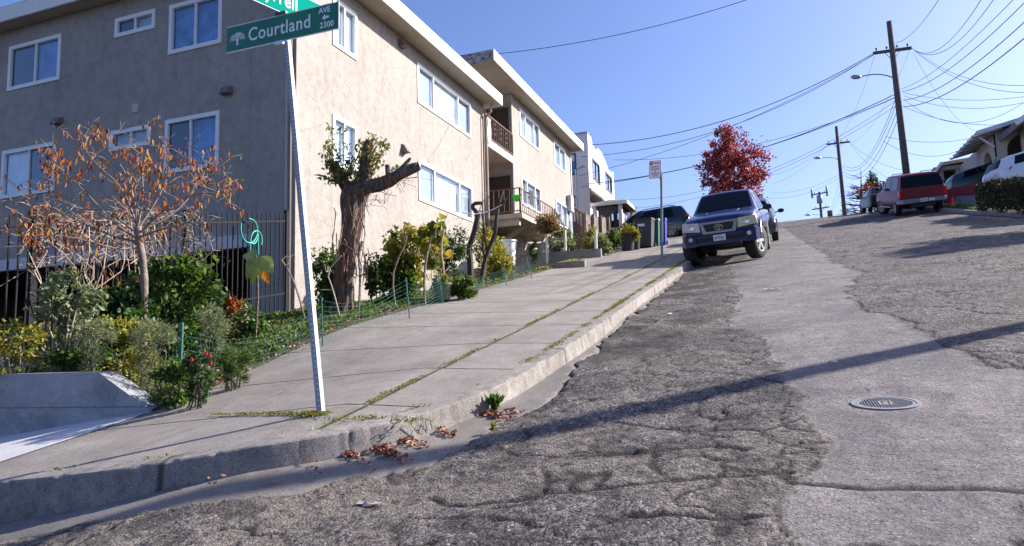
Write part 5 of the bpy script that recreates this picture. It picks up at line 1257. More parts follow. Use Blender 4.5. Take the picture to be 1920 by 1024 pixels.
# ---- blue pickup, facing down the hill
m_blue = paint('blue_paint', (.001, .010, .085), .5, .33, .1)
TK = [(2.40, .66, .62, .96, 1.00, .5), (2.36, .62, .86, 1.03, 1.07, .74), (2.25, .58, .93, 1.07, 1.12, .82), (1.9, .56, .95, 1.09, 1.17, .86), (1.2, .55, .96, 1.13, 1.22, .86), (.86, .55, .96, 1.15, 1.25, .82), (.12, .55, .96, 1.16, 1.74, .68), (-.05, .55, .96, 1.17, 1.77, .70),
      (-.6, .55, .96, 1.17, 1.79, .70), (-1.25, .55, .96, 1.17, 1.76, .69), (-1.42, .55, .95, 1.17, 1.4, .7), (-1.44, .55, .95, 1.17, 1.2, .84), (-2.8, .6, .94, 1.17, 1.19, .84), (-2.85, .64, .9, 1.15, 1.17, .8)]
Mt_ = placeM(-.90, 20.6, -93.5, RD, 1.6, .8, None, float(RD(-.92, 20.6))-.0, 2.6)
TK = [(x_, a_+.12, b_, c_+.10, d_+.10, e_) for x_, a_, b_, c_, d_, e_ in TK]
Mt_ = Mt_ @ Matrix.Translation((0, 0, .0))
tk = vehicle('pickup_truck', 'dark blue pickup truck parked facing downhill at the left kerb', 'pickup truck', Mt_, TK, m_blue, (1.62, -1.62), .46, [(.62, -.42, -.42, .1), (-.5, -1.25, -1.2, -.5)], (.86, .12), None, R(-18), 6, .30, (.62, 1.3))
_lp = lp
def lp(root, name, m, fn, parent=None, auto=False):
    q = MB(); fn(q)
    if root is tk and name != 'wheel_flare':
        for v in q.v: v.z += .10
    o = q.build(name, m, parent or root, rel=False); return o
lp_t = lp
gr = lp(tk, 'grille', m_bplast, lambda q: q.prism([(2.42, -.40, .98), (2.42, .40, .98), (2.42, .33, .76), (2.42, -.33, .76)], (-.1, 0, 0)))
def surround(q):
    P_ = [(-.48, 1.02), (.48, 1.02), (.40, .72), (-.40, .72)]; I_ = [(-.38, .965), (.38, .965), (.32, .775), (-.32, .775)]
    for i in range(4):
        j = (i+1) % 4; q.prism([(2.44, *P_[i]), (2.44, *P_[j]), (2.44, *I_[j]), (2.44, *I_[i])], (-.14, 0, 0))
lp(tk, 'grille_surround', mat('blue_chrome', (.35, .42, .60), .25, .9, var=0), surround, gr)
lp(tk, 'grille_slat', mat('dark_slat', (.05, .055, .07), .4, .5, var=0), lambda q: q.box(2.425, 2.445, -.36, .36, .855, .885), gr)
lp(tk, 'grille_slat', mat('dark_slat', (.05, .055, .07), .4, .5, var=0), lambda q: q.box(2.425, 2.445, -.35, .35, .905, .925), gr)
def emb(q):
    for rx, ry, oy, oz in ((.105, .072, 0, 0), (.068, .026, 0, .022), (.03, .062, 0, .0)):
        q.tube([(2.46, rx*math.cos(a)+oy, .87+ry*math.sin(a)+oz) for a in [k*math.pi/10 for k in range(21)]], .009, 5, False)
lp(tk, 'badge', m_chrome, emb, gr)
for s in (-1, 1):
    h_ = lp(tk, 'headlight', m_lens if s < 0 else m_lensy, lambda q: q.prism([(2.47, s*.49, 1.03), (2.40, s*.90, 1.05), (2.37, s*.93, .84), (2.47, s*.46, .79)], (-.2, 0, 0)))
    lp(tk, 'bulb', m_chrome, lambda q: q.lathe([(0, .0), (.055, .012), (.07, .02)], (2.44, s*.68, .93), 'x', 12), h_)
    lp(tk, 'fog_light', m_lens, lambda q: q.lathe([(0, .03), (.055, .02), (.06, 0)], (2.49, s*.72, .62), 'x', 14))
    lp(tk, 'fog_light_ring', m_bplast, lambda q: q.lathe([(.058, .03), (.085, .028), (.09, -.02)], (2.485, s*.72, .62), 'x', 14))
    lp(tk, 'wheel_flare', m_blue, lambda q: q.tube([(1.62+.54*math.cos(a), s*.96, .46+.53*math.sin(a)) for a in [R(8+k*16.4) for k in range(11)]], .035, 6))
bp = lp(tk, 'bumper', m_blue, lambda q: [q.prism([(2.50, -.62, .70), (2.50, .62, .70), (2.42, .93, .70), (2.05, .97, .72), (2.05, .97, .50), (2.42, .93, .48), (2.50, .62, .46)][:3]+[(2.50, .62, .62), (2.50, -.62, .62)], (-.1, 0, 0)), q.prism([(2.50, -.62, .52), (2.50, .62, .52), (2.50, .62, .44), (2.50, -.62, .44)], (-.1, 0, 0)),
    [q.prism([(2.50, s*.60, .70), (2.46, s*.88, .72), (2.30, s*.96, .74), (2.30, s*.96, .46), (2.46, s*.88, .42), (2.50, s*.60, .42)], (-.1, 0, 0)) for s in (-1, 1)]])
lp(tk, 'bumper_grille', m_bplast, lambda q: q.box(2.40, 2.46, -.62, .62, .50, .64)); lp(tk, 'skid_plate', m_bplast, lambda q: q.prism([(2.45, -.5, .45), (2.45, .5, .45), (2.1, .5, .32), (2.1, -.5, .32)], (0, 0, .05)))
lp = _lp; plate_on(tk, 2.515, .70, 1, '8P72061'); lp = lp_t
lp(tk, 'wiper', m_bplast, lambda q: [q.tube([(.84, .1, 1.29), (.6, .5, 1.44)], .008, 4), q.tube([(.84, -.45, 1.28), (.6, 0, 1.46)], .008, 4)])
lp(tk, 'hood_scoop_line', mat('blue_hood_line', (.02, .05, .2), .4, var=0, coat=.5), lambda q: [q.tube([(2.15, s*.36, 1.14), (1.0, s*.42, 1.26)], .012, 5) for s in (-1, 1)])  # thin raised hood lines in a paler blue than the body

lp = _lp
# ---- generic SUV table
def suv(L=4.6, W=.92, H=1.68, nose=.95, zl=.3):
    h = L/2; return [(h, zl+.15, W*.72, .72, .76, W*.6), (h-.08, zl+.05, W*.9, .78, .84, W*.75), (h-.35, zl, W*.97, .88, .96, W*.82), (h-nose, zl, W, .98, 1.06, W*.8), (h-nose-.7, zl, W, 1.02, H-.08, W*.64), (h-nose-1.1, zl, W, 1.02, H, W*.68),
      (-h+.9, zl, W, 1.04, H-.01, W*.68), (-h+.42, zl, W, 1.06, H-.07, W*.66), (-h+.12, zl, W*.96, 1.05, 1.12, W*.78), (-h+.03, zl+.08, W*.9, .9, .95, W*.7), (-h, zl+.16, W*.8, .78, .82, W*.6)]
# silver-grey SUV behind the pickup
m_sil = paint('grey_silver_paint', (.07, .08, .10), .8, .3, .5)
c2_ = vehicle('parked_car', 'silver grey car parked directly behind the blue pickup', 'car', placeM(-.42, 28.6, -90, RD, 1.35), suv(4.5, .91, 1.62), m_sil, (1.35, -1.35), .345, [(.75, -.1, -.1, .25), (-.18, -1.0, -.95, -.18)], (1.3, .6), None, 0, 8, .22, (.7, 1.1))
for s in (-1, 1): lp(c2_, 'headlight', m_lens, lambda q: q.prism([(2.20, s*.5, .8), (2.02, s*.86, .86), (2.0, s*.88, .74), (2.22, s*.52, .70)], (-.1, 0, 0)))
# dark SUVs parked across the driveways on the left
m_navy = paint('dark_navy_paint', (.012, .018, .032), 1., .22, .4)
ra = vehicle('parked_car', 'dark blue SUV with silver wheels parked across the driveway behind the bins', 'car', placeM(-5.6, 35.6, 174, SW, 1.3, .8, -3.5, float(SW(-5.6, 35.6))-.42, 3), suv(4.6, .92, 1.72), m_navy, (1.34, -1.34), .36, [(1.1, .45, .45, .72), (.38, -.7, -.7, .38), (-.8, -1.55, -1.4, -.8)], (1.35, .65), (-1.88, -2.18), 0, 6, .23, (.85, 1.15))
ra.location.z += .0
for s in (-1, 1): lp(ra, 'tail_light', m_rlens, lambda q: q.box(-2.28, -2.1, s*.62-.18, s*.62+.18, .98, 1.08))
lp(ra, 'roof_rail', m_bplast, lambda q: [q.tube([(.3, s*.6, 1.70), (0, s*.6, 1.76), (-1.3, s*.6, 1.76), (-1.6, s*.6, 1.70)], .02, 6) for s in (-1,)])
lp(ra, 'roof_rail', m_bplast, lambda q: q.tube([(.3, .6, 1.70), (0, .6, 1.76), (-1.3, .6, 1.76), (-1.6, .6, 1.70)], .02, 6))
r2 = vehicle('parked_car', 'dark teal car nosed towards the porch, left of the dark blue SUV', 'car', placeM(-8.4, 39.5, 176, SW, 1.3, .8, -6, float(SW(-8, 39.5))-.75, 3), suv(4.6, .91, 1.58), paint('dark_teal_paint', (.012, .03, .045), 1., .22, .4), (1.34, -1.34), .34, [(1.1, .45, .45, .72), (.38, -.7, -.7, .38), (-.8, -1.55, -1.4, -.8)], (1.35, .65), (-1.88, -2.18), 0, 6, .22, (.85, 1.1))
# red SUV, seen from behind on the right
m_redp = paint('dark_red_paint', (.19, .012, .022), .12, .45, .1)
EX = [(2.6, .6, .8, .95, 1.0, .65), (2.5, .5, .95, 1.05, 1.12, .8), (1.9, .48, 1.0, 1.12, 1.2, .82), (1.45, .48, 1.0, 1.15, 1.24, .8), (.75, .48, 1.0, 1.17, 1.84, .74), (.4, .48, 1.0, 1.17, 1.90, .78), (-1.9, .48, 1.0, 1.17, 1.90, .79), (-2.3, .48, .99, 1.17, 1.86, .79), (-2.52, .5, .98, 1.17, 1.3, .88), (-2.56, .55, .94, 1.1, 1.14, .8)]
ex = vehicle('parked_suv', 'dark red SUV parked on the right side of the street seen from behind', 'car', placeM(6.75, 38.3, 93, RD, 1.5), EX, m_redp, (1.55, -1.5), .385, [(1.2, .42, .42, .85), (.34, -.62, -.62, .34), (-.72, -2.1, -2.05, -.72)], (1.45, .75), None, R(24), 6, .25, (1.0, 1.35))
lp(ex, 'rear_window', m_cglass, lambda q: q.prism([(-2.345, -.78, 1.80), (-2.345, .78, 1.80), (-2.555, .86, 1.26), (-2.555, -.86, 1.26)], (.02, 0, 0)))
lp(ex, 'tailgate', m_redp, lambda q: q.box(-2.60, -2.52, -.82, .82, .78, 1.22)); lp(ex, 'tailgate_handle', m_bplast, lambda q: q.box(-2.625, -2.6, -.12, .12, .98, 1.04))
for s in (-1, 1): lp(ex, 'tail_light', m_rlens, lambda q: q.box(-2.61, -2.42, s*.90-.07, s*.90+.07, .84, 1.16))
rb = lp(ex, 'rear_bumper', mat('grey_bumper', (.22, .23, .27), .45, .3, var=.05), lambda q: q.prism([(-2.72, -.85, .56), (-2.72, .85, .56), (-2.5, 1.0, .56), (-2.2, 1.01, .56), (-2.2, -1.01, .56), (-2.5, -1.0, .56)], (0, 0, .19)))
lp(ex, 'tow_bar', m_bplast, lambda q: q.box(-2.6, -2.3, -.5, .5, .36, .5)); plate_on(ex, -2.73, .66, -1, '4XKV318', .0)
lp(ex, 'rear_sticker', m_plate, lambda q: q.box(-2.735, -2.72, -.42, -.2, .60, .7))
for s in (-1, 1): lp(ex, 'roof_rail', m_bplast, lambda q: q.tube([(.2, s*.62, 1.90), (0, s*.62, 1.97), (-1.8, s*.62, 1.97), (-2.0, s*.62, 1.90)], .02, 6))
lp(ex, 'side_step', mat('grey_bumper', (.22, .23, .27), .45, .3, var=.05), lambda q: q.box(-.9, .95, .9, 1.06, .40, .47)); lp(ex, 'side_step', mat('grey_bumper', (.22, .23, .27), .45, .3, var=.05), lambda q: q.box(-.9, .95, -1.06, -.9, .40, .47))
lp(ex, 'wiper', m_bplast, lambda q: q.tube([(-2.56, 0, 1.27), (-2.53, .35, 1.42)], .012, 4))
# black sedan in front of it
SD = [(2.35, .45, .7, .66, .7, .55), (2.25, .3, .86, .74, .8, .7), (1.6, .25, .91, .86, .94, .78), (1.0, .25, .92, .92, 1.0, .78), (.25, .25, .92, .95, 1.40, .6), (-.2, .25, .92, .96, 1.45, .62), (-.9, .25, .92, .98, 1.42, .6), (-1.65, .25, .92, 1.0, 1.06, .76), (-2.2, .27, .9, .98, 1.04, .76), (-2.36, .4, .85, .9, .93, .7)]
sd2 = vehicle('parked_sedan', 'black sedan parked at the crest beyond the red SUV', 'car', placeM(6.7, 46.6, 91, RD, 1.4), SD, paint('black_paint', (.01, .01, .012), .12, .4, .1), (1.4, -1.35), .33, [(.9, .1, .1, .35), (.02, -.85, -.7, .02)], (1.0, .25), (-1.65, -.9), R(10), 6, .2, (.75, 1.0))
for s in (-1, 1): lp(sd2, 'tail_light', m_rlens, lambda q: q.prism([(-2.35, s*.45, .88), (-2.3, s*.84, .92), (-2.2, s*.9, .80), (-2.36, s*.5, .74)], (.08, 0, 0)))
plate_on(sd2, -2.385, .80, -1, '6JRT502')
# two cars on the steep driveways to the right
m_wht = paint('white_paint', (.72, .74, .78), .8, .3, .05)
def driveM(px, py, dep, head, pitch, back=2.2):
    p = at(px, py, dep); h = R(head); d = Vector((math.cos(h)*math.cos(R(pitch)), math.sin(h)*math.cos(R(pitch)), math.sin(R(pitch)))); l = Vector((-math.sin(h), math.cos(h), 0)); u_ = d.cross(l).normalized(); c = p+d*back
    return Matrix(((d.x, l.x, u_.x, c.x), (d.y, l.y, u_.y, c.y), (d.z, l.z, u_.z, c.z), (0, 0, 0, 1)))
M1_ = driveM(1874, 367, 31.0, 10, 14); 
wc = vehicle('parked_car', 'white car parked nose up on the steep driveway at the right picture edge', 'car', M1_, suv(4.6, .92, 1.56), m_wht, (1.34, -1.34), .34, [(1.1, .45, .45, .72), (.38, -.7, -.7, .38), (-.8, -1.6, -1.35, -.8)], (1.35, .65), (-1.88, -2.18), 0, 6, .22, (.85, 1.1))
for s in (-1, 1): lp(wc, 'tail_light', m_rlens, lambda q: q.prism([(-2.28, s*.45, .98), (-1.75, s*.93, 1.04), (-1.9, s*.95, .92), (-2.31, s*.5, .86)], (.03, 0, 0)))
M2_ = driveM(1788, 379, 39.5, 6, 14, 2.2)
dc = vehicle('parked_car', 'dark grey hatchback parked above the red garden wall on the right', 'car', M2_, suv(4.5, .91, 1.5), paint('slate_paint', (.03, .045, .055), .4, .3, .3), (1.32, -1.32), .33, [(1.1, .45, .45, .72), (.38, -.7, -.7, .38), (-.8, -1.6, -1.35, -.8)], (1.35, .65), (-1.85, -2.12), 0, 6, .22, (.85, 1.05))

# ================================================================ RIGHT SIDE: kerb, pavement, banks
RX = 7.62
yy = np.r_[np.arange(10, 60, .5), np.arange(60, 110, 2)]
V = []; Fc = []
pk_ = [(0, -.35), (.01, -.16), (.02, -.02), (.04, 0), (.16, .0), (.17, -.01)]
for i, y in enumerate(yy):
    for dx, h in pk_: V.append((RX+dx, y, float(SW(RX, y))+h))
    if i:
        for j in range(5): a = (i-1)*6+j; Fc.append((a, a+1, a+7, a+6))
tag(mk('far_kerb', V, Fc, mat('worn_kerb', (.22, .20, .20), .9, var=.2, vs=3)), kind='structure')
xs2 = np.array([RX+.16, RX+.8, RX+1.2, RX+2.4, RX+2.6]); Xr, Yr = np.meshgrid(xs2, yy); tag(grid_mesh('far_sidewalk', Xr, Yr, SW(Xr, Yr)+.003, mat('pavement_grey', (.22, .21, .21), .9, var=.15, vs=1.5, bs=.01)), kind='structure')
xs3 = np.r_[RX+2.55, np.arange(10.6, 24, 1.), 30, 45, 80, 200, 400]; yy3 = np.r_[-40, -10, 0, np.arange(6, 110, 2), 130, 200, 400]; Xb, Yb = np.meshgrid(xs3, yy3)
Zb = SW(Xb, Yb)-.02+np.clip(Xb-10.2, 0, 9)*.19*(1-ss(56, 80, Yb)) - np.maximum(0, Xb-45)*.02
tag(grid_mesh('bank', Xb, Yb, Zb, m_soil), kind='structure')
gp2 = [(x, y, float(SW(x, y))+.03) for x, y in ((random.uniform(7.85, 8.5), random.uniform(31.2, 38)) for _ in range(2600))]
tag(leaves('verge_grass', gp2, [(random.gauss(0, .4), random.gauss(0, .4), 1) for _ in gp2], .14, .16, m_lg, None), 'grass verge behind the right kerb next to the hedge', kind='stuff')
m_redw = mat('red_painted_wall', (.26, .035, .04), .85, var=.15, vs=3)
def at_g(px, py, dep, dz=0): return at(px, py, dep)
a0, a1, a2, a3 = at(1768, 388, 35.5), at(1768, 357, 35.5), at(1856, 338, 33.6), at(1856, 384, 33.6)
q = MB(); q.prism([a0-Vector((0, 0, .6)), a1, a2, a3-Vector((0, 0, .6))], (0.1, .25, 0)); tag(q.build('garden_wall', m_redw), 'red painted garden wall under the dark hatchback on the right', 'wall')
q = MB(); b0_ = at(1792, 384, 33.2); b1_ = at(1846, 384, 31.6); b2_ = at(1846, 366, 31.6); b3_ = at(1792, 368, 33.2); q.prism([b0_-Vector((0, 0, .3)), b3_, b2_, b1_-Vector((0, 0, .3))], (.1, .5, 0)); tag(q.build('low_wall', mat('pale_block', (.33, .36, .38), .9, var=.2, vs=4)), 'low grey block wall in front of the red wall', 'wall')
p = at(1787, 389, 31.5); t = thing('traffic_cone', 'orange red marker cone on the verge behind the red SUV', 'cone', p); q = MB(); q.lathe([(.16, 0), (.12, .05), (.05, .45), (.03, .48), (0, .48)], p, n=12); q.build('cone', mat('cone_orange', (.75, .06, .03), .6, var=.03), t); q = MB(); q.box(p.x-.2, p.x+.2, p.y-.2, p.y+.2, p.z-.02, p.z+.03); q.build('base', m_bplast, t)

# ================================================================ CREAM ARCHED HOUSE
m_cream = mat('cream_stucco', (.50, .46, .42), .9, var=.06, vs=1.5, bs=.01); m_trimw = mat('white_trim', (.66, .67, .70), .7, var=.05); m_shing = mat('grey_shingle', (.22, .22, .25), .9, var=.3, vs=6, bs=.02)
def arch_wall(q, O, U, Nn, u0, u1, z0, z1, arches, th=.3):
    """wall with arched openings (uc, half width, spring height, sill)"""
    O = Vector(O); U = Vector(U); Nn = Vector(Nn); pt = lambda u, z, d=0: O+U*u+Vector((0, 0, z))-Nn*d
    def quad(a, b_, c_, d_):
        for d in (0, th):
            q.add([pt(*a, d), pt(*b_, d), pt(*c_, d), pt(*d_, d)], [(0, 1, 2, 3)])
    cur = u0
    for uc, hw, zs, sill in sorted(arches):
        quad((cur, z0), (uc-hw, z0), (uc-hw, z1), (cur, z1)); quad((uc-hw, z0), (uc+hw, z0), (uc+hw, sill), (uc-hw, sill))
        n_ = 14; pr = None
        for i in range(n_+1):
            a = math.pi*(1-i/n_); p_ = (uc+hw*math.cos(a), zs+hw*math.sin(a))
            if pr: 
                quad(pr, p_, (p_[0], z1), (pr[0], z1)); q.add([pt(*pr), pt(*p_), pt(*p_, th), pt(*pr, th)], [(0, 1, 2, 3)])
            pr = p_
        for s in (-1, 1): q.add([pt(uc+s*hw, sill), pt(uc+s*hw, zs), pt(uc+s*hw, zs, th), pt(uc+s*hw, sill, th)], [(0, 1, 2, 3)])
        q.add([pt(uc-hw, sill), pt(uc+hw, sill), pt(uc+hw, sill, th), pt(uc-hw, sill, th)], [(0, 1, 2, 3)])
        cur = uc+hw
    quad((cur, z0), (u1, z0), (u1, z1), (cur, z1))
    q.add([pt(u0, z1), pt(u1, z1), pt(u1, z1, th), pt(u0, z1, th)], [(0, 1, 2, 3)]); q.add([pt(u0, z0), pt(u0, z1), pt(u0, z1, th), pt(u0, z0, th)], [(0, 1, 2, 3)])
CC = at(1874, 330, 37.0); CC.z -= 1.5; kk_ = 37.0/F
hs_ = thing('cream_house', 'cream stucco house with arched porch openings on the right behind the white car', 'house', CC)
zt = at(1874, 236, 37.0).z-CC.z; q = MB()
arch_wall(q, CC, (1, 0, 0), (0, -1, 0), 0, 7, 0, zt, [(1.35, .88, at(1905, 283, 37.0).z-CC.z, at(1905, 300, 37).z-CC.z-.1)])
arch_wall(q, CC+Vector((0, .02, 0)), (0, 1, 0), (-1, 0, 0), 0, 3.6, 0, zt-.3, [(1.75, .75, zt-1.7, .9+.6)])
q.box(CC.x+.3, CC.x+7, CC.y+3.6, CC.y+9, CC.z-1, CC.z+zt); q.build('wall', m_cream, hs_)
q = MB(); q.box(CC.x-.06, CC.x+.42, CC.y-.08, CC.y+.4, CC.z-1, CC.z+zt-1.75); q.box(CC.x-.12, CC.x+.48, CC.y-.14, CC.y+.46, CC.z+zt-1.75, CC.z+zt-1.65); q.build('pillar', m_cream, hs_)
q = MB(); q.box(CC.x+2.3, CC.x+2.6, CC.y-.06, CC.y+.3, CC.z, CC.z+zt); q.build('pillar', m_cream, hs_)
q = MB(); q.prism([CC+Vector((.5, 1.6, 1.2)), CC+Vector((2.2, 1.6, 1.2)), CC+Vector((2.2, 1.6, zt-1.35)), CC+Vector((.5, 1.6, zt-1.35))], (0, .05, 0)); q.build('door', mat('red_door', (.30, .03, .025), .6), hs_)
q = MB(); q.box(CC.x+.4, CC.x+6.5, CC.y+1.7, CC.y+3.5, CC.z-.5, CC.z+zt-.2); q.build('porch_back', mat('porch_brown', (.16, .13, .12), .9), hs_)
rf = MB(); z = CC.z+zt
rf.prism([(CC.x-1.0, CC.y-.7, z-.28), (CC.x+1.2, CC.y-.7, z+.22), (CC.x+8, CC.y-.7, z+.75), (CC.x+8, CC.y-.7, z+.55), (CC.x+1.3, CC.y-.7, z+.06), (CC.x-1.0, CC.y-.7, z-.44)], (0, 5.2, 0)); ro = rf.build('roof', m_shing, hs_)
fb = MB(); fb.prism([(CC.x-1.03, CC.y-.76, z-.26), (CC.x+1.2, CC.y-.76, z+.25), (CC.x+8, CC.y-.76, z+.78), (CC.x+8, CC.y-.76, z+.5), (CC.x+1.25, CC.y-.76, z+.02), (CC.x-1.03, CC.y-.76, z-.46)], (0, .06, 0)); fb.build('barge_board', m_trimw, ro)
for k in range(7): 
    q = MB(); y = CC.y-.6+k*.8; q.bar((CC.x-1.25, y, z-.52), (CC.x+.2, y, z-.18), .07, .12); q.build('rafter_tail', m_trimw, ro)
q = MB(); q.bar((CC.x-.1, CC.y-.1, z-1.1), (CC.x-.8, CC.y-.1, z-.42), .09, .09); q.build('eave_brace', m_trimw, hs_)
rf = MB(); e0 = at(1903, 228, 34.5); rf.prism([e0, e0+Vector((3, 0, 1.9)), e0+Vector((3, 0, 1.65)), e0+Vector((.1, 0, -.25))], (0, 3, 0))
nb_ = thing('neighbour_roof', 'dark steep roof corner at the right picture edge above the arched house', 'roof', e0); rf.build('roof', m_shing, nb_); q = MB(); q.bar(e0+Vector((0, -.03, -.1)), e0+Vector((3, -.03, 1.8)), .06, .25); q.build('barge_board', m_trimw, nb_); q = MB(); q.box(e0.x+.9, e0.x+3, e0.y+.5, e0.y+2.5, e0.z-4, e0.z+.6); q.build('wall', m_cream, nb_)
# brown-roofed bungalow
BB = at(1800, 344, 46.0); bh = thing('bungalow', 'low bungalow with brown porch roof and tapered pillars left of the arched house', 'house', BB)
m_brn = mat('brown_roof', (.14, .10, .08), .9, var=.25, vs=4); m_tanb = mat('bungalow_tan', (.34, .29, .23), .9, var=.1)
zr_ = at(1775, 307, 46.0).z
rf = MB(); rf.prism([(BB.x-1.9, BB.y-1, zr_-1.0), (BB.x-1.1, BB.y-1, zr_), (BB.x+3.5, BB.y-1, zr_+.42), (BB.x+3.5, BB.y-1, zr_+.24), (BB.x-1.0, BB.y-1, zr_-.2), (BB.x-1.75, BB.y-1, zr_-1.1)], (0, 4, 0)); ro = rf.build('roof', m_brn, bh)
q = MB(); q.bar((BB.x-1.15, BB.y-1.05, zr_-.12), (BB.x+3.5, BB.y-1.05, zr_+.3), .06, .22); q.build('fascia', mat('ochre_trim', (.42, .33, .22), .8), ro)
q = MB(); q.bar((BB.x-1.15, BB.y-1.06, zr_-.02), (BB.x-1.95, BB.y-1.06, zr_-1.05), .06, .18); q.build('barge_board', m_trimw, ro)
for dx in (-.1, -1.3):
    q = MB(); b_ = .4; q.prism([(BB.x+dx-b_, BB.y-.8, BB.z-2), (BB.x+dx+b_, BB.y-.8, BB.z-2), (BB.x+dx+.22, BB.y-.8, zr_-.45), (BB.x+dx-.22, BB.y-.8, zr_-.45)], (0, .6, 0)); q.build('pillar', m_tanb, bh)
q = MB(); q.box(BB.x-1.6, BB.x+3.3, BB.y-.85, BB.y-.3, zr_-.5, zr_-.25); q.build('beam', m_tanb, bh)
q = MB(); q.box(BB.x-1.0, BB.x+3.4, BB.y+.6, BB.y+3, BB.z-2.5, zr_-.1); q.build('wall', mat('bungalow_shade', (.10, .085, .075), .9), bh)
g3 = at(1792, 331, 43.5); pshrub('leafy_shrub', 'green bush left of the bungalow pillar beyond the red SUV', 1774, 350, 9, 10, 43, 900, .14, m_lg, .6, ground=False, clumps=16)

# ================================================================ WHITE HOUSE ON THE LEFT
m_wst = mat('white_stucco', (.66, .66, .68), .85, var=.05, vs=1.2, bs=.01)
WX = -9.0; wy0 = atx(1103, 300, WX).y; wy1 = atx(1151, 340, WX).y; wz1 = atx(1103, 252, WX).z; wz0 = 5.2
wh = thing('white_house', 'white two storey stucco house with a stepped parapet beyond the wooden fence', 'house', (WX, wy0, wz0))
HS = Plane_((WX, 0, 0), (0, 1, 0), (1, 0, 0)); HF = Plane_((0, wy0, 0), (1, 0, 0), (0, -1, 0))
def yz(px, py): p = atx(px, py, WX); return p.y, p.z
def wrect(x0, x1, yt, yb, xr=None): 
    a = yz(x0, yt); b_ = yz(x1, yt); c_ = yz(x0, yb); return (a[0], b_[0], c_[1], a[1])
w1 = wrect(1110, 1123, 296, 333); w2 = wrect(1134.5, 1146, 321, 353)
zmin = yz(1103, 350)[1]
q = MB(); wall_holes(q, HS, wy0, wy1, zmin, wz1-.9, [w1, w2]); wall_holes(q, HF, -17, WX, wz0-1, wz1, [(-10.35, -9.72, aty(1075, 328, wy0).z, aty(1075, 288, wy0).z), (-10.2, -9.75, aty(1078, 386, wy0).z, aty(1078, 368, wy0).z)])
# stepped parapet
st_p = [(wy0, wz1), (wy0+.9, wz1), (wy0+1.1, wz1-.35), (wy0+2.1, wz1-.45), (wy0+2.3, wz1-.2), (wy0+3.4, wz1-.2), (wy0+4.4, wz1-.55), (wy0+5.2, wz1-.85), (wy1-.5, wz1-.85), (wy1-.4, wz1-.7), (wy1, wz1-.7)]
st_p[0] = (wy0+.012, wz1); q.prism([(WX+.012, y, z) for y, z in st_p]+[(WX+.012, wy1, wz1-1.0), (WX+.012, wy0+.012, wz1-1.0)], (-.25, 0, 0))
q.box(-17, WX-.26, wy0+.01, wy1, wz1-1.5, wz1-.95); q.add([(WX, wy1, zmin), (-17, wy1, zmin), (-17, wy1, wz1-.9), (WX, wy1, wz1-.9)], [(0, 1, 2, 3)])
q.box(-17, WX-.6, wy0+.05, wy1, wz0-2, zmin); q.build('wall', m_wst, wh)
m_wf = mat('dark_window_frame', (.05, .055, .07), .5)
for rct in (w1, w2): window(HS, *rct, [.5], 'gg', wh, tw=.09, fm=m_wf)
for rct in ((-10.35, -9.72, aty(1075, 328, wy0).z, aty(1075, 288, wy0).z), (-10.2, -9.75, aty(1078, 386, wy0).z, aty(1078, 368, wy0).z)): window(HF, *rct, [.5], 'bb', wh, tw=.07, fm=m_wf)
q = MB(); q.box(-17, WX+.03, wy0-.04, wy0+.2, wz1, wz1+.09); q.build('coping', mat('grey_coping', (.33, .35, .4), .7), wh)
q = MB()
for k in range(12): q.box(WX-.6, WX+.05, wy0+.1+k*.32, wy0+.24+k*.32, zmin-.16, zmin)
q.build('rafter_ends', mat('brown_rafter', (.22, .17, .15), .9), wh)
q = MB(); q.tube([(WX+.05, wy0+.3, zmin+1.2), (WX-.3, wy0-.06, zmin+1.25), (WX-.75, wy0-.06, zmin+1.1), (WX-.8, wy0-.06, wz0)], .04, 6); q.build('conduit', m_galv, wh)
# porch
pa = atx(1115, 383, -8.6); pc = atx(1171, 388, -7.0)
PO = thing('porch', 'glazed entry porch with a low brown hipped roof at the foot of the white house', 'porch', (-8.9, wy0+.8, wz0))
py0, py1 = wy0+.7, wy0+3.6; pz = atx(1140, 372, -7.8).z
e1 = aty(1113, 384, py0); e2 = aty(1168, 380, py0+.2)
X0, X1 = e1.x, e2.x; zE = e1.z
q = MB(); q.add([(X0-.2, py0-.3, zE), (X1+.3, py0-.3, zE), (X1+.3, py1+.3, zE), (X0-.2, py1+.3, zE), (X0+.5, (py0+py1)/2, zE+.5), (X1-.9, (py0+py1)/2, zE+.5)], [(0, 1, 5, 4), (1, 2, 5), (2, 3, 4, 5), (3, 0, 4), (0, 3, 2, 1)]); ro = q.build('roof', mat('brown_shingle', (.20, .13, .10), .9, var=.25, vs=5), PO)
q = MB(); q.box(X0-.22, X1+.33, py0-.33, py0-.29, zE-.16, zE+.03); q.box(X1+.3, X1+.34, py0-.29, py1+.3, zE-.16, zE+.03); q.build('fascia', m_fascia, ro)
q = MB(); 
for x in (X0+.05, X1-.12): q.box(x-.1, x+.1, py0-.1, py0+.1, wz0-1, zE-.02)
q.box(X1-.1, X1, py0+.1, py1, wz0-1, zE-.6); q.box(X1-.1, X1, py1-.2, py1, wz0-1, zE-.02); q.build('post', m_wst, PO)
q = MB(); q.box(X0+.25, X0+1.0, py0-.02, py0+.02, wz0, zE-.15); dr_ = q.build('door', mat('porch_door', (.10, .09, .09), .5, .1), PO)
g_ = MB()
for k in range(7): g_.box(X0+.28+k*.11, X0+.30+k*.11, py0-.05, py0-.03, wz0, zE-.15)
g_.build('security_grille', m_metal_d, dr_)
q = MB(); q.box(X0+1.1, X1-.3, py0-.02, py0+.02, wz0, zE-.15); q.box(X1-.06, X1-.04, py0+.15, py1-.25, zE-.6+.02, zE-.1); q.build('window', m_cglass, PO)
q = MB()
for k in range(5): q.box(-8.2+k*.28, -7.92+k*.28, py0-1.2, py0-.2, wz0-1.5, wz0-.1-k*.18)
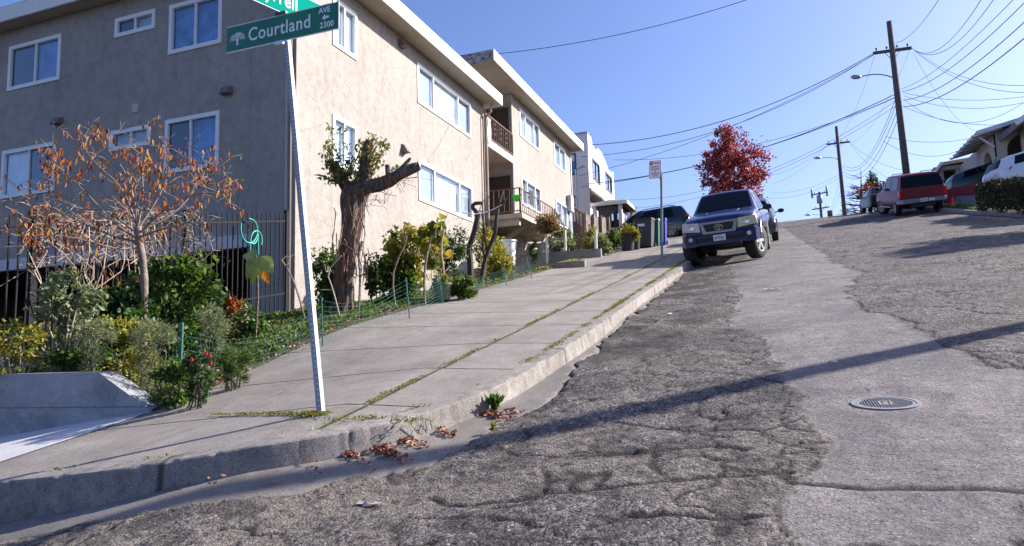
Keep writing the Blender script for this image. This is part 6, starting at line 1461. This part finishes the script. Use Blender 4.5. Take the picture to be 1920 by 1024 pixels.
q.build('step', mat('brick_step', (.25, .17, .15), .9, var=.2), PO)

# ---- wooden fence
wfn = thing('wooden_fence', 'weathered grey board fence between the apartment building and the white house', 'fence', (-8.5, 33.3, 5))
m_wood = mat('weathered_boards', (.24, .19, .165), .95, var=.35, vs=9, bs=.01)
A_ = atx(1094, 402, -8.45); B_ = atx(1138, 410, -7.9)
nb = 26
for i in range(nb):
    p = A_.lerp(B_, (i+.5)/nb); d = (B_-A_); d.z = 0; d.normalize(); h = random.uniform(-.05, .05); q = MB(); zb = float(SW(-5.5, p.y))-.3
    q.obox((p.x, p.y, (zb+p.z+h)/2), d*(.5*(B_-A_).length/nb-.006), Vector((d.y, -d.x, 0))*.012, (0, 0, (p.z+h-zb)/2)); q.build('board', m_wood, wfn)
for f_ in (0, .33, .66, 1): 
    p = A_.lerp(B_, f_); q = MB(); q.box(p.x+.02, p.x+.14, p.y-.06, p.y+.06, p.z-2.2, p.z+.08); q.build('post', m_wood, wfn)
G1 = atx(1072, 384, -9.0); gt_ = thing('wooden_gate', 'brown wooden side gate with open lattice panels beside the electric box', 'gate', (-8.9, 33.2, 4.6))
q = MB(); a = Vector((-8.98, 33.1, 0)); b = Vector((-8.5, A_.y-.05, 0)); zt1 = atx(1073, 387, -8.98).z; zt2 = A_.z+.05
for z in (-.02, -.75, -2.1): q.bar((a.x, a.y, zt1+z), (b.x, b.y, zt2+z), .06, .09)
for f_ in (0, .33, .66, 1): p = a.lerp(b, f_); z = zt1+(zt2-zt1)*f_; q.box(p.x-.04, p.x+.04, p.y-.04, p.y+.04, z-2.2, z)
q.build('frame', mat('brown_gate', (.20, .12, .085), .9, var=.2, vs=8), gt_)
q = MB(); q.prism([(a.x, a.y, zt1-.75), (b.x, b.y, zt2-.75), (b.x, b.y, zt2-2.2), (a.x, a.y, zt1-2.2)], (-.03, 0, 0)); q.build('panel', m_wood, gt_)

# ---- wheeled bins
def bin_(px, py, dep, m, mlid, label, w_=.62, h_=1.08, rot=0, f=SW, wm=False):
    g = at(px, py, dep); g.z = float(SW(g.x, g.y)); t = thing('wheeled_bin', label, 'bin', g, 'wheeled bins lined up on the left sidewalk'); q = MB(); h2 = w_/2; d2 = w_*.55
    ld = [(-h2*.8, -d2*.8, 0), (h2*.8, -d2*.8, 0), (h2*.8, d2*.8, 0), (-h2*.8, d2*.8, 0), (-h2, -d2, h_*.92), (h2, -d2, h_*.92), (h2, d2, h_*.92), (-h2, d2, h_*.92)]
    q.add([g+Vector(p) for p in ld], [(0, 3, 2, 1), (0, 1, 5, 4), (1, 2, 6, 5), (2, 3, 7, 6), (3, 0, 4, 7), (4, 5, 6, 7)]); q.build('body', m, t)
    q = MB(); q.add([g+Vector(p) for p in [(-h2-.02, -d2-.03, h_*.92), (h2+.02, -d2-.03, h_*.92), (h2+.02, d2+.05, h_*.92), (-h2-.02, d2+.05, h_*.92), (-h2, -d2, h_*.96), (h2, -d2, h_*.96), (h2, d2, h_*1.03), (-h2, d2, h_*1.03)]], [(0, 3, 2, 1), (0, 1, 5, 4), (1, 2, 6, 5), (2, 3, 7, 6), (3, 0, 4, 7), (4, 5, 6, 7)]); q.build('lid', mlid, t)
    for s in (-1, 1): q = MB(); q.lathe([(0, -.03), (.1, -.03), (.1, .03), (0, .03)], g+Vector((s*(h2-.02), d2*.9, .1)), 'x', 12); q.build('wheel', m_tyre, t)
    if wm: textmesh('lettering', 'WM', .13, Matrix.Translation(-g)@Matrix(((1, 0, 0, g.x-.05), (0, 0, -1, g.y-d2*.97), (0, 1, 0, g.z+h_*.72), (0, 0, 0, 1))), m_sw, t, 1.1, .002, bold=.01)
m_gb = mat('dark_grey_bin', (.035, .038, .045), .6, var=.1)
bin_(1209, 454, 27, m_gb, m_gb, 'dark grey wheeled bin with white letters on its front, leftmost of the bins', .72, 1.15, wm=True)
bin_(1227, 450.5, 27.6, mat('green_bin', (.02, .12, .08), .6), mat('pale_lid', (.4, .42, .38), .6), 'green wheeled bin between the dark grey and the blue bin', .45, 1.1)
bin_(1241, 448.5, 28.0, mat('blue_bin', (.01, .04, .38), .5), mat('blue_bin', (.01, .04, .38), .5), 'bright blue wheeled bin, rightmost of the bins beside the dark SUV', .4, 1.1)

# ================================================================ MANHOLE
mh = Vector((MHX, MHY, mz_)); nrm = Vector((-.02, -.12, 1)).normalized(); xx = Vector((1, 0, .02)).normalized(); yv = nrm.cross(xx); rr_ = .19
zz = max(road_h(mh.x+a*.1, mh.y+b_*.1) for a in (-1.5, -1, 0, 1, 1.5) for b_ in (-1.5, -1, 0, 1, 1.5))
Mh = Matrix(((xx.x, yv.x, nrm.x, mh.x), (xx.y, yv.y, nrm.y, mh.y), (xx.z, yv.z, nrm.z, mh.z+.004), (0, 0, 0, 1)))
mo = thing('manhole_cover', 'small round ribbed iron cover set in the smooth asphalt at lower right', 'manhole cover', Mh.translation)
m_iron = mat('worn_iron', (.21, .215, .23), .7, .2, var=.2, vs=30); m_irond = mat('iron_slot', (.045, .045, .055), .8)
def disc(q, r0_, r1_, z0, z1, n=48):
    q.add([Mh@Vector((r*math.cos(2*math.pi*k/n), r*math.sin(2*math.pi*k/n), z)) for r, z in ((r0_, z0), (r0_, z1), (r1_, z1), (r1_, z0)) for k in range(n)], [(i*n+k, i*n+(k+1) % n, (i+1)*n+(k+1) % n, (i+1)*n+k) for i in range(3) for k in range(n)])
q = MB(); disc(q, rr_, rr_*.87, -.03, .004); q.build('frame', m_iron, mo); q = MB(); q.add([Mh@Vector((rr_*.87*math.cos(2*math.pi*k/40), rr_*.87*math.sin(2*math.pi*k/40), -.004)) for k in range(40)], [list(range(40))]); q.build('recess', m_irond, mo)
q = MB(); disc(q, rr_*.84, rr_*.76, -.02, .002); q.build('lid_rim', m_iron, mo)
q = MB()
for k in range(-9, 10):
    x = k*rr_*.084; h = math.sqrt(max(0, (rr_*.78)**2-x*x))
    for s in ((-1, 1) if abs(k) < 3 else (0,)):
        a, b_ = (-h, h) if s == 0 else ((.06, h) if s > 0 else (-h, -.06))
        q.prism([Mh@Vector(p) for p in ((x-.0022, a, -.006), (x+.0022, a, -.006), (x+.0022, b_, -.006), (x-.0022, b_, -.006))], nrm*.007)
q.build('rib', m_iron, mo)
q = MB(); 
for a, b_, c_, d_ in ((-.036, .036, .04, .052), (-.036, .036, -.052, -.04), (-.036, -.026, -.04, .04), (.026, .036, -.04, .04)): q.prism([Mh@Vector(p) for p in ((a, c_, -.006), (b_, c_, -.006), (b_, d_, -.006), (a, d_, -.006))], nrm*.009)
q.build('letter_frame', mat('pale_iron', (.36, .34, .31), .7, .1), mo); textmesh('lettering', 'S', .075, Matrix.Translation(-mo.location)@Mh@Matrix.Translation((0, -.002, -.002)), mat('pale_iron', (.36, .34, .31), .7, .1), mo, .8, .004, bold=.003)

# ================================================================ KERB NUMERALS
def khit(px, py):
    d = ray(px, py)*_T[:, None] if False else ray(px, py); X_ = _T*d.x; Y_ = _T*d.y; Z_ = _T*d.z; k_ = kdist(X_, Y_)
    h = ((k_ < .02+.0*Z_) & (Z_ < SW(X_, Y_)-.01)) | (Z_ < RD(X_, Y_)-.1); i = int(np.nonzero(h)[0][0]); return Vector((X_[i], Y_[i], Z_[i]))*.9965
m_groove = mat('groove_dark', (.07, .06, .055), .95)
for lab, strokes, mm in (('roman numeral seven scratched into the kerb face', [((769, 793), (783, 813)), ((783, 813), (790, 796)), ((797, 789), (801, 808)), ((806, 786), (810, 803))], m_groove), ('roman numeral nine marked in red brown on the kerb face', [((894, 760), (897, 775)), ((900, 761), (908, 773)), ((907, 759), (900, 775))], mat('faded_red', (.22, .09, .08), .9))):
    t = thing('kerb_numeral', lab, 'marking', khit(*strokes[0][0]))
    for a, b_ in strokes: q = MB(); q.tube([khit(a[0]+(b_[0]-a[0])*i/4, a[1]+(b_[1]-a[1])*i/4) for i in range(5)], .0028, 4); q.build('stroke', mm, t)

# ================================================================ GARDEN NETTING
m_stk = mat('green_stake', (.02, .13, .11), .5, var=.15, vs=10); m_net = mat('green_net', (.06, .22, .17), .6)
SK = [((142, 673), (142, 580), 7.0), ((336, 733), (341, 605), 6.35), ((605, 646), (603, 557), 9.0), ((768, 592), (761, 520), 10.9), ((831, 565), (822, 515), 12.2), ((950, 533), (942, 500), 14.6), ((998, 520), (987, 484), 15.8)]
labs = ['leftmost green garden stake behind the retaining wall', 'thick green stake wrapped in netting at the garden corner beside the red flowers', 'green stake just right of the leaning sign post', 'green stake in front of the shaggy stump and bushes', 'green stake leaning near the broad leaved low plant', 'short green stake by the lawn patch', 'rightmost green stake leaning at the end of the netting']
tops = []; bots = []
for (b_, tp, dp), lb in zip(SK, labs):
    p = yG(*b_); d = p.dot(fw); d = d if 4 < d < 25 else dp; p = at(*b_, d); tpp = at(*tp, d); th = .022 if 'thick' in lb else .009
    q = MB(); q.tube([p-Vector((0, 0, .05)), tpp], th, 7); tag(q.build('garden_stake', m_stk), lb, 'stake'); tops.append(tpp); bots.append(p)
q = MB(); rnd = random.Random(3)
P_l = [Vector((-9.0, 5.3, .3))]+[None]
seq_t = [tops[0]+Vector((-1.2, -.1, -.15))]+tops; seq_b = [bots[0]+Vector((-1.2, -.1, .1))]+bots
for i in range(len(seq_t)-1):
    a0, a1, b0_, b1_ = seq_t[i], seq_b[i], seq_t[i+1], seq_b[i+1]; n_ = 9; L = (b0_-a0).length; rows = []
    sag = .28 if i in (2,) else .14
    for j in range(n_):
        f = j/(n_-1)*.85+.08; pa_ = a0.lerp(a1, f); pb_ = b0_.lerp(b1_, f); pts = []
        for k in range(13): u = k/12; pts.append(pa_.lerp(pb_, u)+Vector((.05*math.sin(u*9+i), .04*math.sin(u*7+j*.3), -sag*4*u*(1-u)*(1-f*.8)+rnd.uniform(-.01, .01))))
        rows.append(pts); q.tube(pts, .0017, 3, False)
    m_ = int(L/.11)
    for k in range(m_):
        u = (k+.5)/m_*12; i0 = min(11, int(u)); q.tube([r[i0].lerp(r[i0+1], u-i0) for r in rows], .0012, 3, False)
tag(q.build('garden_netting', m_net), 'sagging green plastic netting strung between the garden stakes along the sidewalk', 'netting')

# ================================================================ UTILITY POLES, LAMPS, WIRES
m_pole = mat('weathered_pole', (.115, .095, .09), .9, var=.25, vs=5, bs=.02); m_arm = mat('grey_arm', (.33, .36, .42), .5, .4); m_ins = mat('insulator', (.16, .13, .12), .3); m_wire = mat('wire_black', (.035, .035, .045), .6, var=0)
def upole(label, top, armL, armR, base, lamp=None, arm2=None, trans=None, r_=.16, n_ins=4, group='wooden utility poles along the street'):
    t = thing('utility_pole', label, 'utility pole', base, group); q = MB(); q.tube([base-Vector((0, 0, .5)), top], [r_, r_*.68], 12); q.build('pole', m_pole, t, True)
    for a, b_ in [(armL, armR)]+([arm2] if arm2 else []):
        if a is None: continue
        q = MB(); q.bar(a, b_, .12, .15); ao = q.build('crossarm', m_pole, t); 
        for k in range(n_ins):
            p = a.lerp(b_, (k+.35)/(n_ins-.3)) if n_ins > 1 else a; q = MB(); q.lathe([(.02, 0), (.03, .1), (.06, .12), (.05, .2), (0, .22)], p+Vector((0, 0, .07)), n=8); q.build('insulator', m_ins, ao)
        mid = a.lerp(b_, .5); 
        for s in (.28, .72): q = MB(); q.bar(a.lerp(b_, s), mid-Vector((0, 0, .6)), .03, .03); q.build('brace', m_arm, ao)
    if lamp:
        pts, head = lamp; q = MB(); q.tube(spl(pts), .035, 7); lo = q.build('lamp_arm', m_arm, t, True); h = pts[-1]; d = (pts[-1]-pts[-2]); d.z = 0; d.normalize(); q = MB()
        w_ = .16; q.tube([h-d*.05, h+d*.12, h+d*.4, h+d*head], [.04, .12, .13, .04], 10); o_ = q.build('lamp_head', m_arm, lo, True)
    for p, rr2, hh in (trans or []): q = MB(); q.lathe([(0, 0), (rr2, .02), (rr2, hh), (rr2*.6, hh+.08), (0, hh+.1)], p, n=14); q.build('transformer', m_arm, t, True)
    return t
d1 = 38.; b1 = at(1708, 398, d1); b1.z = float(SW(b1.x, b1.y))
T1 = at(1667, 40, d1); aL = at(1637, 100, d1+.3); aR = at(1709, 90, d1-.3)
upole('tall wooden utility pole with crossarm and street lamp rising behind the red SUV', T1, aL, aR, b1, ([at(1677, 147, d1), at(1668, 143, d1), at(1650, 139, d1), at(1630, 140, d1), at(1614, 144, d1)], .55), r_=.2)
d2 = 66.; b2 = at(1584, 402, d2); b2.z -= 1.2
T2 = at(1568, 237, d2); bL = at(1550, 271, d2); bR = at(1593, 266, d2)
upole('second utility pole with crossarm and lamp standing on the crest beside the bare tree', T2, bL, bR, b2, ([at(1574, 301, d2), at(1567, 297, d2), at(1555, 295, d2), at(1539, 296, d2)], .7), r_=.2)
d3 = 92.; b3 = at(1541, 410, d3); b3.z -= 2; T3 = at(1536, 360, d3); cL = at(1521, 366, d3); cR = at(1552, 360, d3)
upole('small distant utility pole with transformers left of the second pole', T3, cL, cR, b3, ([at(1540, 405, d3), at(1532, 402, d3), at(1520, 403, d3)], .8), (at(1523, 393, d3), at(1555, 388, d3)), [(at(1537, 382, d3)-Vector((0, .3, 0)), .35, 1.0), (at(1551, 368, d3), .12, 1.3), (at(1523, 372, d3), .12, 1.2)], .2, 2)
g = farbase(1556, 100); q = MB(); q.tube([at(1557, 410, 96)-Vector((0, 0, 1)), at(1556, 395, 96)], .35, 8); tag(q.build('distant_post', m_pole), 'stubby dark post far beyond the crest right of the distant pole', 'post')
# near pole outside the picture: its shadow crosses the road
nb2 = Vector((8.05, 11.68, 0)); nb2.z = float(SW(nb2.x, nb2.y)); NT = nb2+Vector((.1, -.1, 10.2)); nL = nb2+Vector((-1.2, 0, 9.3)); nR = nb2+Vector((1.2, 0, 9.3))
upole('nearest utility pole on the right pavement just outside the picture', NT, nL, nR, nb2, r_=.17)
WG = 'overhead wires'
def wire(label, a, b_, sag, r_=.014, n=18, g=WG):
    q = MB(); q.tube([a.lerp(b_, i/n)-Vector((0, 0, sag*4*(i/n)*(1-i/n))) for i in range(n+1)], r_, 4); tag(q.build('overhead_wire', m_wire), label, 'wire', g)
hseR = atx(932, 101, -8.45); offU = at(1450, -4, 24)
wire('single black wire rising from the farther apartment roof corner to the picture top', hseR, offU+Vector((.5, -.3, .2)), .35, .012)
for i, (px, py, D_, s) in enumerate([(1765, -8, 20, .3), (1843, -6, 18, .8), (1868, -8, 18, .9)]): wire('wire from tall pole crossarm to the upper right, %s' % ['steepest of three', 'middle of three', 'rightmost of three'][i], [at(1680, 80, d1), aR, aR][i], at(px, py, D_), s, .012)
for i, (sx_, sy_, ex_, ey_, s) in enumerate([(1689, 167, 1905, -6, .7), (1691, 172, 1930, -4, .9), (1693, 188, 1930, 33, .9), (1693, 200, 1930, 64, .9)]):
    wire('heavy cable from the tall pole to the right edge, %s' % ['topmost of four', 'second of four from the top', 'third of four from the top', 'lowest of four'][i], at(sx_, sy_, d1), at(ex_, ey_, 16.5), s*.5, [.014, .018, .02, .022][i]*.8)
for i, (sx_, sy_, ex_, ey_, D_, s) in enumerate([(1712, 92, 1930, 160, 25, .6), (1714, 95, 1930, 174, 25, .6), (1712, 98, 1838, 250, 38, .9), (1694, 174, 1930, 180, 30, .3), (1696, 180, 1930, 190, 30, .5), (1696, 188, 1930, 185, 30, 1.2), (1696, 201, 1900, 232, 34, .4), (1660, 256, 1830, 257, 36, .3), (1655, 264, 1826, 268, 36, .8)]):
    wire(['thin upper service wire from the crossarm tip to the right edge', 'thin lower service wire from the crossarm tip to the right edge', 'looping wire from the crossarm tip down to the arched house', 'flat thin wire from the pole to the right edge, uppermost', 'flat thin wire from the pole to the right edge, second', 'deep sagging wire from the pole to the right edge', 'thin wire from the pole down towards the right roofs', 'faint high wire crossing behind the tall pole', 'faint low sagging wire crossing behind the tall pole'][i], at(sx_, sy_, d1), at(ex_, ey_, D_), s, .010)
for i, (ex_, ey_, D_, s, sx_, sy_) in enumerate([(1103, 272, 39, .9, 1637, 101), (1090, 294, 38, 1.0, 1637, 103), (1085, 330, 38, .6, 1637, 104), (1103, 345, 38, .7, 1680, 176), (1090, 350, 38, .6, 1682, 182), (1165, 375, 44, 1.2, 1684, 186), (1175, 392, 46, 1.0, 1684, 196), (1150, 300, 42, .8, 1684, 180)]):
    wire(['thick twisted wire from the crossarm to the corner of the white house', 'wire from the crossarm to the upper wall of the white house', 'wire from the crossarm to the middle wall of the white house', 'cable bundle from the tall pole to the lower wall of the white house', 'second cable of the bundle reaching the lower white house wall', 'low wire from the tall pole passing behind the red tree', 'lowest wire from the tall pole passing behind the red tree', 'wire from the tall pole to the far corner of the white house'][i], at(sx_, sy_, d1), at(ex_, ey_, D_), s*1.2, [.02, .014, .012, .022, .014, .010, .010, .012][i])
for i, (sx_, sy_, ex_, ey_, s) in enumerate([(1678, 188, 1581, 309, 1.6), (1680, 196, 1580, 314, 1.6), (1682, 208, 1582, 322, 1.6), (1685, 220, 1583, 328, 1.6), (1640, 104, 1552, 272, 1.2), (1706, 94, 1592, 268, 1.2)]):
    wire('span from tall pole to second pole, %s' % ['first from the left of the cables', 'second from the left of the cables', 'third from the left of the cables', 'rightmost of the cables', 'from crossarm tip to crossarm tip on the left', 'from crossarm tip to crossarm tip on the right'][i], at(sx_, sy_, d1), at(ex_, ey_, d2), s, .016 if i < 4 else .008)
for i, (sx_, sy_, ex_, ey_, D_, s) in enumerate([(1549, 273, 1440, 330, 60, .5), (1549, 274, 1450, 345, 60, .5), (1576, 326, 1445, 362, 60, .5), (1578, 330, 1440, 372, 60, .6), (1594, 268, 1700, 320, 55, .5), (1594, 270, 1690, 345, 55, .6)]):
    wire(['upper left service wire of the second pole crossarm', 'lower left service wire of the second pole crossarm', 'upper cable leaving the second pole to the left', 'lower cable leaving the second pole to the left', 'upper right service wire of the second pole', 'lower right service wire of the second pole'][i], at(sx_, sy_, d2), at(ex_, ey_, D_), s, .012)
for i, (a, b_) in enumerate([((1576, 330), (1556, 396)), ((1579, 345), (1560, 396)), ((1555, 395), (1579, 412))]): wire(['thin guy line left of the second pole base', 'thin guy line nearer the second pole base', 'low line at the foot of the second pole'][i], at(*a, d2), at(*b_, 90), .3, .012)
wire('low wire from the distant pole to the left', at(1522, 393, d3), at(1470, 415, 85), .3, .014)

# ---- scraps of litter on the road and in the gutter
def scrap(px, py, sx_, sy_, m, label, f=roadF, lift=.006):
    p = Gp(px, py, f); q = MB(); n_ = 5; vs = []
    for j in range(n_):
        for i in range(n_): vs.append((p.x+(i/(n_-1)-.5)*sx_, p.y+(j/(n_-1)-.5)*sy_+.1*sx_*math.sin(i*2.), float(f(p.x, p.y))+.185*((j/(n_-1)-.5)*sy_)+lift+.012*random.random()))
    k_ = len(vs); vs += [(a, b_, c_-.002) for a, b_, c_ in vs]; fs = []
    for j in range(n_-1):
        for i in range(n_-1): a = j*n_+i; fs += [(a, a+1, a+n_+1, a+n_), (k_+a, k_+a+n_, k_+a+n_+1, k_+a+1)]
    tag(mk('paper_scrap', vs, fs, m), label, 'scrap')
m_pap = mat('paper_white', (.7, .7, .7), .8, var=.05); m_papr = mat('paper_red', (.5, .02, .03), .7, var=.1); m_papp = mat('wrapper_pink', (.45, .15, .2), .7, var=.1)
scrap(1448, 543, .24, .05, m_pap, 'flat white scrap on the smooth asphalt downhill of the pickup')
scrap(1250, 536, .2, .16, m_papr, 'bright red scrap lying against the left kerb')
scrap(975, 762, .05, .04, m_pap, 'crumpled white paper in the gutter beside the kerb weed'); scrap(966, 768, .03, .03, mat('wrapper_blue', (.08, .16, .4), .7), 'small blue wrapper beside the crumpled white paper')
scrap(1562, 681, .06, .03, m_pap, 'tiny white scrap by the pole shadow on the smooth asphalt'); scrap(1296, 815, .03, .02, m_papp, 'tiny pink wrapper by a crack in the rough asphalt'); scrap(690, 948, .12, .03, mat('splinter', (.38, .35, .33), .9), 'pale wood splinter on the rough asphalt near the bottom')
scrap(52, 966, .04, .03, mat('wrapper_green', (.02, .25, .12), .6), 'small green wrapper at the foot of the bottom left kerb'); scrap(1256, 590, .05, .06, m_pap, 'small white scrap on broken asphalt by the kerb')
